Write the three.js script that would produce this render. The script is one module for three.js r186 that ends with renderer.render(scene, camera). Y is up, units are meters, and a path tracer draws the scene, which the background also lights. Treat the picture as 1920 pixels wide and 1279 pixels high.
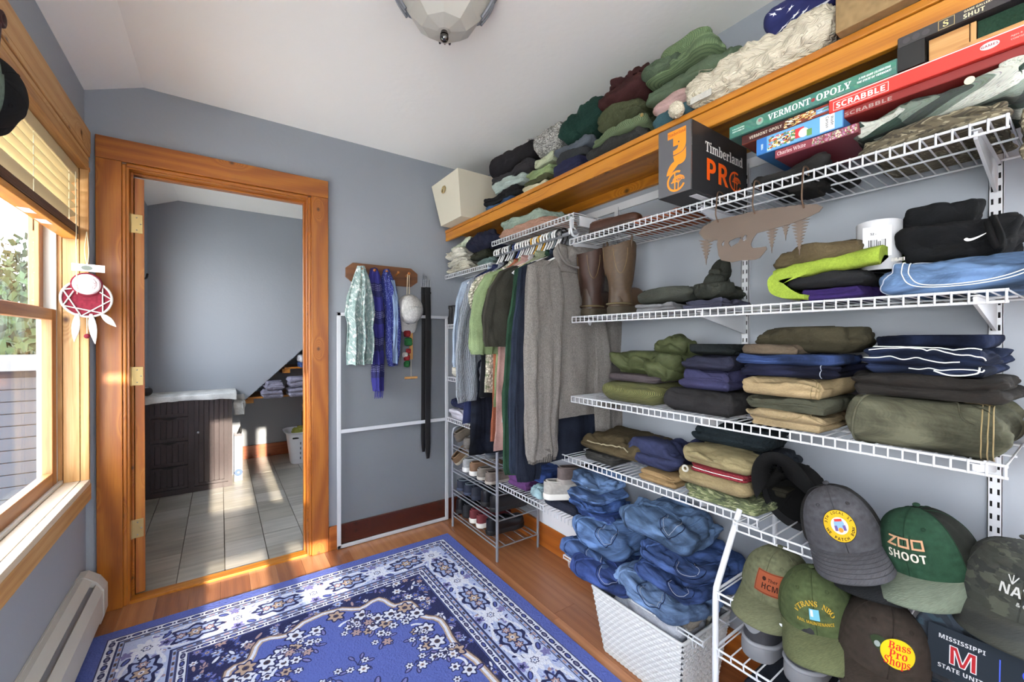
import * as THREE from 'three';
import { RoundedBoxGeometry } from 'three/addons/geometries/RoundedBoxGeometry.js';
import { mergeGeometries } from 'three/addons/utils/BufferGeometryUtils.js';
import { RectAreaLightUniformsLib } from 'three/addons/lights/RectAreaLightUniformsLib.js';

// ---------------------------------------------------------------- camera, sky, sun, exposure
const scene = new THREE.Scene();
const FOCAL = 778, EYE = new THREE.Vector3(0, 1.25, 0), YAW = 35.1 * Math.PI / 180, PITCH = -0.2 * Math.PI / 180;
const camera = new THREE.PerspectiveCamera(2 * Math.atan(639.5 / FOCAL) * 180 / Math.PI, 1920 / 1279, 0.02, 200);
const FWD = new THREE.Vector3(Math.sin(YAW) * Math.cos(PITCH), Math.sin(PITCH), -Math.cos(YAW) * Math.cos(PITCH));
camera.position.copy(EYE); camera.lookAt(EYE.clone().add(FWD)); scene.add(camera);
const renderer = new THREE.WebGLRenderer({ antialias: true });
renderer.toneMapping = THREE.LinearToneMapping;
renderer.toneMappingExposure = 2.35;
renderer.shadowMap.enabled = true;
RectAreaLightUniformsLib.init();

{ // hazy daylight sky, plain gradient
  const W = 64, H = 64, d = new Float32Array(W * H * 4);
  for (let y = 0; y < H; y++) for (let x = 0; x < W; x++) {
    const e = Math.max(0, (y + 0.5) / H - 0.5) * 2, k = Math.pow(1 - e, 2.2), o = (y * W + x) * 4;
    d[o] = 1.50 + 0.95 * k; d[o + 1] = 1.78 + 0.70 * k; d[o + 2] = 2.15 + 0.35 * k; d[o + 3] = 1;
  }
  const t = new THREE.DataTexture(d, W, H, THREE.RGBAFormat, THREE.FloatType);
  t.mapping = THREE.EquirectangularReflectionMapping; t.magFilter = t.minFilter = THREE.LinearFilter; t.needsUpdate = true;
  scene.background = t; scene.backgroundIntensity = 3.0;
}
const sun = new THREE.DirectionalLight(0xfff1dc, 7.5);          // low sun from behind the camera, straight down the room
sun.position.set(0.0, 1.3 * 4 * 0.3, 4 * 1.3); sun.target.position.set(0, 0, 0);
sun.castShadow = true; sun.shadow.mapSize.set(2048, 2048);
Object.assign(sun.shadow.camera, { left: -6, right: 6, top: 6, bottom: -6, near: 0.1, far: 40 });
scene.add(sun, sun.target);

// ---------------------------------------------------------------- small tools
const RIGHT = new THREE.Vector3(Math.cos(YAW), 0, Math.sin(YAW)), UPV = new THREE.Vector3().crossVectors(RIGHT, FWD);
function at(px, py, axis, val) { // the point of a real plane (x, y or z = val) that a photograph pixel shows
  const d = FWD.clone().addScaledVector(RIGHT, (px - 960) / FOCAL).addScaledVector(UPV, (639.5 - py) / FOCAL);
  return EYE.clone().addScaledVector(d, (val - EYE[axis]) / d[axis]);
}
function rng(s) { s = (s * 2654435761) >>> 0; return () => { s = (s + 0x6d2b79f5) | 0; let t = Math.imul(s ^ (s >>> 15), 1 | s); t = (t + Math.imul(t ^ (t >>> 7), 61 | t)) ^ t; return ((t ^ (t >>> 14)) >>> 0) / 4294967296; }; }
function hash3(x, y, z) { let h = Math.imul(x, 374761393) ^ Math.imul(y, 668265263) ^ Math.imul(z, 2147483647 ^ 0x5bd1e995); h = Math.imul(h ^ (h >>> 13), 1274126177); h ^= h >>> 16; return (h >>> 0) / 4294967296; }
function noise(x, y = 0, z = 0) { // value noise, -1 .. 1
  const xi = Math.floor(x), yi = Math.floor(y), zi = Math.floor(z), f = (t) => t * t * (3 - 2 * t), u = f(x - xi), v = f(y - yi), w = f(z - zi), L = (a, b, t) => a + (b - a) * t;
  const c = (i, j, k) => hash3(xi + i, yi + j, zi + k);
  return 2 * L(L(L(c(0, 0, 0), c(1, 0, 0), u), L(c(0, 1, 0), c(1, 1, 0), u), v), L(L(c(0, 0, 1), c(1, 0, 1), u), L(c(0, 1, 1), c(1, 1, 1), u), v), w) - 1;
}
const fbm = (x, y, z = 0, o = 4) => { let s = 0, a = 0.5; for (let i = 0; i < o; i++) { s += a * noise(x, y, z); x *= 2.03; y *= 2.03; z *= 2.03; a *= 0.5; } return s; };
const ridge = (x, y, z = 0) => 1 - Math.abs(noise(x, y, z));
const clamp = (x, a = 0, b = 1) => Math.min(b, Math.max(a, x));
const lerp = (a, b, t) => a + (b - a) * t;
const used = new Map();
function numbered(n) { const k = used.get(n) ?? 0; used.set(n, k + 1); return k ? `${n}_${String(k).padStart(3, '0')}` : n; }
function tag(o, label, category, group) { o.userData.label = label; o.userData.category = category; if (group) o.userData.group = group; return o; }
function shade(o) { o.castShadow = o.receiveShadow = true; return o; }
function thing(name, label, category, pos = [0, 0, 0], turn = 0, group) {
  const g = new THREE.Group(); g.name = numbered(name); g.position.set(...pos); g.rotation.y = turn; scene.add(g); return tag(g, label, category, group);
}
function part(name, geo, m, parent, label) { const o = shade(new THREE.Mesh(Array.isArray(geo) ? merge(geo) : geo, m)); o.name = name; if (label) o.userData.label = label; parent.add(o); return o; }
function single(name, geo, m, label, category, group) { const o = shade(new THREE.Mesh(Array.isArray(geo) ? merge(geo) : geo, m)); o.name = numbered(name); scene.add(o); return tag(o, label, category, group); }
function struct(name) { const g = new THREE.Group(); g.name = name; g.userData.kind = 'structure'; scene.add(g); return g; }
function plain(g) { const o = new THREE.BufferGeometry(), s = g.index ? g.toNonIndexed() : g; for (const k of ['position', 'normal', 'uv']) o.setAttribute(k, s.attributes[k]); return o; }
function merge(list) { return list.length === 1 ? list[0] : mergeGeometries(list.map(plain)); }
// a box whose uv run in metres: u along the grain (longest side unless told), v across it
const uvr = rng(77);
function boxUV(g, grain, ou = uvr() * 7, ov = uvr() * 7) {
  const p = g.attributes.position, n = g.attributes.normal, uv = new Float32Array(p.count * 2), ax = ['x', 'y', 'z'].indexOf(grain);
  for (let i = 0; i < p.count; i++) {
    const N = [Math.abs(n.getX(i)), Math.abs(n.getY(i)), Math.abs(n.getZ(i))], P = [p.getX(i), p.getY(i), p.getZ(i)];
    let k = N[0] > N[1] && N[0] > N[2] ? 0 : N[1] > N[2] ? 1 : 2, o = [0, 1, 2].filter((a) => a !== k);
    let a, b; if (o.includes(ax)) { a = ax; b = o.find((q) => q !== ax); } else { a = o[0]; b = o[1]; }
    uv[i * 2] = P[a] + ou; uv[i * 2 + 1] = P[b] + ov;
  }
  g.setAttribute('uv', new THREE.BufferAttribute(uv, 2)); return g;
}
function bx(x0, x1, y0, y1, z0, z1, grain, bevel = 0) {
  const w = x1 - x0, h = y1 - y0, d = z1 - z0, a = [Math.abs(w), Math.abs(h), Math.abs(d)];
  grain = grain ?? 'xyz'[a.indexOf(Math.max(...a))];
  const g = bevel ? new RoundedBoxGeometry(w, h, d, 2, Math.min(bevel, Math.min(...a) / 2.1)) : new THREE.BoxGeometry(w, h, d);
  const ng = g.index ? g.toNonIndexed() : g; ng.clearGroups?.();
  ng.translate((x0 + x1) / 2, (y0 + y1) / 2, (z0 + z1) / 2); return boxUV(ng, grain);
}
const V = (x, y, z) => new THREE.Vector3(x, y, z);
function rod(a, b, r, seg = 6) { // straight round wire from a to b
  const A = V(...a), B = V(...b), L = A.distanceTo(B), g = new THREE.CylinderGeometry(r, r, L, seg, 1);
  g.applyQuaternion(new THREE.Quaternion().setFromUnitVectors(V(0, 1, 0), B.clone().sub(A).normalize())); g.translate((A.x + B.x) / 2, (A.y + B.y) / 2, (A.z + B.z) / 2); return g;
}
function tube(pts, r, seg = 24, rs = 6, closed = false, tension = 0.5) { return new THREE.TubeGeometry(new THREE.CatmullRomCurve3(pts.map((p) => (p.isVector3 ? p : V(...p))), closed, 'catmullrom', tension), seg, r, rs, closed); }
// rings of equally many points -> a skin; caps close the ends
function loft(rings, { closed = true, cap0 = true, cap1 = true } = {}) {
  const n = rings[0].length, pos = [], uv = [], idx = []; let vv = 0;
  rings.forEach((r, j) => {
    if (j) vv += r[0].distanceTo(rings[j - 1][0]);
    let uu = 0; const m = closed ? n + 1 : n;
    for (let i = 0; i < m; i++) { const p = r[i % n]; if (i) uu += p.distanceTo(r[(i - 1) % n]); pos.push(p.x, p.y, p.z); uv.push(uu, vv); }
  });
  const m = closed ? n + 1 : n;
  for (let j = 0; j < rings.length - 1; j++) for (let i = 0; i < m - 1; i++) { const a = j * m + i, b = a + 1, c = a + m, d = c + 1; idx.push(a, b, d, a, d, c); }
  const capIt = (r, flip) => { const c = new THREE.Vector3(); r.forEach((p) => c.add(p)); c.divideScalar(n); const o = pos.length / 3; pos.push(c.x, c.y, c.z); uv.push(0, 0); r.forEach((p) => { pos.push(p.x, p.y, p.z); uv.push(p.x - c.x + p.y - c.y, p.z - c.z); }); for (let i = 0; i < n; i++) { const a = o + 1 + i, b = o + 1 + (i + 1) % n; flip ? idx.push(o, b, a) : idx.push(o, a, b); } };
  if (closed && cap0) capIt(rings[0], true); if (closed && cap1) capIt(rings[rings.length - 1], false);
  const g = new THREE.BufferGeometry(); g.setAttribute('position', new THREE.Float32BufferAttribute(pos, 3)); g.setAttribute('uv', new THREE.Float32BufferAttribute(uv, 2)); g.setIndex(idx); g.computeVertexNormals();
  // smooth the seam
  const N = g.attributes.normal; if (closed) for (let j = 0; j < rings.length; j++) { const a = j * m, b = a + n, s = V(N.getX(a) + N.getX(b), N.getY(a) + N.getY(b), N.getZ(a) + N.getZ(b)).normalize(); N.setXYZ(a, s.x, s.y, s.z); N.setXYZ(b, s.x, s.y, s.z); }
  return g;
}
const ring = (n, f) => Array.from({ length: n }, (_, i) => f((i / n) * Math.PI * 2, i));
// ---------------------------------------------------------------- materials
function dataTex(W, H, f, srgb = true) {
  const d = new Uint8Array(W * H * 4);
  for (let y = 0; y < H; y++) for (let x = 0; x < W; x++) { const c = f(x / W, y / H, x, y), o = (y * W + x) * 4; if (Array.isArray(c)) { d[o] = clamp(c[0]) * 255; d[o + 1] = clamp(c[1]) * 255; d[o + 2] = clamp(c[2]) * 255; } else d[o] = d[o + 1] = d[o + 2] = clamp(c) * 255; d[o + 3] = 255; }
  const t = new THREE.DataTexture(d, W, H); t.wrapS = t.wrapT = THREE.MirroredRepeatWrapping; t.magFilter = THREE.LinearFilter; t.minFilter = THREE.LinearMipmapLinearFilter; t.generateMipmaps = true; if (srgb) t.colorSpace = THREE.SRGBColorSpace; t.needsUpdate = true; return t;
}
const rep = (t, sx, sy) => { const c = t.clone(); c.repeat.set(sx, sy); c.needsUpdate = true; return c; };
function canvasTex(w, h, draw, wrap) { const c = document.createElement('canvas'); c.width = w; c.height = h; const g = c.getContext('2d'); draw(g, w, h); const t = new THREE.CanvasTexture(c); t.colorSpace = THREE.SRGBColorSpace; if (wrap) t.wrapS = t.wrapT = THREE.RepeatWrapping; return t; }
const hex = (h) => [(h >> 16 & 255) / 255, (h >> 8 & 255) / 255, (h & 255) / 255];
// wood: u along the grain; texture covers 1 m x 0.3 m
function woodTex(lo, mid, hi, seed, knots = 3, rings = 9, streak = 0.5) {
  const A = hex(lo), B = hex(mid), C = hex(hi), r = rng(seed), K = Array.from({ length: knots }, () => [r(), r(), 0.010 + 0.010 * r()]);
  return dataTex(768, 256, (u, v) => {
    let kx = 0, kd = 0;
    for (const [a, b, s] of K) { const dx = (u - a), dy = (v - b) * 0.3, q = Math.exp(-(dx * dx * 0.18 + dy * dy) / (s * s * 2.2)); kx += q * 2.2; const e = (dx * dx * 0.7 + dy * dy) / (s * s * 0.30); kd = Math.max(kd, Math.exp(-e)); }
    const w = fbm(u * 1.1 + seed, v * 1.8, seed, 3) * 0.7 + kx, g = 0.5 + 0.5 * Math.sin((v * rings + w * 2.2) * 6.283), f = noise(u * 9, v * 130, seed) * 0.5 + noise(u * 25, v * 240, seed + 3) * 0.5, m = fbm(u * 1.7, v * 3, seed + 9, 2);
    let t = clamp(0.5 + (g - 0.5) * 0.28 + f * streak * 0.30 + m * 0.38);
    let c = t < 0.5 ? A.map((x, i) => lerp(x, B[i], t * 2)) : B.map((x, i) => lerp(x, C[i], t * 2 - 1));
    if (kd > 0.02) c = c.map((x, i) => lerp(x, [0.20, 0.09, 0.04][i], kd * 0.8));
    return c;
  });
}
const std = (o) => new THREE.MeshStandardMaterial(o);
function wood(lo, mid, hi, seed, rough = 0.42, knots, rings, streak, coat = 0.25) {
  const t = woodTex(lo, mid, hi, seed, knots, rings, streak); t.repeat.set(1, 3.3);
  return new THREE.MeshPhysicalMaterial({ map: t, roughness: rough, clearcoat: coat, clearcoatRoughness: 0.35 });
}
const M = {};
M.pine = wood(0x78390a, 0xa05c15, 0xba7a28, 3, 0.4, 3, 5, 0.5);            // varnished orange pine of the door and shelf
M.pineLight = wood(0x94602f, 0xb98950, 0xcfa671, 8, 0.5, 2, 9, 0.8, 0.1);    // paler fir round the window
M.sillTop = wood(0xb09a80, 0xcbb89f, 0xdccdb6, 12, 0.5, 1, 6, 0.5, 0.1);
M.shelfPine = wood(0x95530f, 0xbd7a20, 0xd09238, 15, 0.45, 4, 5, 0.5, 0.2);
M.base = wood(0x7c3d12, 0xa65c1f, 0xba7533, 21, 0.42, 2, 5, 0.5, 0.2);
M.blindBrown = wood(0x3e2719, 0x5b3d2a, 0x73513a, 24, 0.5, 0, 12, 0.8, 0.1);
M.slat = std({ color: new THREE.Color(0xcbb98e), roughness: 0.5 });
M.floors = [[0x7d4a2a, 0x9c6440, 0xb57f57], [0x885233, 0xa9714a, 0xc08b60], [0x6d3d22, 0x8b5534, 0xa66f49], [0x80482a, 0x96603c, 0xad7850]].map((c, i) => wood(...c, 31 + i, 0.3, 0, 6, 0.7, 0.5));
const paintBump = dataTex(256, 256, (u, v) => 0.5 + 0.5 * fbm(u * 60, v * 60, 4, 3), false);
M.wall = std({ color: new THREE.Color(0x9499a0), roughness: 0.75, bumpMap: rep(paintBump, 1.2, 1.2), bumpScale: 0.0006 });
M.ceiling = std({ color: new THREE.Color(0xf1efea), roughness: 0.8, bumpMap: rep(paintBump, 1, 1), bumpScale: 0.0008 });
M.white = std({ color: new THREE.Color(0xc3c5c9), roughness: 0.42 });
M.wire = std({ color: new THREE.Color(0xc6c8cc), roughness: 0.38 });
M.steel = std({ color: new THREE.Color(0x9a9ea6), roughness: 0.35, metalness: 0.6 });
M.greyMetal = std({ color: new THREE.Color(0x8f9299), roughness: 0.42, metalness: 0.3 });
M.cream = std({ color: new THREE.Color(0xb9b6ae), roughness: 0.45 });
M.black = std({ color: new THREE.Color(0x1b1b1d), roughness: 0.6 });
M.dark = std({ color: new THREE.Color(0x0d0d0e), roughness: 0.8 });
M.brass = std({ color: new THREE.Color(0xb8a06a), roughness: 0.35, metalness: 0.7 });
M.glass = new THREE.MeshPhysicalMaterial({ color: 0xffffff, transmission: 1, thickness: 0, roughness: 0.0, ior: 1.45, specularIntensity: 0.35 });
M.cord = std({ color: new THREE.Color(0xd6c9a8), roughness: 0.9 });
const tileTex = dataTex(256, 256, (u, v) => { const s = noise(u * 3, v * 40, 5) * 0.5 + noise(u * 8, v * 90, 6) * 0.3 + fbm(u * 4, v * 4, 7, 3); const t = clamp(0.5 + s * 0.5); return [lerp(0.58, 0.76, t), lerp(0.57, 0.745, t), lerp(0.54, 0.71, t)]; });
M.tiles = [0, 1, 2].map((k) => { const t = tileTex.clone(); t.repeat.set(1.1, 1.1); t.offset.set(k * 0.31, k * 0.17); t.needsUpdate = true; return std({ map: t, roughness: 0.35, color: new THREE.Color([0xffffff, 0xf1efea, 0xe6e4de][k]) }); });
M.grout = std({ color: new THREE.Color(0x6b655d), roughness: 0.9 });
// cloth: shared relief and mottling, one colour each
const relief = {
  jersey: dataTex(256, 256, (u, v) => 0.5 + 0.3 * noise(u * 128, v * 128, 1) + 0.2 * fbm(u * 14, v * 14, 2, 3), false),
  knit: dataTex(256, 256, (u, v) => { const c = Math.abs(Math.sin(u * Math.PI * 16)), s = 0.5 + 0.5 * Math.sin((v * 16 + 0.35 * Math.abs(((u * 16) % 1) - 0.5)) * 6.283); return 0.25 + 0.5 * c * (0.45 + 0.55 * s) + 0.1 * noise(u * 90, v * 90, 3); }, false),
  rib: dataTex(256, 64, (u, v) => 0.2 + 0.6 * Math.abs(Math.sin(u * Math.PI * 20)) + 0.1 * noise(u * 90, v * 30, 3), false),
  denim: dataTex(256, 256, (u, v) => 0.5 + 0.25 * Math.sin((u * 60 + v * 60) * 6.283) + 0.25 * fbm(u * 20, v * 20, 5, 3), false),
  fleece: dataTex(256, 256, (u, v) => 0.5 + 0.6 * fbm(u * 30, v * 30, 6, 4), false),
};
const mottle = dataTex(256, 256, (u, v) => 0.90 + 0.14 * fbm(u * 5, v * 5, 11, 3) + 0.06 * noise(u * 120, v * 120, 12));
const faded = dataTex(256, 256, (u, v) => { const f = fbm(u * 3.5, v * 3.5, 21, 4), s = noise(u * 140, v * 20, 22) * 0.05 + noise(u * 20, v * 140, 24) * 0.05; const k = clamp(0.80 + f * 0.75 + s); return [k * 0.97, k * 0.98, k]; });
const heather = dataTex(256, 256, (u, v) => 0.90 + 0.09 * noise(u * 100, v * 100, 31) + 0.06 * noise(u * 200, v * 50, 32));
const clothCache = new Map();
function muted(c) { const k = new THREE.Color(c), l = 0.25 * k.r + 0.6 * k.g + 0.15 * k.b; return k.lerp(new THREE.Color(l, l, l), 0.16); }
function cloth(color, kind = 'jersey', map = mottle, rough = 0.95) {
  const k = `${color}|${kind}|${map.uuid}`; if (clothCache.has(k)) return clothCache.get(k);
  const s = { jersey: 5, knit: 6, rib: 5, denim: 8, fleece: 5 }[kind], b = { jersey: 0.0008, knit: 0.0025, rib: 0.003, denim: 0.0007, fleece: 0.004 }[kind];
  const m = new THREE.MeshPhysicalMaterial({ specularIntensity: 0.3, color: kind === 'denim' ? new THREE.Color(color).multiplyScalar(0.86) : muted(color), map: rep(map, map === faded ? 2.6 : 4, map === faded ? 2.6 : 4), bumpMap: rep(relief[kind], s, s), bumpScale: b, roughness: rough });
  clothCache.set(k, m); return m;
}
const denim = (c) => cloth(c, 'denim', faded);
function striped(draw, sx = 1, sy = 1, kind = 'knit', bump = 0.002) { const t = canvasTex(128, 128, draw, true); t.repeat.set(sx, sy); return std({ map: t, roughness: 0.95, bumpMap: rep(relief[kind], 6, 6), bumpScale: bump }); }
// ---------------------------------------------------------------- the room shell
function shapeOf(pts) { const s = new THREE.Shape(); pts.forEach(([a, b], i) => (i ? s.lineTo(a, b) : s.moveTo(a, b))); s.closePath(); return s; }
function slab(outline, holes, depth) { const s = shapeOf(outline); for (const h of holes) s.holes.push(shapeOf([...h].reverse())); return new THREE.ExtrudeGeometry(s, { depth, bevelEnabled: false }); }
const rect = (a0, a1, b0, b1) => [[a0, b0], [a1, b0], [a1, b1], [a0, b1]];
function slabX(outline, holes, x0, t) { const f = (l) => l.map(([z, y]) => [-z, y]); const g = slab(f(outline), holes.map(f), t); g.rotateY(Math.PI / 2); g.translate(x0, 0, 0); return g; }
function slabZ(outline, holes, z0, t) { const g = slab(outline, holes, t); g.translate(0, 0, z0); return g; }
function wallMesh(name, g, m = M.wall) { const o = shade(new THREE.Mesh(g, m)); o.name = name; o.userData.kind = 'structure'; scene.add(o); return o; }
const LX = -0.5, RX = 1.61, BZ = -2.64, FZ = 1.4, CH = 2.455, DL = -0.352, DR = 0.408;
const W1 = { z0: -2.54, z1: -1.5, y0: 0.63, y1: 2.0 }, W2 = { z0: -0.35, z1: 1.15, y0: 0.63, y1: 2.1 }, W3 = { z0: -4.2, z1: -2.95, y0: 1.05, y1: 2.05 }, W5 = { z0: 0.12, z1: 1.33, y0: 0.12, y1: 2.3 };
wallMesh('wall_left', slabX([[FZ + 0.12, -0.1], [-5.3, -0.1], [-5.3, 2.38], [FZ + 0.12, 2.38]], [W1, W2, W3].map((w) => rect(w.z0, w.z1, w.y0, w.y1)), LX - 0.12, 0.12));
wallMesh('wall_right', slabX([[FZ + 0.12, -0.1], [-5.3, -0.1], [-5.3, CH + 0.05], [FZ + 0.12, CH + 0.05]], [rect(W5.z0, W5.z1, W5.y0, W5.y1)], RX, 0.12));
wallMesh('wall_back', slabZ([[LX, 0], [DL - 0.02, 0], [DL - 0.02, 2.075], [DR + 0.02, 2.075], [DR + 0.02, 0], [RX, 0], [RX, CH + 0.02], [-0.29, CH + 0.02], [LX, 2.39]], [], BZ - 0.12, 0.12));
const panes = [rect(-0.06, 0.205, 1.06, 1.31), rect(0.325, 0.515, 1.06, 1.31), rect(-0.06, 0.205, 1.52, 2.3), rect(0.325, 0.405, 1.52, 2.3), rect(-0.43, -0.36, 2.26, 2.33)];
wallMesh('wall_front', slabZ([[LX, 0], [RX, 0], [RX, CH + 0.02], [-0.29, CH + 0.02], [LX, 2.39]], panes, FZ, 0.12));
wallMesh('ceiling', [bx(-0.298, RX + 0.12, CH, CH + 0.1, -5.3, FZ + 0.12)][0], M.ceiling);
wallMesh('ceiling_slope', slabZ([[LX - 0.12, 2.326], [-0.298, CH], [-0.298, CH + 0.1], [LX - 0.12, 2.45]], [], -5.3, 5.3 + FZ + 0.12), M.ceiling);
wallMesh('wall_bathroom', slabZ([[LX, 0], [0.15, 0], [0.15, 0.645], [1.61, 2.06], [1.61, CH + 0.02], [-0.29, CH + 0.02], [LX, 2.39]], [], -4.66, 0.045));
wallMesh('wall_recess', bx(LX, RX, 0, CH, -5.3, -5.16));

{ // hardwood floor: boards along the room
  const f = struct('floor'); part('subfloor', bx(LX - 0.1, RX + 0.1, -0.12, -0.012, BZ - 0.06, FZ + 0.1), M.dark, f);
  const mats = M.floors.map((m) => { return m; }), r = rng(5), w = 0.1245;
  for (let c = 0, x = LX; x < RX - 0.001; c++, x += w) {
    let z = BZ + 0.0; let len = 0.35 + r() * 0.9;
    while (z < FZ) { const z1 = Math.min(FZ, z + len), x1 = Math.min(RX, x + w); part('plank', bx(x + 0.0005, x1 - 0.0005, -0.012, 0, z + 0.0005, z1 - 0.0005, 'z'), mats[Math.floor(r() * 4)], f); z = z1; len = 1.2; }
  }
}
{ // tiled floor beyond the door
  const f = struct('floor_001'); part('grout', bx(LX - 0.05, RX, -0.1, -0.006, -5.2, BZ - 0.06), M.grout, f);
  const r = rng(9), p = 0.2055;
  for (let i = -3; i < 8; i++) for (let k = 0; k < 13; k++) {
    const x0 = Math.max(LX, 0.018 + i * p + 0.0025), x1 = Math.min(RX, 0.018 + (i + 1) * p - 0.0025), z1 = Math.min(BZ - 0.062, -2.682 - k * p - 0.0012), z0 = Math.max(-5.16, -2.682 - (k + 1) * p + 0.0012);
    if (x1 - x0 < 0.01 || z1 - z0 < 0.01) continue;
    part('tile', bx(x0, x1, -0.012, 0.002 - r() * 0.001, z0, z1, 'x'), M.tiles[Math.floor(r() * 3)], f);
  }
}
{ // door opening: jambs, stops, casings, threshold
  const t = struct('trim_1');
  part('jamb', bx(DL - 0.02, DL, 0, 2.075, BZ - 0.12, BZ + 0.002, 'y'), M.pine, t); part('jamb', bx(DR, DR + 0.02, 0, 2.075, BZ - 0.12, BZ + 0.002, 'y'), M.pine, t);
  part('head_jamb', bx(DL, DR, 2.055, 2.075, BZ - 0.12, BZ + 0.002, 'x'), M.pine, t);
  part('door_stop', bx(DR - 0.011, DR, 0, 2.055, BZ - 0.075, BZ - 0.045, 'y', 0.003), M.pine, t); part('door_stop', bx(DL, DL + 0.011, 0, 2.055, BZ - 0.07, BZ - 0.045, 'y', 0.003), M.pine, t); part('door_stop', bx(DL + 0.011, DR - 0.011, 2.044, 2.055, BZ - 0.07, BZ - 0.045, 'x', 0.003), M.pine, t);
  const cz0 = BZ, cz1 = BZ + 0.021;
  part('casing', bx(-0.462, DL - 0.022, 0, 2.078, cz0, cz1, 'y', 0.003), M.pine, t); part('casing', bx(DR + 0.022, 0.521, 0, 2.078, cz0, cz1, 'y', 0.003), M.pine, t);
  part('casing', bx(-0.462, 0.521, 2.078, 2.18, cz0, cz1 + 0.002, 'x', 0.003), M.pine, t);
  part('casing_bead', bx(DL - 0.024, DL - 0.008, 0, 2.07, cz0, cz1 - 0.008, 'y', 0.006), M.pine, t); part('casing_bead', bx(DR + 0.008, DR + 0.024, 0, 2.07, cz0, cz1 - 0.008, 'y', 0.006), M.pine, t); part('casing_bead', bx(DL - 0.008, DR + 0.008, 2.06, 2.078, cz0, cz1 - 0.008, 'x', 0.006), M.pine, t);
  part('threshold', bx(DL, DR, -0.01, 0.012, BZ - 0.06, BZ + 0.004, 'x', 0.003), M.shelfPine, t);
}
function baseboard(name, g, m = M.base) { const o = shade(new THREE.Mesh(g, m)); o.name = name; o.userData.kind = 'structure'; scene.add(o); }
baseboard('baseboard_back', bx(0.578, RX, 0, 0.138, BZ, BZ + 0.02, 'x', 0.004), wood(0x43180c, 0x5c2413, 0x6d2f1b, 29, 0.4, 2, 5, 0.5, 0.2)); baseboard('baseboard_back_001', bx(0.522, 0.577, 0, 0.138, BZ, BZ + 0.02, 'x', 0.004));
baseboard('baseboard_right', bx(RX - 0.02, RX, 0, 0.14, BZ + 0.02, FZ, 'z', 0.004));
baseboard('baseboard_recess', bx(0.0, RX, 0, 0.135, -5.16, -5.14, 'x', 0.004), wood(0x6e2f10, 0x96481b, 0xa95a26, 27));

// ---------------------------------------------------------------- windows
function sash(parent, name, x, z0, z1, y0, y1, st, m) { // a wooden sash with its pane
  const t = 0.032, s = part(name, [bx(x - t / 2, x + t / 2, y0, y1, z0, z0 + st, 'y', 0.003), bx(x - t / 2, x + t / 2, y0, y1, z1 - st, z1, 'y', 0.003), bx(x - t / 2, x + t / 2, y0, y0 + st * 1.1, z0 + st, z1 - st, 'z', 0.003), bx(x - t / 2, x + t / 2, y1 - st * 0.9, y1, z0 + st, z1 - st, 'z', 0.003)], m, parent);
  part('pane', bx(x - 0.002, x + 0.002, y0 + st, y1 - st * 0.85, z0 + st, z1 - st), M.glass, s);
  return s;
}
function windowUnit(n, w, detailed) {
  const g = struct('window_' + n), L = M.pineLight;
  // liners made of three boards with open joints
  for (const [a, b] of detailed ? [[-0.618, -0.547], [-0.545, -0.495], [-0.493, -0.466]] : [[-0.618, -0.466]]) {
    part('jamb_board', bx(a, b, w.y0 + 0.012, w.y1, w.z0, w.z0 + 0.016, 'y', 0.002), L, g); part('jamb_board', bx(a, b, w.y0 + 0.012, w.y1, w.z1 - 0.016, w.z1, 'y', 0.002), L, g);
    part('sill_board', bx(a, b, w.y0 - 0.012, w.y0 + 0.012, w.z0, w.z1, 'z', 0.002), M.sillTop, g);
  }
  part('sill_nose', bx(-0.4995, -0.468, 0.545, w.y0 - 0.0125, w.z0 - 0.03, w.z1 + 0.03, 'z', 0.004), L, g);
  part('head_board', bx(-0.618, -0.466, w.y1 - 0.016, w.y1, w.z0 + 0.017, w.z1 - 0.017, 'z', 0.002), L, g);
  part('head_casing', bx(-0.4995, -0.470, w.y1 + 0.075, 2.172, w.z0 - 0.05, w.z1 + 0.05, 'z', 0.003), L, g);
  for (let k = 0; k < 4; k++) part('casing_reed', bx(-0.4995, -0.472 + (k === 0 || k === 3 ? 0.004 : 0), w.y1 - 0.014 + k * 0.022, w.y1 + 0.007 + k * 0.022, w.z0 - 0.03, w.z1 + 0.03, 'z', 0.004), L, g);
  part('side_casing', bx(-0.4995, -0.472, w.y0 + 0.012, w.y1 - 0.015, w.z0 - 0.03, w.z0 - 0.0005, 'y', 0.003), L, g); part('side_casing', bx(-0.4995, -0.472, w.y0 + 0.012, w.y1 - 0.015, w.z1 + 0.0005, w.z1 + 0.08, 'y', 0.003), L, g);
  const z0 = w.z0 + 0.018, z1 = w.z1 - 0.018, mid = 1.355, wm = wood(0x6d3f1f, 0x9a6334, 0xb3804a, 40 + n, 0.45, 0, 8, 0.6, 0.1);
  part('sash_track', [bx(-0.617, -0.56, w.y0 + 0.0125, w.y1 - 0.018, z0, z0 + 0.012, 'y'), bx(-0.617, -0.56, w.y0 + 0.0125, w.y1 - 0.018, z1 - 0.012, z1, 'y')], M.cream, g);
  sash(g, 'lower_sash', -0.576, z0 + 0.013, z1 - 0.013, w.y0 + 0.02, mid + 0.02, 0.05, wm);
  sash(g, 'upper_sash', -0.612, z0 + 0.013, z1 - 0.013, mid - 0.02, w.y1 - 0.018, 0.045, wm);
  part('sash_bead', bx(-0.556, -0.545, w.y0 + 0.0125, w.y0 + 0.026, z0, z1, 'z'), M.cream, g);
}
windowUnit(1, W1, true); windowUnit(2, W2, false);
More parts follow.
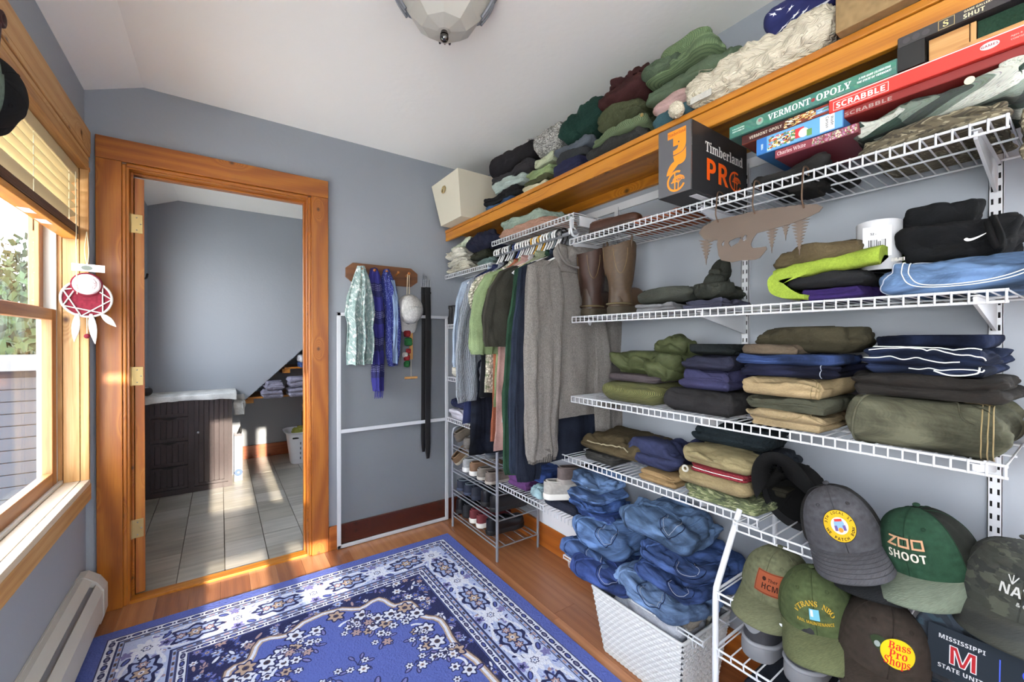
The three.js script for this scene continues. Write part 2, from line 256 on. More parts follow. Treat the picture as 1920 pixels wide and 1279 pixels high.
{ // plain bathroom window and the small lights in the wall behind the camera
  const g = struct('window_3'); part('window_frame', [bx(-0.60, -0.49, W3.y0, W3.y0 + 0.04, W3.z0, W3.z1), bx(-0.60, -0.49, W3.y1 - 0.04, W3.y1, W3.z0, W3.z1), bx(-0.60, -0.49, W3.y0, W3.y1, W3.z0, W3.z0 + 0.04), bx(-0.60, -0.49, W3.y0, W3.y1, W3.z1 - 0.04, W3.z1)], M.pineLight, g); part('pane', bx(-0.562, -0.558, W3.y0 + 0.04, W3.y1 - 0.04, W3.z0 + 0.04, W3.z1 - 0.04), M.glass, g);
  const v = struct('window_5'), F = (a, b, c, d) => bx(1.60, 1.70, a, b, c, d); part('window_frame', [F(W5.y0, W5.y0 + 0.05, W5.z0, W5.z1), F(W5.y1 - 0.05, W5.y1, W5.z0, W5.z1), F(W5.y0, W5.y1, W5.z0, W5.z0 + 0.05), F(W5.y0, W5.y1, W5.z1 - 0.05, W5.z1)], M.pineLight, v); part('pane', bx(1.648, 1.652, W5.y0 + 0.05, W5.y1 - 0.05, W5.z0 + 0.05, W5.z1 - 0.05), M.glass, v);
  const h = struct('window_4'); for (const p of panes) part('pane', bx(p[0][0], p[1][0], p[0][1], p[2][1], FZ + 0.058, FZ + 0.062), M.glass, h);
}
// ---------------------------------------------------------------- door, heater, blind, lamp
{ // pine door, swung open into the bathroom, seen on its hinge edge
  const g = struct('door_1'); g.position.set(DL + 0.014, 0, BZ - 0.045); g.rotation.y = 0.17;
  const dm = M.pine; // local: leaf runs from 0 to -0.755 in z, thickness in x
  part('door_leaf', [bx(0, 0.036, 0.02, 2.03, -0.105, 0, 'y', 0.002), bx(0, 0.036, 0.02, 2.03, -0.752, -0.65, 'y', 0.002), bx(0, 0.036, 0.02, 0.22, -0.65, -0.105, 'z'), bx(0, 0.036, 1.92, 2.03, -0.65, -0.105, 'z'), bx(0, 0.036, 0.95, 1.08, -0.65, -0.105, 'z'), bx(0.01, 0.026, 0.22, 1.92, -0.65, -0.105, 'y')], dm, g);
  for (const y of [0.335, 1.073, 1.809]) { const h = part('hinge', [bx(-0.014, 0.030, y - 0.045, y + 0.045, 0.0, 0.003, 'y', 0.0012), rod([-0.016, y - 0.046, 0.003], [-0.016, y + 0.046, 0.003], 0.005, 10)], M.brass, g); for (const [a, b] of [[0.008, 0.03], [0.022, 0], [0.008, -0.03]]) part('screw', new THREE.SphereGeometry(0.0028, 8, 6).translate(a, y + b, 0.003), M.steel, h); }
  part('coat_hook', [tube([[0.037, 1.62, -0.60], [0.075, 1.615, -0.60], [0.085, 1.645, -0.60]], 0.006, 12), tube([[0.037, 1.60, -0.60], [0.062, 1.585, -0.60], [0.068, 1.60, -0.60]], 0.005, 10), bx(0.036, 0.041, 1.575, 1.645, -0.615, -0.585)], M.black, g);
  part('door_knob', [new THREE.SphereGeometry(0.028, 20, 14).translate(0.085, 0.93, -0.69), rod([0.036, 0.93, -0.69], [0.08, 0.93, -0.69], 0.01, 12), rod([0.036, 0.93, -0.69], [0.042, 0.93, -0.69], 0.03, 20)], M.black, g);
}
{ // baseboard heater under the window
  const t = thing('baseboard_heater', 'long off-white metal baseboard heater under the window', 'heater');
  const ext = (pts, z0, z1) => { const s = slab(pts.map(([x, y]) => [x, y]), [], z1 - z0); s.translate(0, 0, z0); const n = s; return boxUV(n, 'z'); };
  const P = [[-0.499, 0.02], [-0.425, 0.02], [-0.414, 0.06], [-0.414, 0.165], [-0.436, 0.205], [-0.475, 0.238], [-0.499, 0.238]];
  part('back_panel', bx(-0.499, -0.493, 0.03, 0.242, -2.50, 1.2), M.cream, t);
  part('top_cover', ext([[-0.493, 0.236], [-0.478, 0.236], [-0.452, 0.212], [-0.453, 0.207], [-0.480, 0.230], [-0.493, 0.230]], -2.49, 1.2), M.cream, t);
  part('damper', ext([[-0.478, 0.198], [-0.446, 0.184], [-0.446, 0.181], [-0.478, 0.195]], -2.485, 1.2), M.greyMetal, t);
  part('front_panel', ext([[-0.439, 0.196], [-0.418, 0.160], [-0.418, 0.055], [-0.428, 0.055], [-0.428, 0.158], [-0.445, 0.190]], -2.49, 1.2), M.cream, t);
  const fins = []; for (let z = -2.47; z < 1.1; z += 0.012) fins.push(bx(-0.488, -0.436, 0.07, 0.15, z, z + 0.0008)); const f = part('fins', fins, M.steel, t); f.userData.kind = 'stuff';
  part('end_cap', ext(P, -2.555, -2.485), M.cream, t);
}
{ // wooden blind, half raised
  const t = thing('window_blind', 'half-raised wooden slat blind in the pine window', 'blind');
  const z0 = W1.z0 + 0.022, z1 = W1.z1 - 0.022;
  part('head_rail', bx(-0.545, -0.495, 1.935, 1.982, z0, z1, 'z', 0.003), M.slat, t);
  for (let k = 0; k < 5; k++) { const g = bx(-0.0245, 0.0245, -0.0013, 0.0013, z0, z1, 'z'); g.rotateZ(0.45); g.translate(-0.52, 1.915 - k * 0.036, 0); part('slat', g, M.slat, t); }
  for (let k = 0; k < 7; k++) part('slat', bx(-0.546, -0.495, 1.702 + k * 0.0045, 1.7055 + k * 0.0045, z0, z1, 'z'), M.blindBrown, t);
  const rl = part('bottom_rail', bx(-0.546, -0.495, 1.678, 1.70, z0, z1, 'z', 0.004), M.shelfPine, t);
  for (const z of [-2.24, -2.08]) part('sticker', bx(-0.537, -0.508, 1.6772, 1.678, z, z + 0.07), M.white, rl);
  for (const z of [z0 + 0.11, z0 + 0.5, z1 - 0.12]) for (const x of [-0.5, -0.541]) part('ladder_cord', rod([x, 1.69, z], [x, 1.95, z], 0.0014, 5), M.cord, t);
  part('pull_cord', [rod([-0.49, 1.44, z0 + 0.05], [-0.493, 1.95, z0 + 0.05], 0.0014, 5), rod([-0.489, 1.47, z0 + 0.062], [-0.493, 1.95, z0 + 0.055], 0.0014, 5)], M.cord, t);
}
{ // ceiling lamp, switched off: bevelled frosted glass held by metal corners
  const t = thing('ceiling_lamp', 'faceted frosted glass ceiling lamp with metal corner trim and ball finial', 'ceiling lamp', [0.63, 0, -1.30], 0.32);
  const prof = [[0.165, 2.440], [0.150, 2.40], [0.118, 2.352], [0.075, 2.316], [0.022, 2.305], [0.0, 2.305]].map(([r, y]) => new THREE.Vector2(r, y));
  const g = new THREE.LatheGeometry(prof, 8).toNonIndexed(); g.computeVertexNormals();
  part('glass_shade', g, std({ color: new THREE.Color(0xb9b6ad), roughness: 0.35 }), t);
  part('ceiling_plate', new THREE.CylinderGeometry(0.185, 0.185, 0.016, 8).translate(0, 2.4465, 0), M.steel, t);
  for (let k = 0; k < 4; k++) { const a = (k * 2 + 1) * Math.PI / 4 + 0.0, c = Math.cos(a), s = Math.sin(a); for (const o of [-0.022, 0, 0.022]) part('corner_trim', tube([[c * 0.172 - s * o, 2.44, s * 0.172 + c * o], [c * 0.156 - s * o, 2.40, s * 0.156 + c * o], [c * 0.127 - s * o * 0.8, 2.355, s * 0.127 + c * o * 0.8]], 0.005, 10), M.steel, t); }
  part('finial', [new THREE.SphereGeometry(0.015, 20, 14).translate(0, 2.285, 0), new THREE.CylinderGeometry(0.011, 0.014, 0.012, 16).translate(0, 2.300, 0)], std({ color: 0x6b6b6b, metalness: 1, roughness: 0.15 }), t);
}
// ---------------------------------------------------------------- long pine shelf, tracks, wire shelves
const SX = 1.285, WX = 1.588;          // shelf fronts and backs
{
  const t = thing('pine_shelf', 'long varnished pine shelf under the ceiling along the right wall', 'shelf');
  part('shelf_board', bx(1.283, RX, 1.990, 2.010, BZ + 0.003, 0.9, 'z', 0.003), M.shelfPine, t);
  part('front_rail', bx(1.287, 1.306, 1.934, 1.988, BZ + 0.003, 0.9, 'z', 0.003), M.shelfPine, t);
  part('wall_ledger', bx(1.588, RX, 1.945, 1.989, BZ + 0.003, 0.9, 'z', 0.002), M.shelfPine, t);
}
const SHELF_Z = [-0.155, -0.765, -1.378];
{
  const t = thing('hang_track', 'white horizontal metal track on the right wall under the pine shelf', 'wall track'); part('track', bx(1.598, RX, 1.882, 1.918, -2.02, 0.1), M.white, t);
  const S = ['white slotted wall standard at the right end of the long wire shelves', 'white slotted wall standard behind the hanging metal bear sign', 'white slotted wall standard behind the brown pull-on boots'];
  SHELF_Z.forEach((z, i) => { // double slotted uprights, pierced for real
    const holes = []; for (let y = 0.70; y < 1.86; y += 0.0318) for (const a of [-0.0062, 0.0062]) holes.push(rect(a - 0.0022, a + 0.0022, y, y + 0.0145));
    const t = thing('shelf_standard', S[i], 'shelf standard', [0, 0, z]);
    const g = slabX(rect(-0.0125, 0.0125, 0.68, 1.9), holes, 1.596, 0.0015); part('slotted_face', g, M.white, t);
    part('channel_side', [bx(1.596, RX, 0.68, 1.9, -0.0125, -0.011), bx(1.596, RX, 0.68, 1.9, 0.011, 0.0125)], M.white, t); part('channel_back', bx(1.606, RX, 0.68, 1.9, -0.011, 0.011), M.dark, t);
  });
}
const railG = new Map();
function wireShelf(name, label, { x0 = SX, x1 = WX, z0, z1, y, lip = 0.024, pitch = 0.0255, category = 'wire shelf', brackets = [], lipDown = true, front = true }) {
  const t = thing(name, label, category);
  if (front) for (const yy of [y, y - lip]) part('front_rail', rod([x0, yy, z0], [x0, yy, z1], 0.0031, 8), M.wire, t);
  part('back_rail', rod([x1, y - 0.003, z0], [x1, y - 0.003, z1], 0.003, 8), M.wire, t); part('middle_rail', rod([(x0 + x1) / 2, y - 0.0045, z0], [(x0 + x1) / 2, y - 0.0045, z1], 0.0028, 8), M.wire, t);
  const key = [x0, x1, lip, y].join(); let g = railG.get(key);
  if (!g) { g = merge([rod([x1 + 0.003, y + 0.001, 0], [x0 - 0.001, y + 0.001, 0], 0.0021, 6), rod([x0 - 0.0042, y + 0.002, 0], [x0 - 0.0042, y - lip - 0.001, 0], 0.0021, 6)]); railG.set(key, g); }
  const n = Math.round((z1 - z0) / pitch); for (let k = 0; k <= n; k++) part('wire', g, M.wire, t).position.z = lerp(z0 + 0.003, z1 - 0.003, k / n);
  for (const z of brackets) { // tapered steel bracket hooked into the standard
    const s = slab([[x0 + 0.02, y - 0.009], [1.6, y - 0.009], [1.6, y - 0.075], [1.585, y - 0.078], [x0 + 0.02, y - 0.026]], [], 0.006); s.translate(0, 0, z - 0.003);
    part('bracket', [plain(s), plain(bx(x0 + 0.01, 1.6, y - 0.0085, y - 0.0065, z - 0.009, z + 0.009))], M.white, t);
  }
  return t;
}
const S1 = wireShelf('wire_shelf', 'top white wire shelf, carrying the board games and black shoe box', { z0: -1.375, z1: -0.107, y: 1.698, brackets: SHELF_Z });
const S2 = wireShelf('wire_shelf', 'second white wire shelf from the top, carrying boots and blue jeans', { z0: -1.36, z1: -0.107, y: 1.35, brackets: SHELF_Z });
const S3 = wireShelf('wire_shelf', 'third white wire shelf from the top, packed with stacks of pants', { z0: -1.365, z1: -0.107, y: 0.996, brackets: SHELF_Z });
const S4 = wireShelf('wire_shelf', 'shorter white wire shelf above the jeans basket, with khaki pants and navy sweats', { z0: -1.508, z1: -0.575, y: 0.722, brackets: [-1.378, -0.765] });
const S5 = wireShelf('wire_shelf', 'low white wire shelf beside the shoe rack, holding shoes and folded tops', { z0: -1.955, z1: -1.552, y: 0.44 });
const S5b = wireShelf('wire_shelf', 'low white wire shelf with unrailed wire ends under the rumpled jeans stack', { x0: 1.30, z0: -1.545, z1: -1.30, y: 0.425, lip: 0.02, front: false });
const S6 = wireShelf('wire_shelf', 'lowest white wire shelf, over the white woven basket', { x0: 1.275, z0: -1.405, z1: -0.735, y: 0.272, lip: 0.014, pitch: 0.09 });
for (const [x, z] of [[1.283, -1.37], [1.283, -1.36], [1.283, -0.775], [1.283, -0.79]]) part('wire_clip', tube([[x, 0.27, z], [x - 0.012, 0.258, z], [x - 0.012, 0.235, z + 0.004], [x - 0.002, 0.232, z + 0.006], [x, 0.25, z + 0.008]], 0.0017, 14, 5), M.wire, S6);
const SU = wireShelf('wire_shelf', 'raised white wire shelf with a closet rod, left of the top shelf', { z0: -2.026, z1: -1.348, y: 1.812 });
part('end_bracket', [bx(1.32, 1.6, 1.76, 1.805, -1.352, -1.348)], M.white, SU);
part('rod_hook', [tube([[1.292, 1.80, -1.372], [1.285, 1.77, -1.372], [1.295, 1.725, -1.372], [1.318, 1.718, -1.372], [1.335, 1.735, -1.372]], 0.006, 18), bx(1.288, 1.30, 1.75, 1.80, -1.378, -1.366)], M.white, SU);
wireShelf('wire_shelf', 'white corner wire shelf under the pine shelf, piled with cream cloths', { z0: -2.632, z1: -2.04, y: 1.695 });
wireShelf('wire_shelf', 'white corner wire shelf behind the hanging tops, level with the brown boots', { z0: -2.632, z1: -2.04, y: 1.352 });
wireShelf('wire_shelf', 'white corner wire shelf behind the hanging tops, at the scarf tails', { z0: -2.632, z1: -2.04, y: 0.992 });
wireShelf('wire_shelf', 'lowest white corner wire shelf, just above the shoe rack', { z0: -2.632, z1: -2.06, y: 0.712 });
const closetRod = single('closet_rod', rod([1.315, 1.738, -2.03], [1.315, 1.738, -1.352], 0.009, 16), M.steel, 'round closet rod carrying the crowded clothes hangers', 'closet rod');

{ // free-standing tapered wire rack at the lower right
  const t = thing('wire_rack', 'free-standing white wire rack with bent legs holding caps and sneakers', 'rack');
  const fx = [[1.25, 0.684], [1.15, 0.516], [1.15, 0.356], [1.15, 0.12]], z0 = -0.63, z1 = 0.32, bxk = 1.52;
  for (const z of [z0, z1]) { part('leg', tube([[1.285, 0.735, z], [1.262, 0.70, z], [1.155, 0.545, z], [1.15, 0.50, z], [1.15, 0.25, z], [1.15, 0.0, z]], 0.0085, 40, 10, false, 0.1), M.wire, t); part('leg', rod([bxk, 0, z], [bxk, 0.745, z], 0.0075, 10), M.wire, t); }
  fx.forEach(([x, y]) => {
    const d = (y === 0.684 ? 0.024 : 0.02), s = part('rack_shelf', [rod([x, y, z0], [x, y, z1], 0.003, 8), rod([x - 0.004, y + d, z0], [x - 0.004, y + d, z1], 0.003, 8), rod([bxk, y + d, z0], [bxk, y + d, z1], 0.003, 8), rod([x, y + d, z0], [bxk, y + d, z0], 0.0038, 8), rod([x, y, z0], [x, y + d, z0], 0.003, 8)], M.wire, t);
    const g = merge([rod([bxk, y + d + 0.002, 0], [x - 0.004, y + d + 0.002, 0], 0.0021, 6), rod([x - 0.006, y + d + 0.003, 0], [x - 0.002, y, 0], 0.0021, 6)]);
    for (let z = z0 + 0.012; z < z1; z += 0.0335) part('wire', g, M.wire, s).position.z = z;
  });
}
{ // shoe rack by the corner
  const t = thing('shoe_rack', 'four-tier silver tube shoe rack by the corner', 'shoe rack');
  const za = -2.50, zb = -1.955, xa = 1.272, xb = 1.565;
  for (const z of [za, zb]) part('frame', tube([[xa, 0, z], [xa, 0.40, z], [xa, 0.615, z], [xa + 0.012, 0.655, z], [xa + 0.05, 0.665, z], [xb - 0.05, 0.665, z], [xb - 0.012, 0.655, z], [xb, 0.615, z], [xb, 0.4, z], [xb, 0, z]], 0.0085, 80, 8, false, 0.15), M.greyMetal, t);
  for (const y of [0.075, 0.225, 0.37, 0.525]) { const s = part('tier', [rod([xa, y, za], [xa, y, zb], 0.0045), rod([xa, y + 0.022, za], [xa, y + 0.022, zb], 0.0036), rod([xb, y, za], [xb, y, zb], 0.0045), rod([xa, y, za], [xb, y, za], 0.004), rod([xa, y, zb], [xb, y, zb], 0.004)], M.greyMetal, t); for (const x of [1.33, 1.4, 1.47, 1.53]) part('tier_bar', rod([x, y, za], [x, y, zb], 0.003), M.greyMetal, s); }
}
{ // window screen leaning flat on the back wall
  const t = thing('window_screen', 'white framed insect screen with a cross bar leaning on the back wall', 'window screen');
  const z0 = BZ + 0.024, z1 = z0 + 0.012, a = 0.565, b = 1.27;
  part('frame', [bx(a, a + 0.022, 0.004, 1.412, z0, z1, 'y', 0.002), bx(b, b + 0.022, 0.004, 1.412, z0, z1, 'y', 0.002), bx(a, b, 0.004, 0.024, z0, z1, 'x', 0.002), bx(a, b, 1.392, 1.412, z0, z1, 'x', 0.002)], M.white, t);
  part('cross_bar', bx(a + 0.022, b, 0.69, 0.712, z0, z1, 'x', 0.002), M.white, t);
  part('screen_mesh', bx(a + 0.02, b + 0.002, 0.022, 1.394, z0 + 0.004, z0 + 0.0046), std({ color: 0x15171a, roughness: 1, transparent: true, opacity: 0.13 }), t);
}
single('wall_panel', bx(1.592, RX - 0.001, 0.142, 0.43, -1.985, -1.30), std({ color: 0xd9d9dc, roughness: 0.5 }), 'plain white panel on the wall behind the low wire shelf', 'wall panel');
// ---------------------------------------------------------------- folded cloth
// one folded garment: front at local x = 0, depth d along +x, width w along z, height h; L folded layers show as lobes round its edge
function foldSurf({ w, d, h, seed = 1, L = 2, m = 3.2, n = 5, cre = 0.010, wr = 1, tz = 0, tx = 0, crown = 0, fine = 0, sc = 1, loose = false }) {
  const rc = Math.min(w, d) * clamp(0.62 / n + 0.02, 0.06, 0.42), re = Math.min(h * 0.5, Math.min(w, d) * 0.3) * clamp(2.3 / m, 0.55, 1), sq = clamp((m - 2) / 3);
  const A = d / 2 - rc, B = w / 2 - rc;
  const edge = (phi) => { // outline of the fold: x, z and outward normal; phi 0 back, pi/2 near end, pi front, 3pi/2 far end
    let q = ((phi / (PI / 2) + 0.5) % 4 + 4) % 4; const k = Math.floor(q), f = (q - k) * 2 - 1; // f runs -1..1 along a side
    const c = 0.80; let px, pz, nx, nz; const len = k % 2 ? A : B, t = clamp(f / c, -1, 1) * len, o = Math.max(0, Math.abs(f) - c) / (1 - c) * PI / 4 * Math.sign(f);
    if (k === 0) { nx = Math.cos(o); nz = Math.sin(o); px = A; pz = t; } else if (k === 1) { nx = -Math.sin(o); nz = Math.cos(o); px = -t; pz = B; } else if (k === 2) { nx = -Math.cos(o); nz = -Math.sin(o); px = -A; pz = -t; } else { nx = Math.sin(o); nz = -Math.cos(o); px = t; pz = -B; }
    return [px + nx * rc, pz + nz * rc, nx, nz];
  };
  return (phi, psi, off = 0) => {
    const [bx0, bz0, nx, nz] = edge(phi), S = 0.8, a = clamp(psi / S, -1, 1), th = a * PI / 2, yy = 0.5 + 0.5 * lerp(Math.sin(th), a, 0.25 + 0.35 * sq), cs = Math.pow(Math.max(0, Math.cos(th)), lerp(1, 0.55, sq));
    const yw = clamp(yy + 0.13 * noise(bx0 * 7 + seed, bz0 * 7, seed * 3.1) * (1 - Math.abs(2 * yy - 1))), li = Math.min(L - 1, Math.floor(yw * L));
    const lb = L > 1 ? 1 - Math.pow(Math.abs(Math.sin(PI * L * yw)), 0.5) : 0;
    const lay = L > 1 ? 0.012 * (noise(li * 5.3 + seed, bx0 * 6 + bz0 * 6, seed) + 0.2) * Math.sin(PI * clamp(yw * L - li)) : 0;
    const inset = re * (1 - cs) + (cre * 1.2 * lb + lay) * cs + 0.010 * (1 + noise(bx0 * 5 + seed * 2, bz0 * 5, yy * 2 + seed));
    const k = Math.abs(psi) > S ? 1 - (Math.abs(psi) - S) / (1.5 - S) : 1;
    let x = (bx0 - nx * inset) * k, z = (bz0 - nz * inset) * k, y = h * yy; const zn = z / (w / 2), xn = x / (d / 2), sw = cs;
    const wx = x + 0.03 * noise(z * 9 + seed, y * 9, x * 9), wz = z + 0.05 * noise(x * 7, y * 7 + seed, z * 5), bil = (k, p, q) => Math.abs(noise(wx * k * p + seed, y * k * 1.2 + seed, wz * k * q)) - 0.28;
    const q = wr * (0.013 * fbm(x * 6 * sc + seed, y * 11, z * 6 * sc, 2) + 0.024 * bil(9 * sc, 1, 0.7) + 0.013 * bil(21 * sc, 1.1, 0.65) + 0.005 * bil(46, 1, 1) - 0.003) + fine * noise(x * 70, y * 70, z * 70);
    y *= 1 + tz * zn + tx * xn + crown * (1 - zn * zn) + 0.10 * noise(z * 7 + seed, seed, x * 4);
    y += q * clamp((yy - 0.35) * 2.2) * Math.min(1, h / 0.05); const over = y - h * 0.92; if (over > 0 && !loose) y = h * 0.92 + h * 0.08 * Math.tanh(over / (h * 0.16));
    y = Math.max(0, y) + off * clamp(yy * 2 - 1); x += nx * sw * (q * 0.8 + off); z += nz * sw * (q * 0.8 + off);
    return V(x + d / 2, y, z);
  };
}
function foldGeo(o, P = 128, Q = 46) {
  const f = foldSurf(o), rings = [];
  for (let j = 0; j <= Q; j++) { const u = j / Q * 2 - 1, psi = Math.sign(u) * (Math.abs(u) < 0.62 ? Math.abs(u) / 0.62 * 0.8 : 0.8 + (Math.abs(u) - 0.62) / 0.38 * 0.68); rings.push(ring(P, (a) => f(a, psi))); }
  return loft(rings);
}
function lump(g, name, mat, x, y, z, w, d, h, seed, o = {}) { return part(name, foldGeo({ w, d, h, seed, L: 1, m: 2, n: 2.4, wr: 2.2, loose: true, ...o }, 80, 30).translate(x, y, z), mat, g); }
let clothSeed = 1;
const TURN = rng(404);
// a folded garment as a thing: z0..z1 along the shelf, y0..y1 high, x0 its front
const laid = [];
function cl(name, label, category, mat, z0, z1, y0, y1, o = {}) {
  const X0 = o.x0 ?? 1.292, X1 = X0 + (o.d ?? 0.27);
  for (const b of laid) { // rest on what lies below, and make room for the neighbours
    if (X1 < b.X0 || X0 > b.X1) continue;
    const oy = Math.min(y1, b.y1) - Math.max(y0, b.y0), oz = Math.min(z1, b.z1) - Math.max(z0, b.z0); if (oy <= 0 || oz <= 0) continue;
    if (oy < 0.45 * Math.min(y1 - y0, b.y1 - b.y0) && y0 > b.y0) y0 = b.y1 - 0.003; else if (oz < 0.35 * Math.min(z1 - z0, b.z1 - b.z0)) { if (z0 + z1 > b.z0 + b.z1) z0 = b.z1 + 0.002; else z1 = b.z0 - 0.002; }
  }
  laid.push({ X0, X1, z0, z1, y0, y1 });
  const g = new THREE.Group(); const seed = o.seed ?? clothSeed++ * 1.37, q = { w: z1 - z0, d: o.d ?? 0.27, h: y1 - y0, seed, ...o };
  g.name = numbered(name); g.position.set(o.x0 ?? 1.292, y0, (z0 + z1) / 2); g.rotation.set(o.rx ?? 0, (o.ry ?? 0) + (TURN() - 0.5) * 0.025, o.rz ?? 0); scene.add(g); tag(g, label, category, o.group);
  part(o.part ?? 'body', foldGeo(q, o.P ?? 128, o.Q ?? 46), mat, g);
  g.userData.surf = undefined; delete g.userData.surf; cl.f = foldSurf(q); return g;
}
// a stitched seam or welt that follows the last garment's surface; psi 0 is mid-height, phi pi is the front, pi/2 the near end
function seam(g, name, path, r, mat, off = 0.001, seg = 40) { const P = new THREE.CatmullRomCurve3(path.map(([a, b]) => V(a, b, 0))); const pts = P.getPoints(seg).map((p) => cl.f(p.x, p.y, off)); return part(name, new THREE.TubeGeometry(new THREE.CatmullRomCurve3(pts), seg, r, 5), mat, g); }
const PI = Math.PI;
const thread = std({ color: 0x9aa0ad, roughness: 0.9 }), tanThread = std({ color: 0x857552, roughness: 0.9 }), paleThread = std({ color: 0xd5d8d4, roughness: 0.9 });
const lines = (bg, fg, n, w) => (g, W, H) => { g.fillStyle = bg; g.fillRect(0, 0, W, H); g.fillStyle = fg; for (let i = 0; i < n; i++) g.fillRect(0, i * H / n, W, H / n * w); };
const linesV = (bg, fg, n, w) => (g, W, H) => { g.fillStyle = bg; g.fillRect(0, 0, W, H); g.fillStyle = fg; for (let i = 0; i < n; i++) g.fillRect(i * W / n, 0, W / n * w, H); };

// ---- pine shelf
{ // cream storage bin with a metal ring
  const t = thing('storage_bin', 'cream storage bin with a metal ring at the left end of the pine shelf', 'storage bin');
  const Q = (x0, x1, z0, z1, y) => [V(x0, y, z0), V(x1, y, z0), V(x1, y, z1), V(x0, y, z1)];
  const b = loft([Q(1.215, 1.45, -2.56, -2.275, 2.012), Q(1.172, 1.50, -2.615, -2.235, 2.285), Q(1.178, 1.494, -2.609, -2.241, 2.285), Q(1.22, 1.444, -2.554, -2.281, 2.02)], { cap0: true }).toNonIndexed(); b.computeVertexNormals();
  part('bin_body', b, std({ color: 0xcfc8b4, roughness: 0.7 }), t);
  const r = part('ring_pull', new THREE.TorusGeometry(0.021, 0.005, 10, 28), M.brass, t); r.position.set(1.176, 2.215, -2.44); r.rotation.set(0, -PI / 2, 0.0); r.rotation.order = 'ZYX'; r.rotation.z = -0.15;
}
single('washcloth', foldGeo({ w: 0.2, d: 0.2, h: 0.05, seed: 3 }).translate(1.24, 2.265, -2.42), cloth(0x26262a), 'black cloth showing over the rim of the cream storage bin', 'clothing');
cl('folded_jeans', 'faded blue jeans at the bottom of the first clothes pile beside the cream bin', 'jeans', denim(0x4f6c94), -2.15, -1.86, 2.012, 2.05, { L: 2 });
cl('folded_sweater', 'black sweater squashed under the mint one beside the cream bin', 'sweater', cloth(0x222326), -2.17, -1.80, 2.046, 2.102, { L: 2, wr: 1.4 });
cl('folded_sweater', 'pale mint sweater between two dark ones beside the cream bin', 'sweater', cloth(0xb4c6bd, 'knit'), -2.08, -1.76, 2.092, 2.148, { L: 2, wr: 1.4 });
cl('folded_sweatshirt', 'charcoal sweatshirt under the speckled black sweater', 'sweatshirt', cloth(0x3a393d), -2.10, -1.70, 2.138, 2.20, { L: 2, wr: 1.2 });
{
  const g = cl('folded_sweater', 'black sweater with white speckled edge topping the first clothes pile', 'sweater', cloth(0x29272a, 'knit'), -2.12, -1.68, 2.19, 2.312, { L: 1, m: 2.6, d: 0.25 });
  const sp = []; const r = rng(8); for (let i = 0; i < 70; i++) { const p = cl.f(2.0 + r() * 0.9 - 0.6, 0.5 + r() * 0.8, 0.001); sp.push(new THREE.SphereGeometry(0.0045, 6, 5).scale(1.5, 0.8, 1).translate(p.x, p.y, p.z)); }
  part('speckles', sp, cloth(0xc9c8c2), g).userData.kind = 'stuff';
}
cl('folded_shirt', 'cream top lowest in the second clothes pile', 'shirt', cloth(0xcfc9a6, 'jersey'), -1.79, -1.56, 2.012, 2.048, { L: 2 });
cl('folded_shirt', 'brown-green top above the cream one in the second pile', 'shirt', cloth(0x53583a), -1.77, -1.55, 2.042, 2.072, { L: 1 });
cl('folded_shirt', 'light green top in the second clothes pile', 'shirt', cloth(0x93a86f), -1.775, -1.53, 2.062, 2.125, { L: 2, wr: 1.3, m: 2.4 });
cl('folded_shirt', 'pale yellow-green knit top above the light green one', 'shirt', cloth(0xc3cba6, 'knit'), -1.72, -1.51, 2.112, 2.168, { L: 1, m: 2.6 });
const speckMat = striped((g, W, H) => { const r = rng(3); g.fillStyle = '#8d8c86'; g.fillRect(0, 0, W, H); for (let i = 0; i < 1500; i++) { g.fillStyle = ['#d9d8d2', '#4b4b4a', '#b5b4ae', '#6b6b69'][Math.floor(r() * 4)]; g.fillRect(r() * W, r() * H, 5, 2.2); } }, 7, 7, 'knit', 0.003);
cl('folded_sweater', 'black and white marled knit sweater on top of the second pile', 'sweater', speckMat, -1.73, -1.46, 2.158, 2.298, { L: 1, m: 2.4, tx: 0.1, wr: 1.6 });
cl('folded_pants', 'dark navy pants lowest in the third pile, hanging over the pine edge', 'pants', cloth(0x2c2e4c), -1.565, -1.31, 2.008, 2.075, { L: 2, x0: 1.275, wr: 1.3 });
cl('folded_sweater', 'dark grey sweater above the navy pants on the pine shelf', 'sweater', cloth(0x3a3d40), -1.54, -1.30, 2.066, 2.112, { L: 1 });
cl('folded_shirt', 'slate blue-grey top beneath the dark green fleece', 'shirt', cloth(0x5f6670), -1.52, -1.29, 2.10, 2.155, { L: 1, wr: 1.5 });
{
  const g = cl('folded_fleece', 'rumpled dark green fleece in the middle of the pine shelf', 'fleece', cloth(0x1f4238, 'fleece'), -1.53, -1.245, 2.145, 2.285, { L: 1, m: 2.2, n: 3, wr: 2.2 });
  lump(g, 'sleeve', cloth(0x1f4238, 'fleece'), 0.02, 0.095, 0.02, 0.17, 0.2, 0.085, 3); lump(g, 'sleeve', cloth(0x1f4238, 'fleece'), -0.02, 0.0, -0.05, 0.14, 0.15, 0.085, 7);
}
cl('folded_cardigan', 'charcoal cable-knit cardigan lowest in the tall pile on the pine shelf', 'cardigan', cloth(0x3b3c3b, 'knit'), -1.315, -1.0, 2.012, 2.07, { L: 1, x0: 1.28, m: 2.5, fine: 0.002 });
const sageStripe = striped(linesV('#6f7f5e', '#4d5b42', 24, 0.45), 5, 5, 'rib', 0.002);
{
  const g = cl('folded_sweater', 'ribbed sage green sweater with a button, above the charcoal cardigan', 'sweater', sageStripe, -1.30, -0.99, 2.062, 2.115, { L: 1, m: 2.4 });
  const p = cl.f(2.35, 0.1, 0.001); part('button', new THREE.CylinderGeometry(0.007, 0.007, 0.003, 14).rotateZ(PI / 2).translate(p.x - 0.001, p.y, p.z), M.brass, g);
}
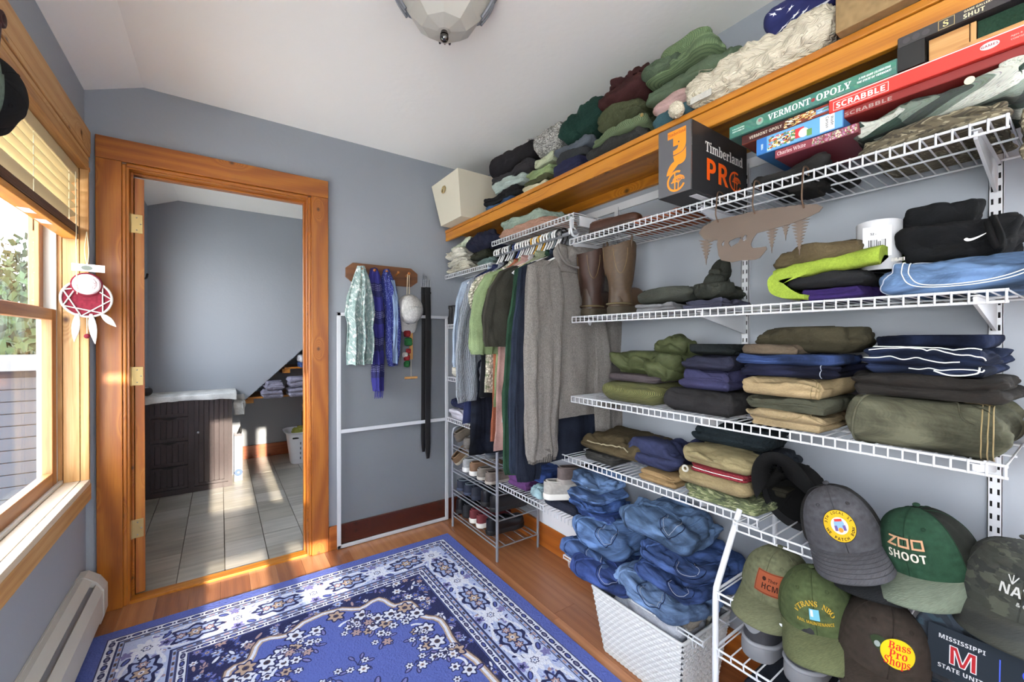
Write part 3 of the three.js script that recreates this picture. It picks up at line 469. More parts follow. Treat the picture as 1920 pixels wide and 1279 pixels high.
cl('folded_sweater', 'moss green textured knit sweater under the burgundy one', 'sweater', cloth(0x545a3c, 'knit', heather), -1.285, -1.01, 2.105, 2.20, { L: 2, m: 2.6, wr: 1.3, fine: 0.0015 });
{
  const g = cl('folded_sweatshirt', 'burgundy sweatshirt folded tall on top of the pine shelf pile', 'sweatshirt', cloth(0x4f2b2b, 'jersey'), -1.30, -1.0, 2.185, 2.33, { L: 1, m: 2.2, n: 3.6, tx: 0.25, wr: 1.3, d: 0.26 });
  lump(g, 'sleeve', cloth(0x482628, 'jersey'), 0.05, 0.10, -0.04, 0.2, 0.2, 0.085, 5);
}
cl('folded_shirt', 'teal blue top at the bottom under the pink one on the pine shelf', 'shirt', cloth(0x3f6670), -0.975, -0.76, 2.012, 2.075, { L: 1, m: 2.5 });
cl('folded_shirt', 'blush pink top under the sage hoodie', 'shirt', cloth(0xc7a09a), -0.975, -0.66, 2.07, 2.125, { L: 2, m: 2.5, d: 0.26, wr: 1.3 });
cl('folded_sweater', 'plain sage green sweater above the blush pink top', 'sweater', cloth(0x5d7056), -1.03, -0.64, 2.112, 2.19, { L: 1, m: 2.4, wr: 1.4 });
{
  const g = cl('folded_hoodie', 'striped sage hoodie heaped highest on the pine shelf', 'hoodie', striped(lines('#70845f', '#566a4c', 22, 0.42), 6, 6, 'rib', 0.002), -1.02, -0.72, 2.178, 2.255, { L: 1, m: 2.1, n: 3, wr: 2.2 });
  const hm = cloth(0x5d7056); part('hood', foldGeo({ w: 0.2, d: 0.17, h: 0.075, seed: 19, L: 1, m: 2, n: 2.4, wr: 1.8 }).translate(0.04, 0.055, -0.02), striped(linesV('#70845f', '#566a4c', 22, 0.42), 6, 6, 'rib', 0.002), g);
  lump(g, 'sleeve', hm, -0.01, 0.02, -0.08, 0.16, 0.2, 0.06, 9);
}
{ // sherpa blanket
  const sm = std({ color: new THREE.Color(0xd2c9b4), roughness: 1, bumpMap: rep(relief.fleece, 5, 5), bumpScale: 0.006 });
  const q = { w: 0.43, d: 0.3, h: 0.125, seed: 5, L: 1, m: 2.5, n: 6, wr: 0.7 }, f0 = foldSurf(q);
  const f = (a, b) => { const p = f0(a, b), k = 0.010 * Math.abs(noise(p.x * 45, p.y * 45 + 9, p.z * 45)) + 0.006 * noise(p.x * 90, p.y * 90, p.z * 90); const nx = Math.cos(a), nz = Math.sin(a); return V(p.x + nx * k * Math.cos(b) * 1.4, p.y + k * Math.max(0, Math.sin(b) + 0.4), p.z + nz * k * Math.cos(b)); };
  const rings = []; for (let j = 0; j <= 60; j++) rings.push(ring(220, (a) => f(a, lerp(-1.5, 1.5, j / 60))));
  const t = thing('blanket', 'cream sherpa throw blanket folded on the pine shelf, with a pompom', 'blanket', [1.262, 2.012, -0.605]); part('folded_sherpa', loft(rings), sm, t);
  const pr = []; for (let j = 0; j <= 20; j++) { const b = lerp(-1.57, 1.57, j / 20); pr.push(ring(28, (a) => { const r = 0.026 + 0.003 * noise(a * 6, b * 9, 3); return V(0.0 + Math.cos(a) * Math.cos(b) * r, 0.014 + Math.sin(b) * r, -0.225 + Math.sin(a) * Math.cos(b) * r); })); } part('pompom', loft(pr), sm, t);
  part('care_label', bx(-0.006, -0.003, 0.004, 0.024, -0.17, -0.10), cloth(0xd5d2c8), t);
}
{ // folded flag-print pillow
  const fm = std({ map: canvasTex(256, 256, (g) => { g.fillStyle = '#23285c'; g.fillRect(0, 0, 256, 256); g.fillStyle = '#d8d8dc'; g.fillRect(150, 110, 106, 34); g.fillStyle = '#a52a35'; g.fillRect(150, 144, 106, 16); g.fillStyle = '#c9c9cf'; g.fillRect(150, 160, 106, 22); g.fillStyle = '#e8e8ec'; const r = rng(6); for (let i = 0; i < 9; i++) { const x = r() * 240, y = r() * 240; g.beginPath(); for (let k = 0; k < 10; k++) { const a = k * PI / 5, q = k % 2 ? 5 : 13; g.lineTo(x + Math.sin(a) * q, y - Math.cos(a) * q); } g.fill(); } }, true), roughness: 0.95 }); fm.map.repeat.set(6, 6);
  cl('throw_pillow', 'dark blue star-spangled pillow on top of the sherpa blanket', 'pillow', fm, -0.60, -0.385, 2.135, 2.235, { L: 1, m: 2, n: 3.5, d: 0.24, x0: 1.30, wr: 0.8 });
}
{ // cardboard box
  const cm = std({ color: new THREE.Color(0xa88a5e), roughness: 0.85, map: mottle });
  const t = thing('cardboard_box', 'plain tan cardboard box at the right end of the pine shelf', 'box');
  part('box_body', bx(1.255, 1.55, 2.012, 2.25, -0.385, 0.15, 'z', 0.003), cm, t); part('box_flap', bx(1.254, 1.40, 2.2505, 2.2535, -0.385, 0.15, 'z'), cm, t); part('box_flap', bx(1.403, 1.551, 2.2505, 2.2535, -0.385, 0.15, 'z'), cm, t);
}
// ---- raised shelf and corner shelf under the pine
cl('folded_towel', 'mint green towel on the raised wire shelf over the hangers', 'towel', cloth(0x9db3a2, 'fleece'), -2.0, -1.62, 1.865, 1.925, { L: 2, wr: 1.3 });
cl('folded_towel', 'peach towel on the raised wire shelf over the hangers', 'towel', cloth(0xc09078, 'fleece'), -2.0, -1.56, 1.818, 1.872, { L: 2, wr: 1.3 });
cl('folded_shirt', 'dark navy shirt heaped beside the peach towel under the pine shelf', 'shirt', cloth(0x25283c), -2.33, -2.03, 1.79, 1.90, { L: 1, m: 2.2, wr: 2, x0: 1.26 });
cl('folded_shirt', 'dark olive shirt on the corner shelf below the navy one', 'shirt', cloth(0x2f3124), -2.28, -2.05, 1.735, 1.80, { L: 1, m: 2.3, wr: 1.8, x0: 1.25 });
cl('folded_shirt', 'grey-teal shirt lowest on the corner shelf beside the cream cloths', 'shirt', cloth(0x6c8580), -2.28, -2.05, 1.70, 1.742, { L: 2, wr: 1.5 });
cl('washcloth', 'pale green-white cloth on top of the cream cloths in the corner', 'cloth', cloth(0xc8d2b4, 'fleece'), -2.58, -2.26, 1.845, 1.91, { L: 1, m: 2.2, wr: 2.2, x0: 1.26 });
[[-2.60, 1.70, 1.745], [-2.61, 1.742, 1.79], [-2.59, 1.785, 1.85]].forEach(([z, y0, y1], i) => cl('washcloth', ['cream cloth lowest of the bundled cloths on the corner shelf', 'cream cloth in the middle of the bundle on the corner shelf', 'cream cloth near the top of the bundle on the corner shelf'][i], 'cloth', cloth([0xcac4ae, 0xd6d2c0, 0xdedac8][i], 'fleece'), z, -2.27, y0, y1, { L: 2, cre: 0.018, wr: 1.9, x0: 1.255 - i * 0.005 }));

// ---- second shelf (1.35)
const Y2 = 1.354;
cl('folded_pants', 'light grey pants beside the brown boots', 'pants', cloth(0x77787c), -1.06, -0.86, Y2, Y2 + 0.033, { L: 2, d: 0.24 });
cl('folded_shirt', 'blue-grey shirt right of the light grey pants by the boots', 'shirt', cloth(0x45465a), -0.87, -0.68, Y2, Y2 + 0.036, { L: 2, d: 0.24, wr: 1.4 });
cl('folded_pants', 'dark grey-green pants lying over the grey pants by the boots', 'pants', cloth(0x43463f), -1.07, -0.81, Y2 + 0.032, Y2 + 0.09, { L: 1, m: 2.3, x0: 1.32, d: 0.22 });
{ const g = cl('waist_apron', 'dark olive canvas bundle with a raised strap on the second shelf', 'bundle', cloth(0x373a33), -0.82, -0.70, Y2 + 0.034, Y2 + 0.085, { L: 1, m: 2.2, x0: 1.30, d: 0.2, wr: 1.8 }); lump(g, 'strap', cloth(0x30332d), 0.04, 0.03, 0.0, 0.085, 0.11, 0.075, 17); }
cl('folded_jersey', 'purple jersey with orange trim under the neon-edged jacket', 'jersey', cloth(0x34215f), -0.495, -0.335, Y2, Y2 + 0.038, { L: 1, m: 2.6 });

cl('folded_jacket', 'black jacket lining inside the neon fold on the second shelf', 'jacket', cloth(0x252628), -0.515, -0.32, Y2 + 0.036, Y2 + 0.076, { L: 1, m: 2.6, x0: 1.284 });
{ // neon strip wraps the black jacket
  const t = thing('safety_shirt', 'neon yellow-green safety shirt wrapped round the black jacket', 'shirt');
  const pr = [[1.288, 1.412], [1.275, 1.422], [1.277, 1.444], [1.31, 1.456], [1.56, 1.456]], o = [[1.56, 1.442], [1.32, 1.440], [1.298, 1.424]], all = [...pr, ...o];
  const rings = []; for (let k = 0; k <= 20; k++) { const z = lerp(-0.535, -0.305, k / 20), up = 0.020 * (k / 20); rings.push(all.map(([x, y], i) => V(x - 0.006 * noise(k * 0.4, i), y + up + 0.004 * noise(k * 0.5, i * 0.5, 4), z))); }
  part('body', loft(rings), cloth(0x93ad00), t); { const c = [[-0.44, 1.443], [-0.50, 1.442], [-0.536, 1.434], [-0.552, 1.413], [-0.546, 1.388], [-0.51, 1.366], [-0.46, 1.358]], th = 0.013, inn = c.map(([z, y], k) => { const p = c[Math.max(0, k - 1)], n = c[Math.min(c.length - 1, k + 1)], L = Math.hypot(n[0] - p[0], n[1] - p[1]); return [z + (-(n[1] - p[1])) / L * -th, y + (n[0] - p[0]) / L * -th]; }).map(([z, y], k) => [2 * c[k][0] - z, 2 * c[k][1] - y]);
    const crv = (l) => new THREE.CatmullRomCurve3(l.map(([z, y]) => V(0, y, z))).getPoints(18), A = crv(c), B = crv(inn).reverse();
    part('left_fold', loft(Array.from({ length: 9 }, (_, k) => { const x = 1.278 + k * 0.03; return [...A, ...B].map((p, i) => V(x + 0.003 * noise(i * 0.5, k), p.y + 0.003 * noise(i * 0.4, k * 0.6, 3), p.z + 0.004 * noise(i * 0.3, k * 0.5, 7))); })), cloth(0x93ad00), t); }
}
cl('folded_shirt', 'olive-brown shirt lying on the neon safety shirt', 'shirt', cloth(0x5a4d33), -0.56, -0.325, Y2 + 0.092, Y2 + 0.155, { L: 1, m: 2.2, tz: 0.35, wr: 1.5, x0: 1.28, d: 0.26 });
{ // pale jeans
  const g = cl('folded_jeans', 'light blue jeans spilling off the right end of the second shelf', 'jeans', denim(0x6f8db3), -0.345, 0.02, Y2 - 0.002, Y2 + 0.078, { L: 1, m: 2.4, x0: 1.262, d: 0.3, wr: 1.2 });
  seam(g, 'pocket_seam', [[2.55, 0.95], [2.62, 0.3], [2.9, -0.25], [3.25, -0.42], [3.6, -0.35], [3.72, 0.1], [3.72, 0.8]], 0.0012, paleThread, 0.0012, 60); seam(g, 'pocket_seam', [[2.60, 0.95], [2.67, 0.3], [2.93, -0.19], [3.25, -0.35], [3.55, -0.3], [3.66, 0.1], [3.67, 0.8]], 0.0012, paleThread, 0.0012, 60); seam(g, 'side_seam', [[4.05, -0.7], [3.95, 0], [3.9, 0.7], [3.8, 1.2]], 0.0014, thread);
}
{ // black jacket with a white mark
  const g = cl('folded_jacket', 'black sports jacket with a white curved mark, heaped on the light blue jeans', 'jacket', cloth(0x17181a), -0.315, -0.075, 1.425, 1.525, { L: 1, m: 2.1, n: 3, wr: 2, x0: 1.325, d: 0.24 });
  part('hood', foldGeo({ w: 0.17, d: 0.16, h: 0.09, seed: 31, L: 1, m: 2, n: 2.5, wr: 2 }).translate(0.05, 0.06, -0.03), cloth(0x1b1c1e), g);
  part('drawstring', tube([[0.0, 0.07, 0.055], [-0.012, 0.045, 0.06], [-0.016, 0.01, 0.07], [-0.01, 0.03, 0.075], [0.0, 0.08, 0.062]], 0.006, 24, 8), cloth(0x141516), g);
  const sw = new THREE.Shape(); sw.moveTo(-0.022, 0.002); sw.quadraticCurveTo(-0.014, -0.014, 0.022, 0.014); sw.quadraticCurveTo(-0.010, -0.002, -0.014, 0.004); sw.quadraticCurveTo(-0.018, 0.008, -0.022, 0.002);
  const s = part('logo', new THREE.ExtrudeGeometry(sw, { depth: 0.002, bevelEnabled: false }), std({ color: 0xe8e8e8, roughness: 0.8 }), g); s.rotation.set(0, -PI / 2, 0); s.position.set(-0.012, 0.035, 0.04); s.scale.setScalar(0.8);
  const tx = canvasTex(128, 64, (c) => { c.clearRect(0, 0, 128, 64); c.fillStyle = '#a9a59c'; c.font = 'bold 46px sans-serif'; c.fillText('EAR', 12, 48); });
  const lt = part('lettering', new THREE.BoxGeometry(0.001, 0.016, 0.032), std({ map: tx, roughness: 0.9, transparent: true }), g); lt.position.set(-0.006, 0.012, -0.085); lt.rotation.y = 0.1;
}
{ // curled white cardboard sleeve with a bar code
  const t = thing('paper_sleeve', 'curled white cardboard sleeve with a bar code beside the black jacket', 'packaging', [1.40, 1.425, -0.335], 0.25);
  const pts = []; for (let k = 0; k <= 30; k++) { const a = lerp(0.5, 5.3, k / 30); pts.push([Math.cos(a) * 0.058, Math.sin(a) * 0.045]); }
  const rr = (y, s) => [...pts.map(([a, b]) => V(a * s, y, b * s)), ...[...pts].reverse().map(([a, b]) => V(a * s * 0.97, y, b * s * 0.97))];
  part('sleeve', loft([rr(0, 1), rr(0.06, 1), rr(0.125, 1.02)]), std({ color: 0xb4b5b8, roughness: 0.7 }), t);
  const bc = canvasTex(128, 160, (c) => { c.fillStyle = '#b9babd'; c.fillRect(0, 0, 128, 160); c.fillStyle = '#222'; const r = rng(4); let x = 26; while (x < 100) { const w = 1 + r() * 4; c.fillRect(x, 70, w, 60); x += w + 1.5 + r() * 4; } c.font = 'bold 16px sans-serif'; c.fillText('52 - L', 34, 44); c.font = '10px monospace'; c.fillText('0 28457 19026', 26, 144); });
  const b = part('printed_label', new THREE.BoxGeometry(0.001, 0.075, 0.055), std({ map: bc, roughness: 0.7 }), t); b.position.set(-0.0575, 0.07, -0.004); b.rotation.y = 0.0;
}
// ---- third shelf (1.0)
const Y3 = 1.0;
cl('folded_sweater', 'olive and black striped knit sweater at the left end of the third shelf', 'sweater', striped(linesV('#6a6a3a', '#2f3120', 16, 0.4), 9, 9, 'rib', 0.003), -1.215, -0.92, Y3, Y3 + 0.088, { L: 1, m: 2.2, n: 3.6, wr: 0.7, x0: 1.28 });
cl('folded_shirt', 'mauve-grey shirt under the shiny olive jacket', 'shirt', cloth(0x4d4548), -1.19, -0.93, Y3 + 0.075, Y3 + 0.115, { L: 1, m: 2.6, x0: 1.30 });
{ const om = cloth(0x4d5531, 'jersey', mottle, 0.6); const g = cl('folded_jacket', 'rumpled shiny olive jacket on the striped knit sweater', 'jacket', om, -1.20, -0.87, Y3 + 0.105, Y3 + 0.205, { L: 1, m: 2, n: 3.2, wr: 2.4, tx: 0.2, x0: 1.315 }); lump(g, 'sleeve', om, -0.01, -0.02, 0.08, 0.13, 0.2, 0.09, 13); lump(g, 'collar', om, 0.08, 0.06, 0.06, 0.18, 0.15, 0.07, 15); }
cl('folded_shirt', 'dark charcoal shirt lowest beside the striped sweater on the third shelf', 'shirt', cloth(0x2b2a2b), -0.915, -0.64, Y3, Y3 + 0.085, { L: 1, m: 2.6, wr: 0.9, x0: 1.278 });
cl('folded_shirt', 'blue-violet shirt between the charcoal and navy ones', 'shirt', cloth(0x37375a), -0.885, -0.655, Y3 + 0.076, Y3 + 0.15, { L: 2, m: 2.5, wr: 1.2, x0: 1.29 });
cl('folded_shirt', 'navy shirt folded over the blue-violet one', 'shirt', cloth(0x2b2d40), -0.885, -0.66, Y3 + 0.142, Y3 + 0.20, { L: 1, m: 2.4, tx: 0.2, x0: 1.305 });
{ const g = cl('folded_shirt', 'black-green shirt bunched on top of the navy one', 'shirt', cloth(0x1d2324), -0.84, -0.68, Y3 + 0.19, Y3 + 0.235, { L: 1, m: 2, wr: 2, x0: 1.36, d: 0.2 }); }
{ const g = cl('folded_pants', 'tan cotton pants lowest in the pants stack of the third shelf', 'pants', cloth(0x9c8760), -0.63, -0.40, Y3, Y3 + 0.052, { L: 2, wr: 1.4, x0: 1.268, d: 0.3 }); seam(g, 'seam', [[2.6, 0.9], [2.8, 0.2], [3.1, 0.1], [3.5, 0.2]], 0.0012, tanThread); }
cl('folded_pants', 'grey-olive pants between the two tan pairs', 'pants', cloth(0x4b4c3d), -0.63, -0.395, Y3 + 0.048, Y3 + 0.092, { L: 1, m: 2.6, wr: 1.4, x0: 1.27, d: 0.3 });
{ const g = cl('folded_pants', 'tan cargo pants with seamed pocket below the dark navy pair', 'pants', cloth(0xa58e64), -0.65, -0.395, Y3 + 0.086, Y3 + 0.148, { L: 1, m: 2.4, wr: 1.3, x0: 1.265, d: 0.3 }); for (const o of [0, 0.07, 0.14]) seam(g, 'seam', [[2.55 - o, 1.1], [2.55 - o, 0.4], [2.6 - o, -0.2], [2.62 - o, -0.7]], 0.0011, tanThread); }
{ const g = cl('folded_jeans', 'dark navy jeans between the tan cargo pants and blue jeans', 'jeans', denim(0x23263c), -0.655, -0.385, Y3 + 0.142, Y3 + 0.182, { L: 2, x0: 1.275, d: 0.3 }); seam(g, 'seam', [[2.5, 0.9], [2.5, 0.2], [2.5, -0.6]], 0.001, thread); }
cl('folded_jeans', 'washed mid-blue jeans beneath the taupe pants', 'jeans', denim(0x3c4f7c), -0.66, -0.385, Y3 + 0.176, Y3 + 0.21, { L: 1, m: 2.6, x0: 1.272, d: 0.3, wr: 1.1 });
cl('folded_pants', 'taupe pants with a rolled hem on the washed blue jeans', 'pants', cloth(0x5d5040), -0.645, -0.47, Y3 + 0.204, Y3 + 0.238, { L: 1, m: 2.4, x0: 1.285, d: 0.28 });
{ const om = cloth(0x3f3a29); const g = cl('folded_pants', 'brown-green pants heaped on top of the pants stack', 'pants', om, -0.64, -0.36, Y3 + 0.212, Y3 + 0.285, { L: 1, m: 2, n: 3, wr: 2, crown: 0.15, x0: 1.325, d: 0.25 }); seam(g, 'seam', [[2.4, 0.9], [2.8, 0.9], [3.4, 1.0], [3.9, 0.9]], 0.002, om, 0.001); }
{ const g = cl('folded_jeans', 'big faded olive jeans filling the right end of the third shelf', 'jeans', cloth(0x666551, 'denim', faded), -0.392, -0.09, Y3 - 0.004, Y3 + 0.118, { L: 1, m: 2.8, n: 6, wr: 0.9, x0: 1.258, d: 0.31 }); for (const o of [0, 0.05, 0.10]) seam(g, 'seam', [[2.52 + o, 1.2], [2.5 + o, 0.6], [2.5 + o, -0.2], [2.52 + o, -0.9]], 0.0013, tanThread, 0.0012); seam(g, 'pocket_edge', [[2.64, 0.25], [2.72, 0.3], [2.8, 0.7], [2.85, 1.0]], 0.002, cloth(0x5c5b48)); seam(g, 'leg_edge', [[3.78, -0.9], [3.75, 0], [3.65, 0.7], [3.6, 1.1]], 0.003, cloth(0x6a6954)); }
{ const g = cl('folded_pants', 'black-brown pants above the faded olive jeans', 'pants', cloth(0x292623), -0.40, -0.095, Y3 + 0.112, Y3 + 0.172, { L: 2, wr: 1.1, x0: 1.275, d: 0.3, cre: 0.02 }); }
{ const jm = denim(0x26304a); const g = cl('folded_jeans', 'dark blue jeans with pale frayed edges on the black-brown pants', 'jeans', jm, -0.405, -0.115, Y3 + 0.165, Y3 + 0.232, { L: 3, cre: 0.016, wr: 1, x0: 1.282, d: 0.29 });
  for (const [b, a0, a1] of [[0.75, 2.35, 3.95], [0.36, 2.3, 3.8], [0.08, 2.7, 4.0], [-0.32, 2.3, 3.3]]) seam(g, 'frayed_edge', Array.from({ length: 9 }, (_, k) => [lerp(a0, a1, k / 8), b + 0.10 * noise(k * 1.3, b * 9)]), 0.0014, paleThread, 0.002, 60);
  seam(g, 'frayed_edge', [[2.45, -0.1], [2.55, -0.5], [2.8, -0.7], [3.0, -0.4]], 0.0019, paleThread, 0.002); }
{ const g = cl('folded_jeans', 'dark indigo jeans behind the frayed pair on the third shelf', 'jeans', denim(0x222b45), -0.37, -0.13, Y3 + 0.222, Y3 + 0.262, { L: 1, x0: 1.38, d: 0.2 }); }
cl('folded_shirt', 'yellow patterned shirt squeezed at the right end of the third shelf', 'shirt', cloth(0x8d8350), -0.10, 0.0, Y3 + 0.006, Y3 + 0.09, { L: 1, m: 2.2, wr: 2, x0: 1.36, d: 0.2 });
// ---- fourth shelf (.722)
const Y4 = 0.727;
cl('folded_shirt', 'grey shirt under the olive canvas shirt on the fourth shelf', 'shirt', cloth(0x3b3a37), -1.33, -1.13, Y4, Y4 + 0.045, { L: 2, x0: 1.29, d: 0.26 });
{ const om = cloth(0x54482f); const g = cl('folded_shirt', 'olive canvas shirt with a pale edge at the left of the fourth shelf', 'shirt', om, -1.345, -1.0, Y4 + 0.04, Y4 + 0.115, { L: 1, m: 2.2, wr: 1.4, tx: 0.3, x0: 1.29, d: 0.28 }); seam(g, 'pale_edge', [[2.6, 0.2], [2.9, 0.5], [3.4, 0.4], [3.7, 0.3]], 0.003, cloth(0xb0a684)); }
cl('folded_pants', 'golden tan pants under the crumpled blue shirt', 'pants', cloth(0x93764a), -1.02, -0.835, Y4, Y4 + 0.04, { L: 2, cre: 0.016, x0: 1.275, d: 0.27 });
cl('folded_shirt', 'crumpled dark blue work shirt in the middle of the fourth shelf', 'shirt', cloth(0x2f3556), -1.13, -0.855, Y4 + 0.034, Y4 + 0.145, { L: 1, m: 2, n: 3, wr: 2.4, x0: 1.285 });
const camo = (seed, cols, n, s) => std({ map: canvasTex(256, 256, (g) => { const r = rng(seed); g.fillStyle = cols[0]; g.fillRect(0, 0, 256, 256); for (let i = 0; i < n; i++) { g.fillStyle = cols[Math.floor(r() * cols.length)]; const x = r() * 256, y = r() * 256; g.beginPath(); for (let k = 0; k < 9; k++) { const a = k / 9 * 6.283, q = (6 + r() * 16) * s; g.lineTo(x + Math.cos(a) * q * 1.5, y + Math.sin(a) * q * 0.8); } g.fill(); } }, true), roughness: 0.95, bumpMap: rep(relief.jersey, 5, 5), bumpScale: 0.0006 });
const camoGreen = camo(5, ['#4a5236', '#6d7350', '#333a28', '#858766', '#59603f'], 260, 0.7); camoGreen.map.repeat.set(7, 7);
cl('folded_pants', 'green camouflage pants lowest under the khaki stack on the fourth shelf', 'pants', camoGreen, -0.83, -0.56, Y4, Y4 + 0.045, { L: 2, x0: 1.262, d: 0.3, wr: 1.3 });
cl('folded_pants', 'dark brown camouflage pants at the right end of the fourth shelf', 'pants', cloth(0x2d2a20), -0.66, -0.53, Y4 + 0.03, Y4 + 0.075, { L: 2, x0: 1.37, d: 0.22 });
{ const km = cloth(0x8a7952); const g = cl('folded_pants', 'khaki pants with a dangling cord under the red-trimmed layer', 'pants', km, -0.845, -0.60, Y4 + 0.042, Y4 + 0.092, { L: 1, m: 2.3, x0: 1.262, d: 0.29, wr: 1.1 }); part('cord_loop', new THREE.TorusGeometry(0.009, 0.0035, 8, 20).rotateY(PI / 2).translate(-0.004, 0.055, -0.07), cloth(0xd8d4c4), g); }
{ const rm = cloth(0x8c2430, 'rib'); const g = cl('folded_shorts', 'red cotton shorts sandwiched between the khaki pants', 'shorts', rm, -0.80, -0.60, Y4 + 0.088, Y4 + 0.112, { L: 2, cre: 0.008, x0: 1.268, d: 0.28, wr: 0.6 }); seam(g, 'white_stitching', [[2.4, 0.05], [2.8, 0.02], [3.3, 0.0], [3.9, 0.05]], 0.0011, paleThread, 0.002); }
cl('folded_pants', 'pale khaki pants on top of the red shorts', 'pants', cloth(0x8f8259), -0.845, -0.585, Y4 + 0.108, Y4 + 0.162, { L: 1, m: 2.2, x0: 1.268, d: 0.27, wr: 1.3, tz: -0.12 });
cl('folded_sweatpants', 'dark slate sweatpants folded behind the khaki pants', 'sweatpants', cloth(0x2c333c, 'fleece'), -0.83, -0.55, Y4 + 0.085, Y4 + 0.165, { L: 1, m: 2.1, x0: 1.38, d: 0.21 });
cl('folded_sweatpants', 'blue-black sweatpants topping the pile on the fourth shelf', 'sweatpants', cloth(0x1c262b, 'fleece'), -0.86, -0.58, Y4 + 0.15, Y4 + 0.235, { L: 2, m: 2.2, x0: 1.36, d: 0.22 });
// ---- low shelves
const Y5 = 0.445;
cl('folded_shirt', 'purple and pink top by the frame of the shoe rack', 'shirt', cloth(0x6a3d78), -1.93, -1.72, Y5, Y5 + 0.07, { L: 2, wr: 1.8, x0: 1.29, d: 0.22 });
cl('folded_shirt', 'magenta top on the purple one beside the shoe rack', 'shirt', cloth(0x8d3f72), -1.90, -1.74, Y5 + 0.062, Y5 + 0.11, { L: 1, m: 2.1, wr: 2, x0: 1.30, d: 0.2 });
cl('folded_shirt', 'blue denim shirt crumpled between the purple top and white shoe', 'shirt', denim(0x3f5590), -1.80, -1.62, Y5 + 0.055, Y5 + 0.12, { L: 1, m: 2.1, wr: 2, x0: 1.31, d: 0.2 });
cl('folded_shirt', 'pale aqua top on the low shelf beside the white shoe', 'shirt', cloth(0x9fc3cc), -1.71, -1.60, Y5, Y5 + 0.055, { L: 1, m: 2.2, wr: 1.6, x0: 1.295, d: 0.2 });
cl('folded_pants', 'dark navy pants trailing along the low shelf under the white shoe', 'pants', cloth(0x262a3a), -1.61, -1.36, Y5 - 0.01, Y5 + 0.03, { L: 1, m: 2.2, wr: 1.6, x0: 1.30, d: 0.25 });
[[0.43, 0.485, 0x526cae, 'indigo jean shorts lowest in the rumpled stack on the low shelf'], [0.475, 0.53, 0x5877b4, 'mid-blue jean shorts second in the rumpled stack on the low shelf'], [0.52, 0.565, 0x7796c8, 'frayed sky-blue jean shorts third in the rumpled stack'], [0.555, 0.645, 0x86a6d2, 'pale blue jean shorts on top of the rumpled stack']].forEach(([a, b, c, l], i) => { const g = cl('jean_shorts', l, 'jean shorts', denim(c), -1.47 + i * 0.008, -1.215 - i * 0.005, a, b, { L: 1, m: 2.1, n: 3.2, wr: 2.3, x0: 1.315, d: 0.25, group: undefined }); seam(g, 'hem', [[2.2, 0.0], [2.7, -0.1], [3.3, 0.05], [3.9, -0.05]], 0.0045, denim(c), 0.002); });
// ---- jeans heaped on the lowest shelf over the basket
const jeansPile = [
  [-1.42, -1.13, 0.278, 0.355, 1.235, 0.30, 0x6480b4, 'blue jeans folded lowest at the left of the jeans heap', 0.0],
  [-1.30, -0.99, 0.262, 0.335, 1.20, 0.33, 0x4a5f9c, 'deep blue jeans with turned pocket at the front of the jeans heap', 0.1],
  [-1.16, -0.80, 0.272, 0.36, 1.215, 0.33, 0x86a3cc, 'light blue jeans under the twin pocketed pairs of the heap', -0.1],
  [-1.38, -1.06, 0.345, 0.475, 1.245, 0.30, 0x7292c2, 'washed blue jeans topping the left half of the jeans heap', 0.0],
  [-1.10, -0.76, 0.345, 0.425, 1.245, 0.32, 0x4d6499, 'dark blue jeans with an arched pocket seam in the heap', -0.15],
  [-1.11, -0.75, 0.415, 0.485, 1.275, 0.30, 0x50689c, 'mid-dark blue jeans with a flat back pocket in the heap', -0.12],
  [-1.12, -0.80, 0.475, 0.615, 1.285, 0.29, 0x6a85a8, 'greyish blue jeans with belt loops on top of the heap', -0.05],
];
jeansPile.forEach(([z0, z1, y0, y1, x0, d, c, l, ry], i) => {
  const m = denim(c), g = cl('folded_jeans', l, 'jeans', m, z0, z1, y0, y1, { L: i > 4 ? 1 : 1, m: 2.1, n: 3.4, wr: 1.9, x0, d, ry });
  const a = 2.75 + 0.2 * Math.sin(i), s = 0.36; // back pocket: a welted outline
  seam(g, 'back_pocket', [[a - s, 0.95], [a - s * 0.95, 0.35], [a - s * 0.2, 0.02], [a + s * 0.75, 0.3], [a + s, 0.95]], 0.0016, denim(0x2c3a63), 0.0012, 50); seam(g, 'pocket_stitching', [[a - s * 0.8, 0.9], [a - s * 0.75, 0.42], [a - s * 0.2, 0.12], [a + s * 0.6, 0.38], [a + s * 0.82, 0.9]], 0.0008, thread, 0.0015, 40);
  seam(g, 'side_seam', [[1.2, 0.5], [2.0, 0.6], [2.9, 1.2], [3.6, 1.1], [4.4, 0.6]], 0.0022, m, 0.001, 50); seam(g, 'waistband', [[3.6, -0.7], [3.75, -0.1], [3.8, 0.5], [3.7, 1.1]], 0.006, m, 0.001, 40);
});
// ---------------------------------------------------------------- boxes and games on the top wire shelf
const print = (w, h, draw, rough = 0.5) => new THREE.MeshPhysicalMaterial({ specularIntensity: rough > 0.8 ? 0.3 : 1, map: canvasTex(w, h, draw), roughness: rough });
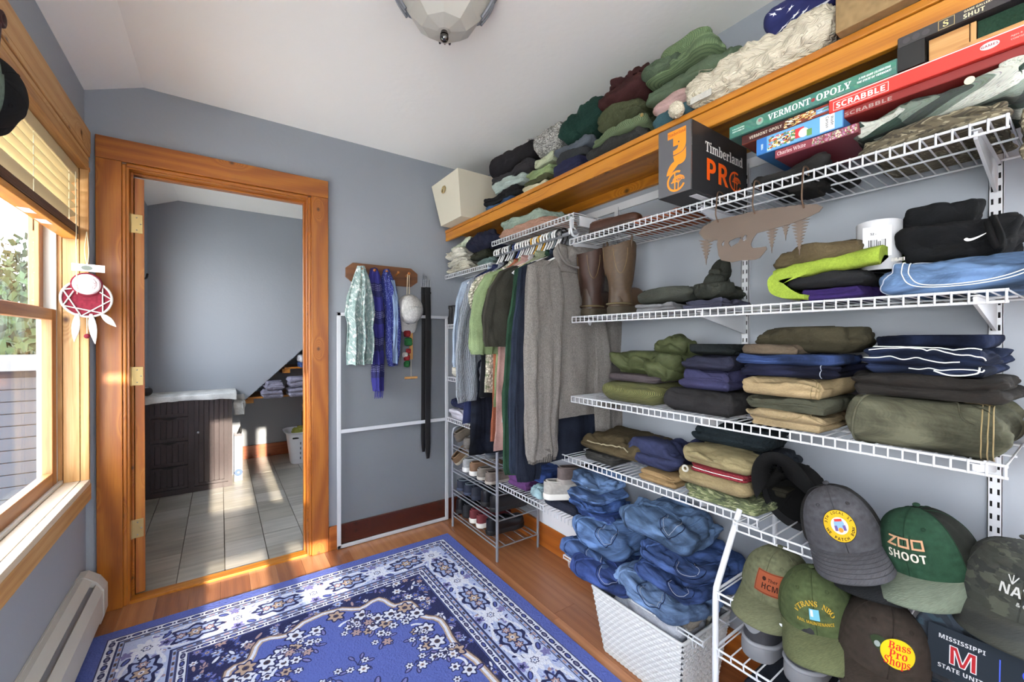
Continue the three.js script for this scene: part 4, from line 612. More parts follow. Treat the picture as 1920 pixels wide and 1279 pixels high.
// a box with printed front (-x) and near end (+z); pixels of the photograph give the front's corners on the plane x = x0
function carton(name, label, category, x0, z0, z1, y0, y1, depth, mats, extra) {
  const t = thing(name, label, category, [x0, y0, (z0 + z1) / 2]);
  const g = new RoundedBoxGeometry(depth, y1 - y0, z1 - z0, 2, 0.0025); g.translate(depth / 2, (y1 - y0) / 2, 0);
  part(extra ?? 'lid', boxUV(g.index ? g.toNonIndexed() : g, 'z'), mats.side, t);
  const face = (nm, m, w, h, place) => { const f = part(nm, new THREE.BoxGeometry(w, h, 0.0006), [m, m, m, m, m, m], t); place(f); };
  if (mats.front) face('printed_front', mats.front, z1 - z0 - 0.004, y1 - y0 - 0.004, (f) => { f.rotation.y = -PI / 2; f.position.set(-0.0003, (y1 - y0) / 2, 0); });
  if (mats.end) face('printed_end', mats.end, depth - 0.004, y1 - y0 - 0.004, (f) => { f.position.set(depth / 2, (y1 - y0) / 2, (z1 - z0) / 2 + 0.0003); });
  return t;
}
const flatc = (c, r = 0.6) => std({ color: new THREE.Color(c), roughness: r });
function treeLogo(g, cx, cy, r, color, bg) { // round badge with a bare branching tree that breaks the ring on the right
  g.strokeStyle = color; g.fillStyle = color; g.lineWidth = r * 0.2; g.beginPath(); g.arc(cx, cy, r * 0.9, 0.45, 5.2); g.stroke(); g.lineCap = 'round';
  const br = (x, y, a, l, k) => { const X = x + Math.cos(a) * l, Y = y - Math.sin(a) * l; g.lineWidth = r * (0.035 + 0.035 * k / 2); g.beginPath(); g.moveTo(x, y); g.lineTo(X, Y); g.stroke(); if (k) for (const d of [-0.75, -0.2, 0.3, 0.8]) br(X, Y, a + d, l * 0.62, k - 1); };
  br(cx + r * 0.2, cy + r * 0.85, PI / 2 - 0.05, r * 0.62, 3); g.lineWidth = r * 0.13; g.beginPath(); g.moveTo(cx - r * 0.5, cy + r * 0.05); g.lineTo(cx + r * 0.15, cy + r * 0.05); g.moveTo(cx - r * 0.15, cy - r * 0.8); g.lineTo(cx - r * 0.15, cy + r * 0.8); g.stroke();
}
{
  const front = print(320, 600, (g, W, H) => { // portrait face: tag, P, R, tree badge
    g.fillStyle = '#56565a'; g.fillRect(0, 0, W, H); g.fillStyle = '#f08a1e'; g.fillRect(95, 35, 180, 66); g.fillStyle = '#7a2f0c'; g.font = 'bold 36px serif'; g.fillText('Timberland', 98, 80, 174);
    g.fillStyle = '#f08a1e'; g.beginPath(); g.moveTo(150, 95); g.lineTo(275, 95); g.lineTo(275, 165); g.bezierCurveTo(275, 240, 235, 255, 150, 252); g.lineTo(150, 215); g.bezierCurveTo(185, 212, 200, 205, 200, 175); g.lineTo(150, 175); g.fill();
    g.beginPath(); g.moveTo(150, 262); g.lineTo(200, 258); g.bezierCurveTo(262, 250, 275, 225, 275, 205); g.lineTo(275, 290); g.bezierCurveTo(275, 345, 240, 352, 200, 350); g.lineTo(120, 420); g.lineTo(82, 420); g.bezierCurveTo(95, 360, 120, 320, 160, 312); g.lineTo(160, 300); g.fill();
    treeLogo(g, 180, 490, 92, '#f08a1e'); g.fillStyle = '#56565a'; g.beginPath(); g.arc(205, 150, 8, 0, 7); g.fill();
  });
  const end = print(600, 450, (g) => {
    g.fillStyle = '#232325'; g.fillRect(0, 0, 600, 450); g.fillStyle = '#e4e2dd'; g.font = 'bold 92px serif'; g.fillText('Timberland', 130, 165, 420);
    g.fillStyle = '#e8590c'; g.font = 'bold 205px sans-serif'; g.fillText('PR', 128, 352, 262); treeLogo(g, 462, 288, 72, '#e8590c');
  });
  const t = carton('shoe_box', 'dark grey and black boot box with orange lettering on the top wire shelf', 'shoe box', 1.17, -0.835, -0.718, 1.706, 1.922, 0.34, { side: flatc(0x2a2a2c), front, end }, 'box_body');
  const s = part('white_sticker', bx(0.05, 0.13, -0.0008, 0, 0.02, 0.045), flatc(0xd9d9d9), t, 'white bar code sticker under the box');
}
const gz = (px, x = 1.27) => at(px, 637, 'x', x).z, gy = (px, py, x = 1.27) => at(px, py, 'x', x).y;
const tex = {
  vermont: (g, W, H) => { const gr = rng(2); g.fillStyle = '#3d6f62'; g.fillRect(0, 0, W, H); for (let i = 0; i < 300; i++) { g.fillStyle = `rgba(${40 + gr() * 60},${110 + gr() * 40},${95 + gr() * 30},0.25)`; g.beginPath(); g.ellipse(gr() * W, gr() * H, 40 * gr() + 8, 8, gr(), 0, 7); g.fill(); }
    g.fillStyle = '#e8ece8'; g.font = 'bold 13px sans-serif'; g.fillText('2 TO 6 PLAYERS', 22, 34); g.fillText('AGES 8 AND UP', 22, 52); g.fillStyle = '#8fa898'; g.beginPath(); g.arc(232, 40, 26, 0, 7); g.fill(); g.fillStyle = '#9a6d6d'; g.beginPath(); g.arc(232, 34, 12, 0, 7); g.fill(); g.fillStyle = '#f2f2ee'; g.font = 'bold 58px serif'; g.fillText('VERMONT', 290, 62, 280); g.fillStyle = '#8f2f35'; g.beginPath(); g.arc(586, 44, 12, 0, 7); g.fill(); g.fillStyle = '#f2f2ee'; g.fillText('OPOLY', 602, 62, 200); g.font = 'bold italic 17px sans-serif'; g.fillText('A FUN GAME CELEBRATING', 840, 34, 160); g.fillText('THE STATE OF VERMONT!', 830, 56, 172); },
  second: (g, W, H) => { g.fillStyle = '#7c2f1e'; g.fillRect(0, 0, W, H); g.fillStyle = '#3f1512'; g.fillRect(0, 0, 420, H); g.fillStyle = '#c9c2b2'; g.font = 'bold 40px sans-serif'; g.fillText('VERMONT OPOLY', 60, 52, 260); const r = rng(7); for (let i = 0; i < 90; i++) { g.fillStyle = ['#d8b96c', '#2f2a24', '#ab8446', '#efe6d2'][Math.floor(r() * 4)]; g.fillRect(330 + r() * 220, r() * H, 22, 7); } g.fillStyle = '#6d9cc6'; g.fillRect(560, 18, 464, 40); for (let i = 0; i < 60; i++) { g.fillStyle = ['#8fb4d4', '#b9cfd9', '#5a7f58', '#4a78b0'][Math.floor(r() * 4)]; g.fillRect(560 + r() * 440, 18 + r() * 34, 34, 8); } },
  village: (g, W, H) => { const r = rng(12); g.fillStyle = '#5f9ccc'; g.fillRect(0, 0, W, H); g.fillStyle = '#2d6cb0'; g.fillRect(0, 0, 90, H); g.fillStyle = '#cfe0ee'; g.font = 'bold 26px sans-serif'; g.save(); g.translate(58, 115); g.rotate(-PI / 2); g.fillText('1000', 0, 0); g.restore(); for (let i = 0; i < 150; i++) { g.fillStyle = ['#e6d8b0', '#8a5a2e', '#e9b13f', '#3f3129', '#c9423a', '#f2ead0', '#527f45'][Math.floor(r() * 7)]; g.fillRect(95 + r() * 230, 20 + r() * 100, 10 + r() * 20, 6 + r() * 14); } g.fillStyle = '#c2313a'; g.fillRect(330, 30, 70, 90); g.fillStyle = '#e9ddc0'; g.beginPath(); g.arc(395, 85, 40, 0, 7); g.fill(); g.fillStyle = '#5f8f4e'; g.fillRect(420, 70, 40, 60); g.fillStyle = '#f0f2f2'; g.fillRect(520, 8, 105, H - 16); g.fillStyle = '#151515'; g.font = 'bold 30px sans-serif'; g.save(); g.translate(562, 20); g.rotate(PI / 2); g.fillText('Carson', 0, 0); g.fillText('Wade', 8, -34 + 72 - 74); g.restore(); },
  white: (g, W, H) => { g.fillStyle = '#7e3440'; g.fillRect(0, 0, W, H); g.fillStyle = '#e6d9d4'; g.font = '58px serif'; g.fillText('Charles White', 24, 66, 420); const r = rng(3); for (let i = 0; i < 240; i++) { g.fillStyle = ['#7f5a6a', '#8f9a78', '#a35a86', '#55603f', '#b98aa0', '#c9c3a0'][Math.floor(r() * 6)]; g.beginPath(); g.arc(500 + r() * 520, r() * H, 4 + r() * 9, 0, 7); g.fill(); } },
  scrabble: (g, W, H) => { g.fillStyle = '#c8352c'; g.fillRect(0, 0, W, H); g.fillStyle = '#e8dfd5'; g.fillRect(0, 0, W, 6); g.strokeStyle = '#f0e6dc'; g.lineWidth = 3; g.strokeRect(22, 26, 270, 60); g.fillStyle = '#f6efe8'; g.font = 'bold 54px sans-serif'; g.fillText('SCRABBLE', 34, 76, 246); g.fillStyle = '#b9c8cc'; g.beginPath(); g.ellipse(690, 44, 34, 22, 0, 0, 7); g.fill(); g.fillStyle = '#8f2b2b'; g.font = 'bold 20px sans-serif'; g.fillText('GAMES', 658, 50, 62); g.fillStyle = 'rgba(250,225,215,0.8)'; g.font = '13px sans-serif'; g.fillText('Ages 8 and up   2 to 4 players', 760, 42, 230); g.fillText('CONTENTS: game board, tiles, racks, bag', 760, 62, 230); },
  scrabbleTray: (g, W, H) => { g.fillStyle = '#7d1f1c'; g.fillRect(0, 0, W, H); g.fillStyle = '#9b8a84'; g.font = 'bold 62px sans-serif'; g.fillText('SCRABBLE', 70, 70, 420); },
};
const box6 = (nm, lb, ct, x0, pl, pr, yl0, yl1, d, mats, ex) => carton(nm, lb, ct, x0, gz(pl, x0), gz(pr, x0), yl0, yl1, d, mats, ex);
// the clothes bag the games lean on
const bg = cl('tote_bag', 'black fabric bag flattened under the games on the top wire shelf', 'bag', cloth(0x2b2a29), -0.64, -0.40, 1.702, 1.752, { L: 1, m: 2.2, wr: 1.6, x0: 1.275, d: 0.3 }); lump(bg, 'handle', cloth(0x232221), 0.03, -0.035, 0.03, 0.1, 0.16, 0.05, 4);
carton('puzzle_box', 'maroon jigsaw puzzle box with flower picture, lowest of the games', 'puzzle box', 1.268, -0.528, -0.342, 1.754, 1.778, 0.2, { side: flatc(0x6e2d38), front: print(1024, 90, tex.white) });
carton('puzzle_box', 'blue village-scene jigsaw puzzle box above the maroon one', 'puzzle box', 1.270, -0.578, -0.372, 1.780, 1.828, 0.24, { side: flatc(0x33689d), front: print(680, 150, tex.village) });
carton('board_game', 'dark red and brown board game box under the green one', 'board game', 1.276, -0.622, -0.275, 1.830, 1.857, 0.26, { side: flatc(0x6b2a1d), front: print(1024, 74, tex.second) });
carton('board_game', 'teal green Vermont board game box on top of the left games', 'board game', 1.268, -0.655, -0.272, 1.858, 1.895, 0.27, { side: flatc(0x35635a), front: print(1024, 84, tex.vermont) });
// ---- right half: plaid shirt, camouflage, word game, wooden dice game
const camoTan = camo(9, ['#57503f', '#77705c', '#3a352b', '#8a826c', '#4c4436'], 300, 0.6); camoTan.map.repeat.set(8, 8);
cl('folded_jacket', 'brown camouflage jacket under the plaid shirt on the top wire shelf', 'jacket', camoTan, -0.36, -0.10, 1.702, 1.742, { L: 2, x0: 1.275, d: 0.3, wr: 1.4 });
{ const o = camoTan, t = thing('camouflage_sleeve', 'camouflage jacket end hanging down past the right end of the top shelf', 'jacket', [1.33, 1.60, -0.075]); part('hanging_cloth', foldGeo({ w: 0.05, d: 0.2, h: 0.15, seed: 8, L: 1, m: 2.4, wr: 2 }), o, t); }
{ const pm = std({ roughness: 0.95, bumpMap: rep(relief.fleece, 6, 6), bumpScale: 0.0015, map: canvasTex(256, 256, (g) => { g.fillStyle = '#23352c'; g.fillRect(0, 0, 256, 256); g.fillStyle = '#b3b6ab'; g.fillRect(0, 0, 92, 256); g.fillStyle = 'rgba(170,174,165,0.5)'; g.fillRect(0, 0, 256, 92); g.fillStyle = 'rgba(25,28,26,0.65)'; g.fillRect(128, 0, 60, 256); g.fillRect(0, 128, 256, 60); const r = rng(5); for (let i = 0; i < 3000; i++) { g.fillStyle = `rgba(${r() * 80},${r() * 90},${r() * 80},0.25)`; g.fillRect(r() * 256, r() * 256, 2, 2); } }, true) }); pm.map.repeat.set(5, 5); pm.map.rotation = 0.35;
  const g = cl('folded_shirt', 'thick green and white plaid flannel shirt on the camouflage jacket', 'shirt', pm, -0.385, -0.075, 1.744, 1.80, { L: 1, m: 2.1, tz: 0.15, wr: 1.2, x0: 1.262, d: 0.3, P: 110, Q: 44 }); lump(g, 'collar', pm, 0.0, 0.03, 0.125, 0.06, 0.16, 0.035, 6); const p = cl.f(2.75, 0.4, 0.002); part('button', new THREE.CylinderGeometry(0.008, 0.008, 0.004, 16).rotateZ(PI / 2).translate(p.x, p.y, p.z), flatc(0xc9c3a8), g); }
carton('board_game', 'dark red tray of the word game, just under its bright red lid', 'board game', 1.275, -0.395, -0.08, 1.802, 1.822, 0.26, { side: flatc(0x7d1f1c), front: print(1024, 80, tex.scrabbleTray) }, 'tray');
carton('board_game', 'bright red word game box lid with white lettering', 'board game', 1.266, -0.402, 0.0, 1.823, 1.858, 0.27, { side: flatc(0xc8352c), front: print(1024, 92, tex.scrabble) });
{ // wooden dice game in a windowed black box
  const z0 = -0.272, z1 = 0.08, t = thing('dice_game', 'black windowed box with a green-lined wooden dice tray, on the red game', 'board game', [1.27, 1.86, 0]);
  part('lid', bx(0, 0.27, 0.055, 0.078, z0, z1, 'z', 0.002), flatc(0x2f2d2e), t); part('box_side', bx(0.0, 0.27, 0.002, 0.055, z0, z0 + 0.045, 'y'), flatc(0x151515), t);
  part('printed_front', new THREE.BoxGeometry(z1 - z0 - 0.004, 0.0225, 0.0006).rotateY(-PI / 2).translate(-0.0004, 0.0665, (z0 + z1) / 2), print(1024, 66, (g, W, H) => { g.fillStyle = '#333132'; g.fillRect(0, 0, W, H); g.fillStyle = '#444143'; for (let i = 0; i < 3; i++) { g.beginPath(); g.arc(40 + i * 46, 34, 19, 0, 7); g.fill(); } g.strokeStyle = '#b9a56a'; g.lineWidth = 3; g.strokeRect(190, 5, 70, 56); g.fillStyle = '#d8c98a'; g.font = 'bold 50px serif'; g.fillText('S', 208, 51); g.fillStyle = '#d9cfa6'; g.font = 'bold 16px sans-serif'; g.fillText('GAME GALLERY', 300, 20, 190); g.font = 'bold 36px sans-serif'; g.fillText('SHUT', 296, 56, 120); g.fillText('THE', 470, 56, 100); g.fillText('BOX', 640, 56, 110); }), t);
  part('wooden_tray', [bx(0.012, 0.26, 0.002, 0.012, z0 + 0.05, z1 - 0.01, 'z'), bx(0.012, 0.03, 0.012, 0.05, z0 + 0.05, z0 + 0.11, 'z'), bx(0.012, 0.26, 0.012, 0.05, z1 - 0.03, z1 - 0.01)], M.pineLight, t); part('felt_lining', bx(0.014, 0.255, 0.012, 0.048, z0 + 0.122, z1 - 0.032), cloth(0x22402f, 'fleece'), t); part('number_tile', bx(0.012, 0.022, 0.012, 0.05, z0 + 0.112, z0 + 0.12), M.pineLight, t);
}
// ---------------------------------------------------------------- shoes, boots, caps
function gridGeo(nu, nv, f) { // open sheet f(u, v)
  const pos = [], uv = [], idx = []; for (let j = 0; j <= nv; j++) for (let i = 0; i <= nu; i++) { const p = f(i / nu, j / nv); pos.push(p.x, p.y, p.z); uv.push(i / nu, j / nv); }
  for (let j = 0; j < nv; j++) for (let i = 0; i < nu; i++) { const a = j * (nu + 1) + i, b = a + 1, c = a + nu + 1; idx.push(a, b, c + 1, a, c + 1, c); }
  const g = new THREE.BufferGeometry(); g.setAttribute('position', new THREE.Float32BufferAttribute(pos, 3)); g.setAttribute('uv', new THREE.Float32BufferAttribute(uv, 2)); g.setIndex(idx); g.computeVertexNormals(); return g;
}
// heel at z = 0, toe towards +z, standing on y = 0
function shoeGeos({ L = 0.27, W = 0.095, H = 0.085, toe = 0.05, sole = 0.025, open = 0.14, vmin = 0.6, flare = 1.06 }) {
  const half = (t) => W / 2 * (t < 0.5 ? lerp(0.66, 0.82, clamp(t * 2)) : 1) * (t < 0.5 ? 1 : lerp(0.82, 1.0, Math.sin(clamp((t - 0.5) / 0.22) * PI / 2))) * Math.sqrt(Math.max(0, 1 - Math.pow(clamp((t - 0.74) / 0.26), 2.4))) * Math.sqrt(Math.max(0, 1 - Math.pow(clamp((0.12 - t) / 0.12), 2.2)));
  const out = (a) => { const t = 0.5 - 0.5 * Math.cos(a), s = Math.sin(a) >= 0 ? 1 : -1; return [s * half(t), t]; };
  const n = 48, ringAt = (k, y) => ring(n, (a) => { const [x, t] = out(a); return V(x * k, y, (t - 0.5) * L * (k > 1 ? 1 + (k - 1) * 0.4 : k) + L / 2); });
  const soleG = loft([ringAt(flare * 0.96, 0), ringAt(flare, sole * 0.25), ringAt(flare, sole * 0.8), ringAt(1.0, sole)]);
  const top = (t) => t < 0.5 ? lerp(H, H * 0.86, t * 2) : lerp(H * 0.86, toe, Math.pow(clamp((t - 0.5) / 0.25), 0.8)) * (t > 0.88 ? Math.sqrt(Math.max(0.05, 1 - Math.pow((t - 0.88) / 0.135, 2))) : 1);
  const rows = []; for (let j = 0; j <= 14; j++) rows.push(ring(n, (a) => { const [x, t] = out(a), vm = t * L < open ? vmin : lerp(vmin, 1, clamp((t * L - open) / 0.03)), v = (j / 14) * vm * PI / 2; return V(x * Math.pow(Math.cos(v), 0.55), sole * 0.9 + top(t) * Math.sin(v), t * L); }));
  const upper = loft(rows, { cap0: false, cap1: false });
  const col = []; for (let i = 0; i < 48; i++) { const a = (i / 48) * PI * 2, t = (0.06 + (open / L) * 0.5 * (1 - Math.cos(a)) * 0.95) , v = vmin * PI / 2, [, ] = [0, 0], s = Math.sin(a) >= 0 ? 1 : -1; col.push(V(s * half(t) * Math.pow(Math.cos(v), 0.55) * Math.pow(Math.abs(Math.sin(a)), 0.35), sole * 0.9 + top(t) * Math.sin(v), t * L)); }
  const lining = ring(24, (a) => V(Math.cos(a) * W * 0.26, sole + 0.010, open * 0.52 + Math.sin(a) * open * 0.46));
  return { soleG, upper, collar: new THREE.TubeGeometry(new THREE.CatmullRomCurve3(col, true), 60, 0.005, 8, true), insole: loft([lining, lining.map((p) => V(p.x, p.y + 0.004, p.z))]), top, half, L, sole };
}
function shoe(name, label, category, p, { pos, yaw = PI / 2, pitch = 0, roll = 0, upper, soleM, collar, inner = M.dark, laces, group, extra }) {
  const t = thing(name, label, category, pos, 0, group); t.rotation.set(pitch, yaw, roll, 'YXZ'); const s = shoeGeos(p);
  part('sole', s.soleG, soleM, t); part('upper', s.upper, upper, t); part('collar', s.collar, collar ?? upper, t); part('insole', s.insole, inner, t);
  if (laces) { const L = []; for (let k = 0; k < 5; k++) { const z = (p.open ?? 0.14) + 0.012 + k * 0.014, tt = z / s.L, y = s.sole * 0.9 + s.top(tt) + 0.002; L.push(tube([[-0.022, y - 0.008, z], [0, y, z - 0.002], [0.022, y - 0.008, z + 0.004]], 0.0026, 8, 6)); } part('laces', L, laces, t); }
  if (extra) extra(t, s); return t;
}
const lea = (c, r = 0.5) => std({ color: new THREE.Color(c), roughness: r, map: mottle });
// brown pull-on boots on the second shelf: heels to the room
function pullBoot(label, x, z, yaw, c1, c2) {
  const t = thing('pull_on_boot', label, 'boot', [x, 1.355, z], yaw); const m1 = lea(c1, 0.6), m2 = lea(c2, 0.5); // local: heel z = 0, toe +z
  const lv = [[0.035, 0.045, 0.052, 0.055], [0.075, 0.043, 0.052, 0.055], [0.10, 0.045, 0.050, 0.052], [0.14, 0.052, 0.056, 0.052], [0.19, 0.060, 0.064, 0.050], [0.24, 0.066, 0.068, 0.049], [0.28, 0.068, 0.070, 0.048]];
  const R = lv.map(([y, a, b, cz], j) => ring(48, (q) => { const wr = 0.012 * (1 - Math.abs(j - 2) / 5) * noise(Math.cos(q) * 2 + c1 % 7, y * 55, Math.sin(q) * 2); return V(Math.cos(q) * (a + wr), y + (j === 6 ? 0.022 * Math.pow(Math.abs(Math.cos(q)), 3) - 0.008 : 0), cz + Math.sin(q) * (b + wr)); }));
  const inn = R.slice().reverse().map((r, j) => r.map((p) => V(p.x * 0.94, p.y, 0.05 + (p.z - 0.05) * 0.94)));
  part('shaft', loft([...R, ...inn.slice(0, 5)], { cap0: true, cap1: true }), m1, t);
  const s = shoeGeos({ L: 0.29, W: 0.105, H: 0.10, toe: 0.055, sole: 0.032, open: 0.10, vmin: 0.7, flare: 1.08 }); part('vamp', s.upper, m2, t); part('sole', s.soleG, lea(0x3f3626, 0.8), t);
  const hc = ring(40, (q) => V(Math.cos(q) * 0.050, 0.042, 0.05 + Math.sin(q) * 0.052)); part('welt', new THREE.TubeGeometry(new THREE.CatmullRomCurve3(hc, true), 50, 0.004, 6, true), lea(0x5e5236, 0.8), t);
  const rad = (y) => { for (let i = 0; i < lv.length - 1; i++) if (y <= lv[i + 1][0]) { const k = (y - lv[i][0]) / (lv[i + 1][0] - lv[i][0]); return [lerp(lv[i][1], lv[i + 1][1], k), lerp(lv[i][2], lv[i + 1][2], k), lerp(lv[i][3], lv[i + 1][3], k)]; } return lv[lv.length - 1].slice(1); };
  for (const sx of [-1, 1]) { const st = []; for (let k = 0; k <= 16; k++) { const a = lerp(0, PI, k / 16), q = PI * 1.5 + sx * 0.85 + 0.42 * Math.cos(a), y = 0.262 - 0.10 * Math.sin(a), [ra, rb, rc] = rad(y); st.push(V(Math.cos(q) * (ra + 0.0008), y, rc + Math.sin(q) * (rb + 0.0008))); } part('stitching', new THREE.TubeGeometry(new THREE.CatmullRomCurve3(st), 40, 0.0009, 5), lea(0x8c7448), t); }
  part('side_seam', tube([[0.0685, 0.29, 0.048], [0.0665, 0.22, 0.049], [0.056, 0.14, 0.052], [0.047, 0.07, 0.055]].map(([a, b, c]) => [a * 1.0, b, c]), 0.0016, 30, 5), m2, t);
  part('pull_strap', [tube([[0.064, 0.26, 0.048], [0.070, 0.315, 0.048], [0.060, 0.27, 0.048]], 0.004, 14, 6), tube([[-0.064, 0.26, 0.048], [-0.070, 0.315, 0.048], [-0.060, 0.27, 0.048]], 0.004, 14, 6)], m2, t);
  return t;
}
pullBoot('darker brown leather pull-on boot, half behind its mate', 1.315, -1.315, PI / 2 + 0.05, 0x3d2318, 0x33200f);
pullBoot('lighter brown leather pull-on boot, nearer of the pair beside the sweatshirt', 1.305, -1.155, PI / 2 - 0.05, 0x54402b, 0x47331f);
// orange-brown shoes lying on the top shelf's left end
shoe('loafer', 'rust brown leather shoe lying on the left end of the top wire shelf', 'shoe', { L: 0.26, W: 0.085, H: 0.045, toe: 0.035 }, { pos: [1.35, 1.702, -1.31], yaw: 0.05, upper: lea(0x4a2a1c), soleM: lea(0x39231a) });
single('orange_pad', foldGeo({ w: 0.34, d: 0.22, h: 0.022, seed: 77, L: 1 }).translate(1.33, 1.702, -1.02), cloth(0xb0582a), 'orange-brown folded cloth lying on the left part of the top wire shelf', 'cloth');

// caps: forward +z
const crownAt = (o) => (phi, v, off = 0) => { const a = v * PI / 2, f = Math.pow(clamp(Math.cos(phi)), 0.7), e = lerp(0.85, o.stiff ?? 0.55, f), r = Math.pow(Math.cos(a), e), H = (o.H ?? 0.115) * lerp(0.93, 1.04, f), dent = 1 + 0.03 * (o.soft ?? 0) * noise(phi * 2 + (o.seed ?? 0), v * 3); return V(Math.sin(phi) * ((o.ax ?? 0.083) * r * dent + off * r), H * Math.sin(a) + off * Math.sin(a), Math.cos(phi) * ((o.az ?? 0.098) * r * dent + off * r)); };
function cap(label, o) {
  const t = thing('baseball_cap', label, 'cap', o.pos); t.rotation.set(o.pitch ?? 0, o.yaw ?? 0, o.roll ?? 0, 'YXZ'); const C = crownAt(o), D = 1.12;
  part('front_panel', gridGeo(28, 20, (u, v) => C(lerp(-D, D, u), v * 0.985)), o.front, t);
  part('back_panel', gridGeo(48, 20, (u, v) => C(lerp(D, 2 * PI - D, u), v * 0.985 + (v < 0.3 && Math.abs(u - 0.5) < 0.14 ? (0.3 - v) * 0.55 * Math.cos((u - 0.5) / 0.14 * PI / 2) : 0))), o.back ?? o.front, t);
  const vis = []; for (let j = 0; j <= 10; j++) { const k = j / 10, row = (dy) => Array.from({ length: 25 }, (_, i) => { const s = i / 12 - 1, phi = s * 1.18, b = C(phi, 0), L = (o.visor ?? 0.075) * Math.pow(1 - Math.pow(Math.abs(s), 2.3), 0.72); const dx = Math.sin(phi) * 0.22, dz = 1; return V(b.x + dx * L * k, b.y + 0.004 - (o.bend ?? 0.022) * s * s * (0.4 + k) - 0.012 * k - 0.01 * k * k + dy, b.z + dz * L * k); }); vis.push([...row(0.0014), ...row(-0.0014).reverse()]); }
  part('visor', loft(vis), o.visorM ?? o.front, t, o.visorLabel);
  for (let k = 1; k <= (o.rows ?? 0); k++) { const q = k / ((o.rows ?? 0) + 1); part('visor_stitching', new THREE.TubeGeometry(new THREE.CatmullRomCurve3(Array.from({ length: 21 }, (_, i) => { const s = (i / 10 - 1) * 0.96, phi = s * 1.18, b = C(phi, 0), L = (o.visor ?? 0.075) * Math.pow(1 - Math.pow(Math.abs(s), 2.3), 0.72); return V(b.x + Math.sin(phi) * 0.22 * L * q, b.y + 0.0058 - (o.bend ?? 0.022) * s * s * (0.4 + q) - 0.012 * q - 0.01 * q * q, b.z + L * q); })), 30, 0.0006, 4), o.front, t); }
  part('button', new THREE.SphereGeometry(0.007, 12, 8).scale(1, 0.6, 1).translate(0, C(0, 1).y, 0), o.front, t);
  for (const phi of [0, ...[-1.12, 1.12, 2.2, -2.2, PI]]) part('panel_seam', new THREE.TubeGeometry(new THREE.CatmullRomCurve3(Array.from({ length: 10 }, (_, k) => C(phi, 0.02 + 0.95 * k / 9, 0.0004))), 16, 0.0011, 4), o.front, t);
  part('sweatband', loft([ring(40, (a) => C(a, 0.0).multiplyScalar(0.985)), ring(40, (a) => { const p = C(a, 0.16); return V(p.x * 0.97, p.y, p.z * 0.97); })], { cap0: false, cap1: false }), M.black, t);
  for (const ph of [-0.5, 0.5]) part('eyelet', new THREE.TorusGeometry(0.0035, 0.0012, 6, 14).applyQuaternion(new THREE.Quaternion().setFromUnitVectors(V(0, 0, 1), C(ph, 0.62, 0.01).sub(C(ph, 0.62)).normalize())).translate(...C(ph, 0.62, 0.0006).toArray()), o.front, t);
  if (o.patch) { const { w, v0, v1, disc, m, off = 0.0016 } = o.patch, cx = o.patch.c ?? 0; const f = disc ? (u, v) => { const a = u * PI * 2; return C(cx + w * v * Math.cos(a), (v0 + v1) / 2 + (v1 - v0) / 2 * v * Math.sin(a), off); } : (u, v) => C(cx + lerp(-w, w, u), lerp(v0, v1, v), off);
    const g = gridGeo(disc ? 48 : 16, disc ? 8 : 10, f); if (disc) { const q = g.attributes.uv; for (let i = 0; i < q.count; i++) { const a = q.getX(i) * PI * 2, r = q.getY(i); q.setXY(i, 0.5 + 0.5 * r * Math.cos(a), 0.5 + 0.5 * r * Math.sin(a)); } } part(o.patch.name ?? 'patch', g, m, t, o.patch.label); }
  return t;
}
const arcText = (g, s, cx, cy, r, a0, a1, inward) => { const n = s.length; for (let i = 0; i < n; i++) { const a = lerp(a0, a1, n > 1 ? i / (n - 1) : 0.5); g.save(); g.translate(cx + Math.cos(a) * r, cy + Math.sin(a) * r); g.rotate(a + (inward ? -PI / 2 : PI / 2)); g.textAlign = 'center'; g.fillText(s[i], 0, 0); g.restore(); } };
const roundPatch = print(256, 256, (g) => { g.fillStyle = '#1d1b16'; g.fillRect(0, 0, 256, 256); g.fillStyle = '#b08f1e'; g.beginPath(); g.arc(128, 128, 124, 0, 7); g.fill(); g.fillStyle = '#211c14'; g.font = 'bold 31px sans-serif'; arcText(g, '3TH LOCAL ST', 128, 128, 92, PI + 0.25, 2 * PI - 0.25); arcText(g, 'WE PATCH BOW', 128, 128, 115, PI - 0.35, 0.35, true); g.fillStyle = '#b3aea0'; g.beginPath(); g.arc(128, 130, 66, 0, 7); g.fill(); g.fillStyle = '#6f8fa5'; g.beginPath(); g.ellipse(128, 118, 40, 42, 0, 0, 7); g.fill(); g.fillStyle = '#a8322e'; g.fillRect(98, 78, 60, 20); g.fillStyle = '#d8742f'; g.beginPath(); g.arc(128, 164, 18, 0, 7); g.fill(); g.fillStyle = '#5a4a7c'; g.fillRect(86, 130, 22, 40); g.fillRect(150, 130, 22, 40); }, 0.9);
const clr = (bg, f) => print(256, 192, (g) => { g.fillStyle = bg; g.fillRect(0, 0, 256, 192); f(g); }, 0.95);
const sewn = (f) => { const m = print(256, 192, (g) => { g.clearRect(0, 0, 256, 192); f(g); }, 0.95); m.transparent = true; return m; };
const YU1 = 0.711, YU2 = 0.540, YU3 = 0.380;
cap('plain dark cap squashed under the grey cap with the round yellow patch', { pos: [1.30, YU1 + 0.0, -0.335], yaw: -1.12, front: cloth(0x222325), H: 0.085, seed: 4 });
const greyCap = cloth(0x4d4d52), darkMesh = cloth(0x2e2d2c, 'knit');
cap('grey cap with a round yellow patch, front of the caps on the upper rack shelf', { pos: [1.27, YU1 + 0.058, -0.372], yaw: -1.15, pitch: 0.16, roll: 0.28, front: greyCap, back: darkMesh, rows: 6, visor: 0.078, stiff: 0.5, H: 0.125, patch: { w: 0.40, v0: 0.15, v1: 0.56, disc: true, m: roundPatch, label: 'round yellow embroidered patch' } });
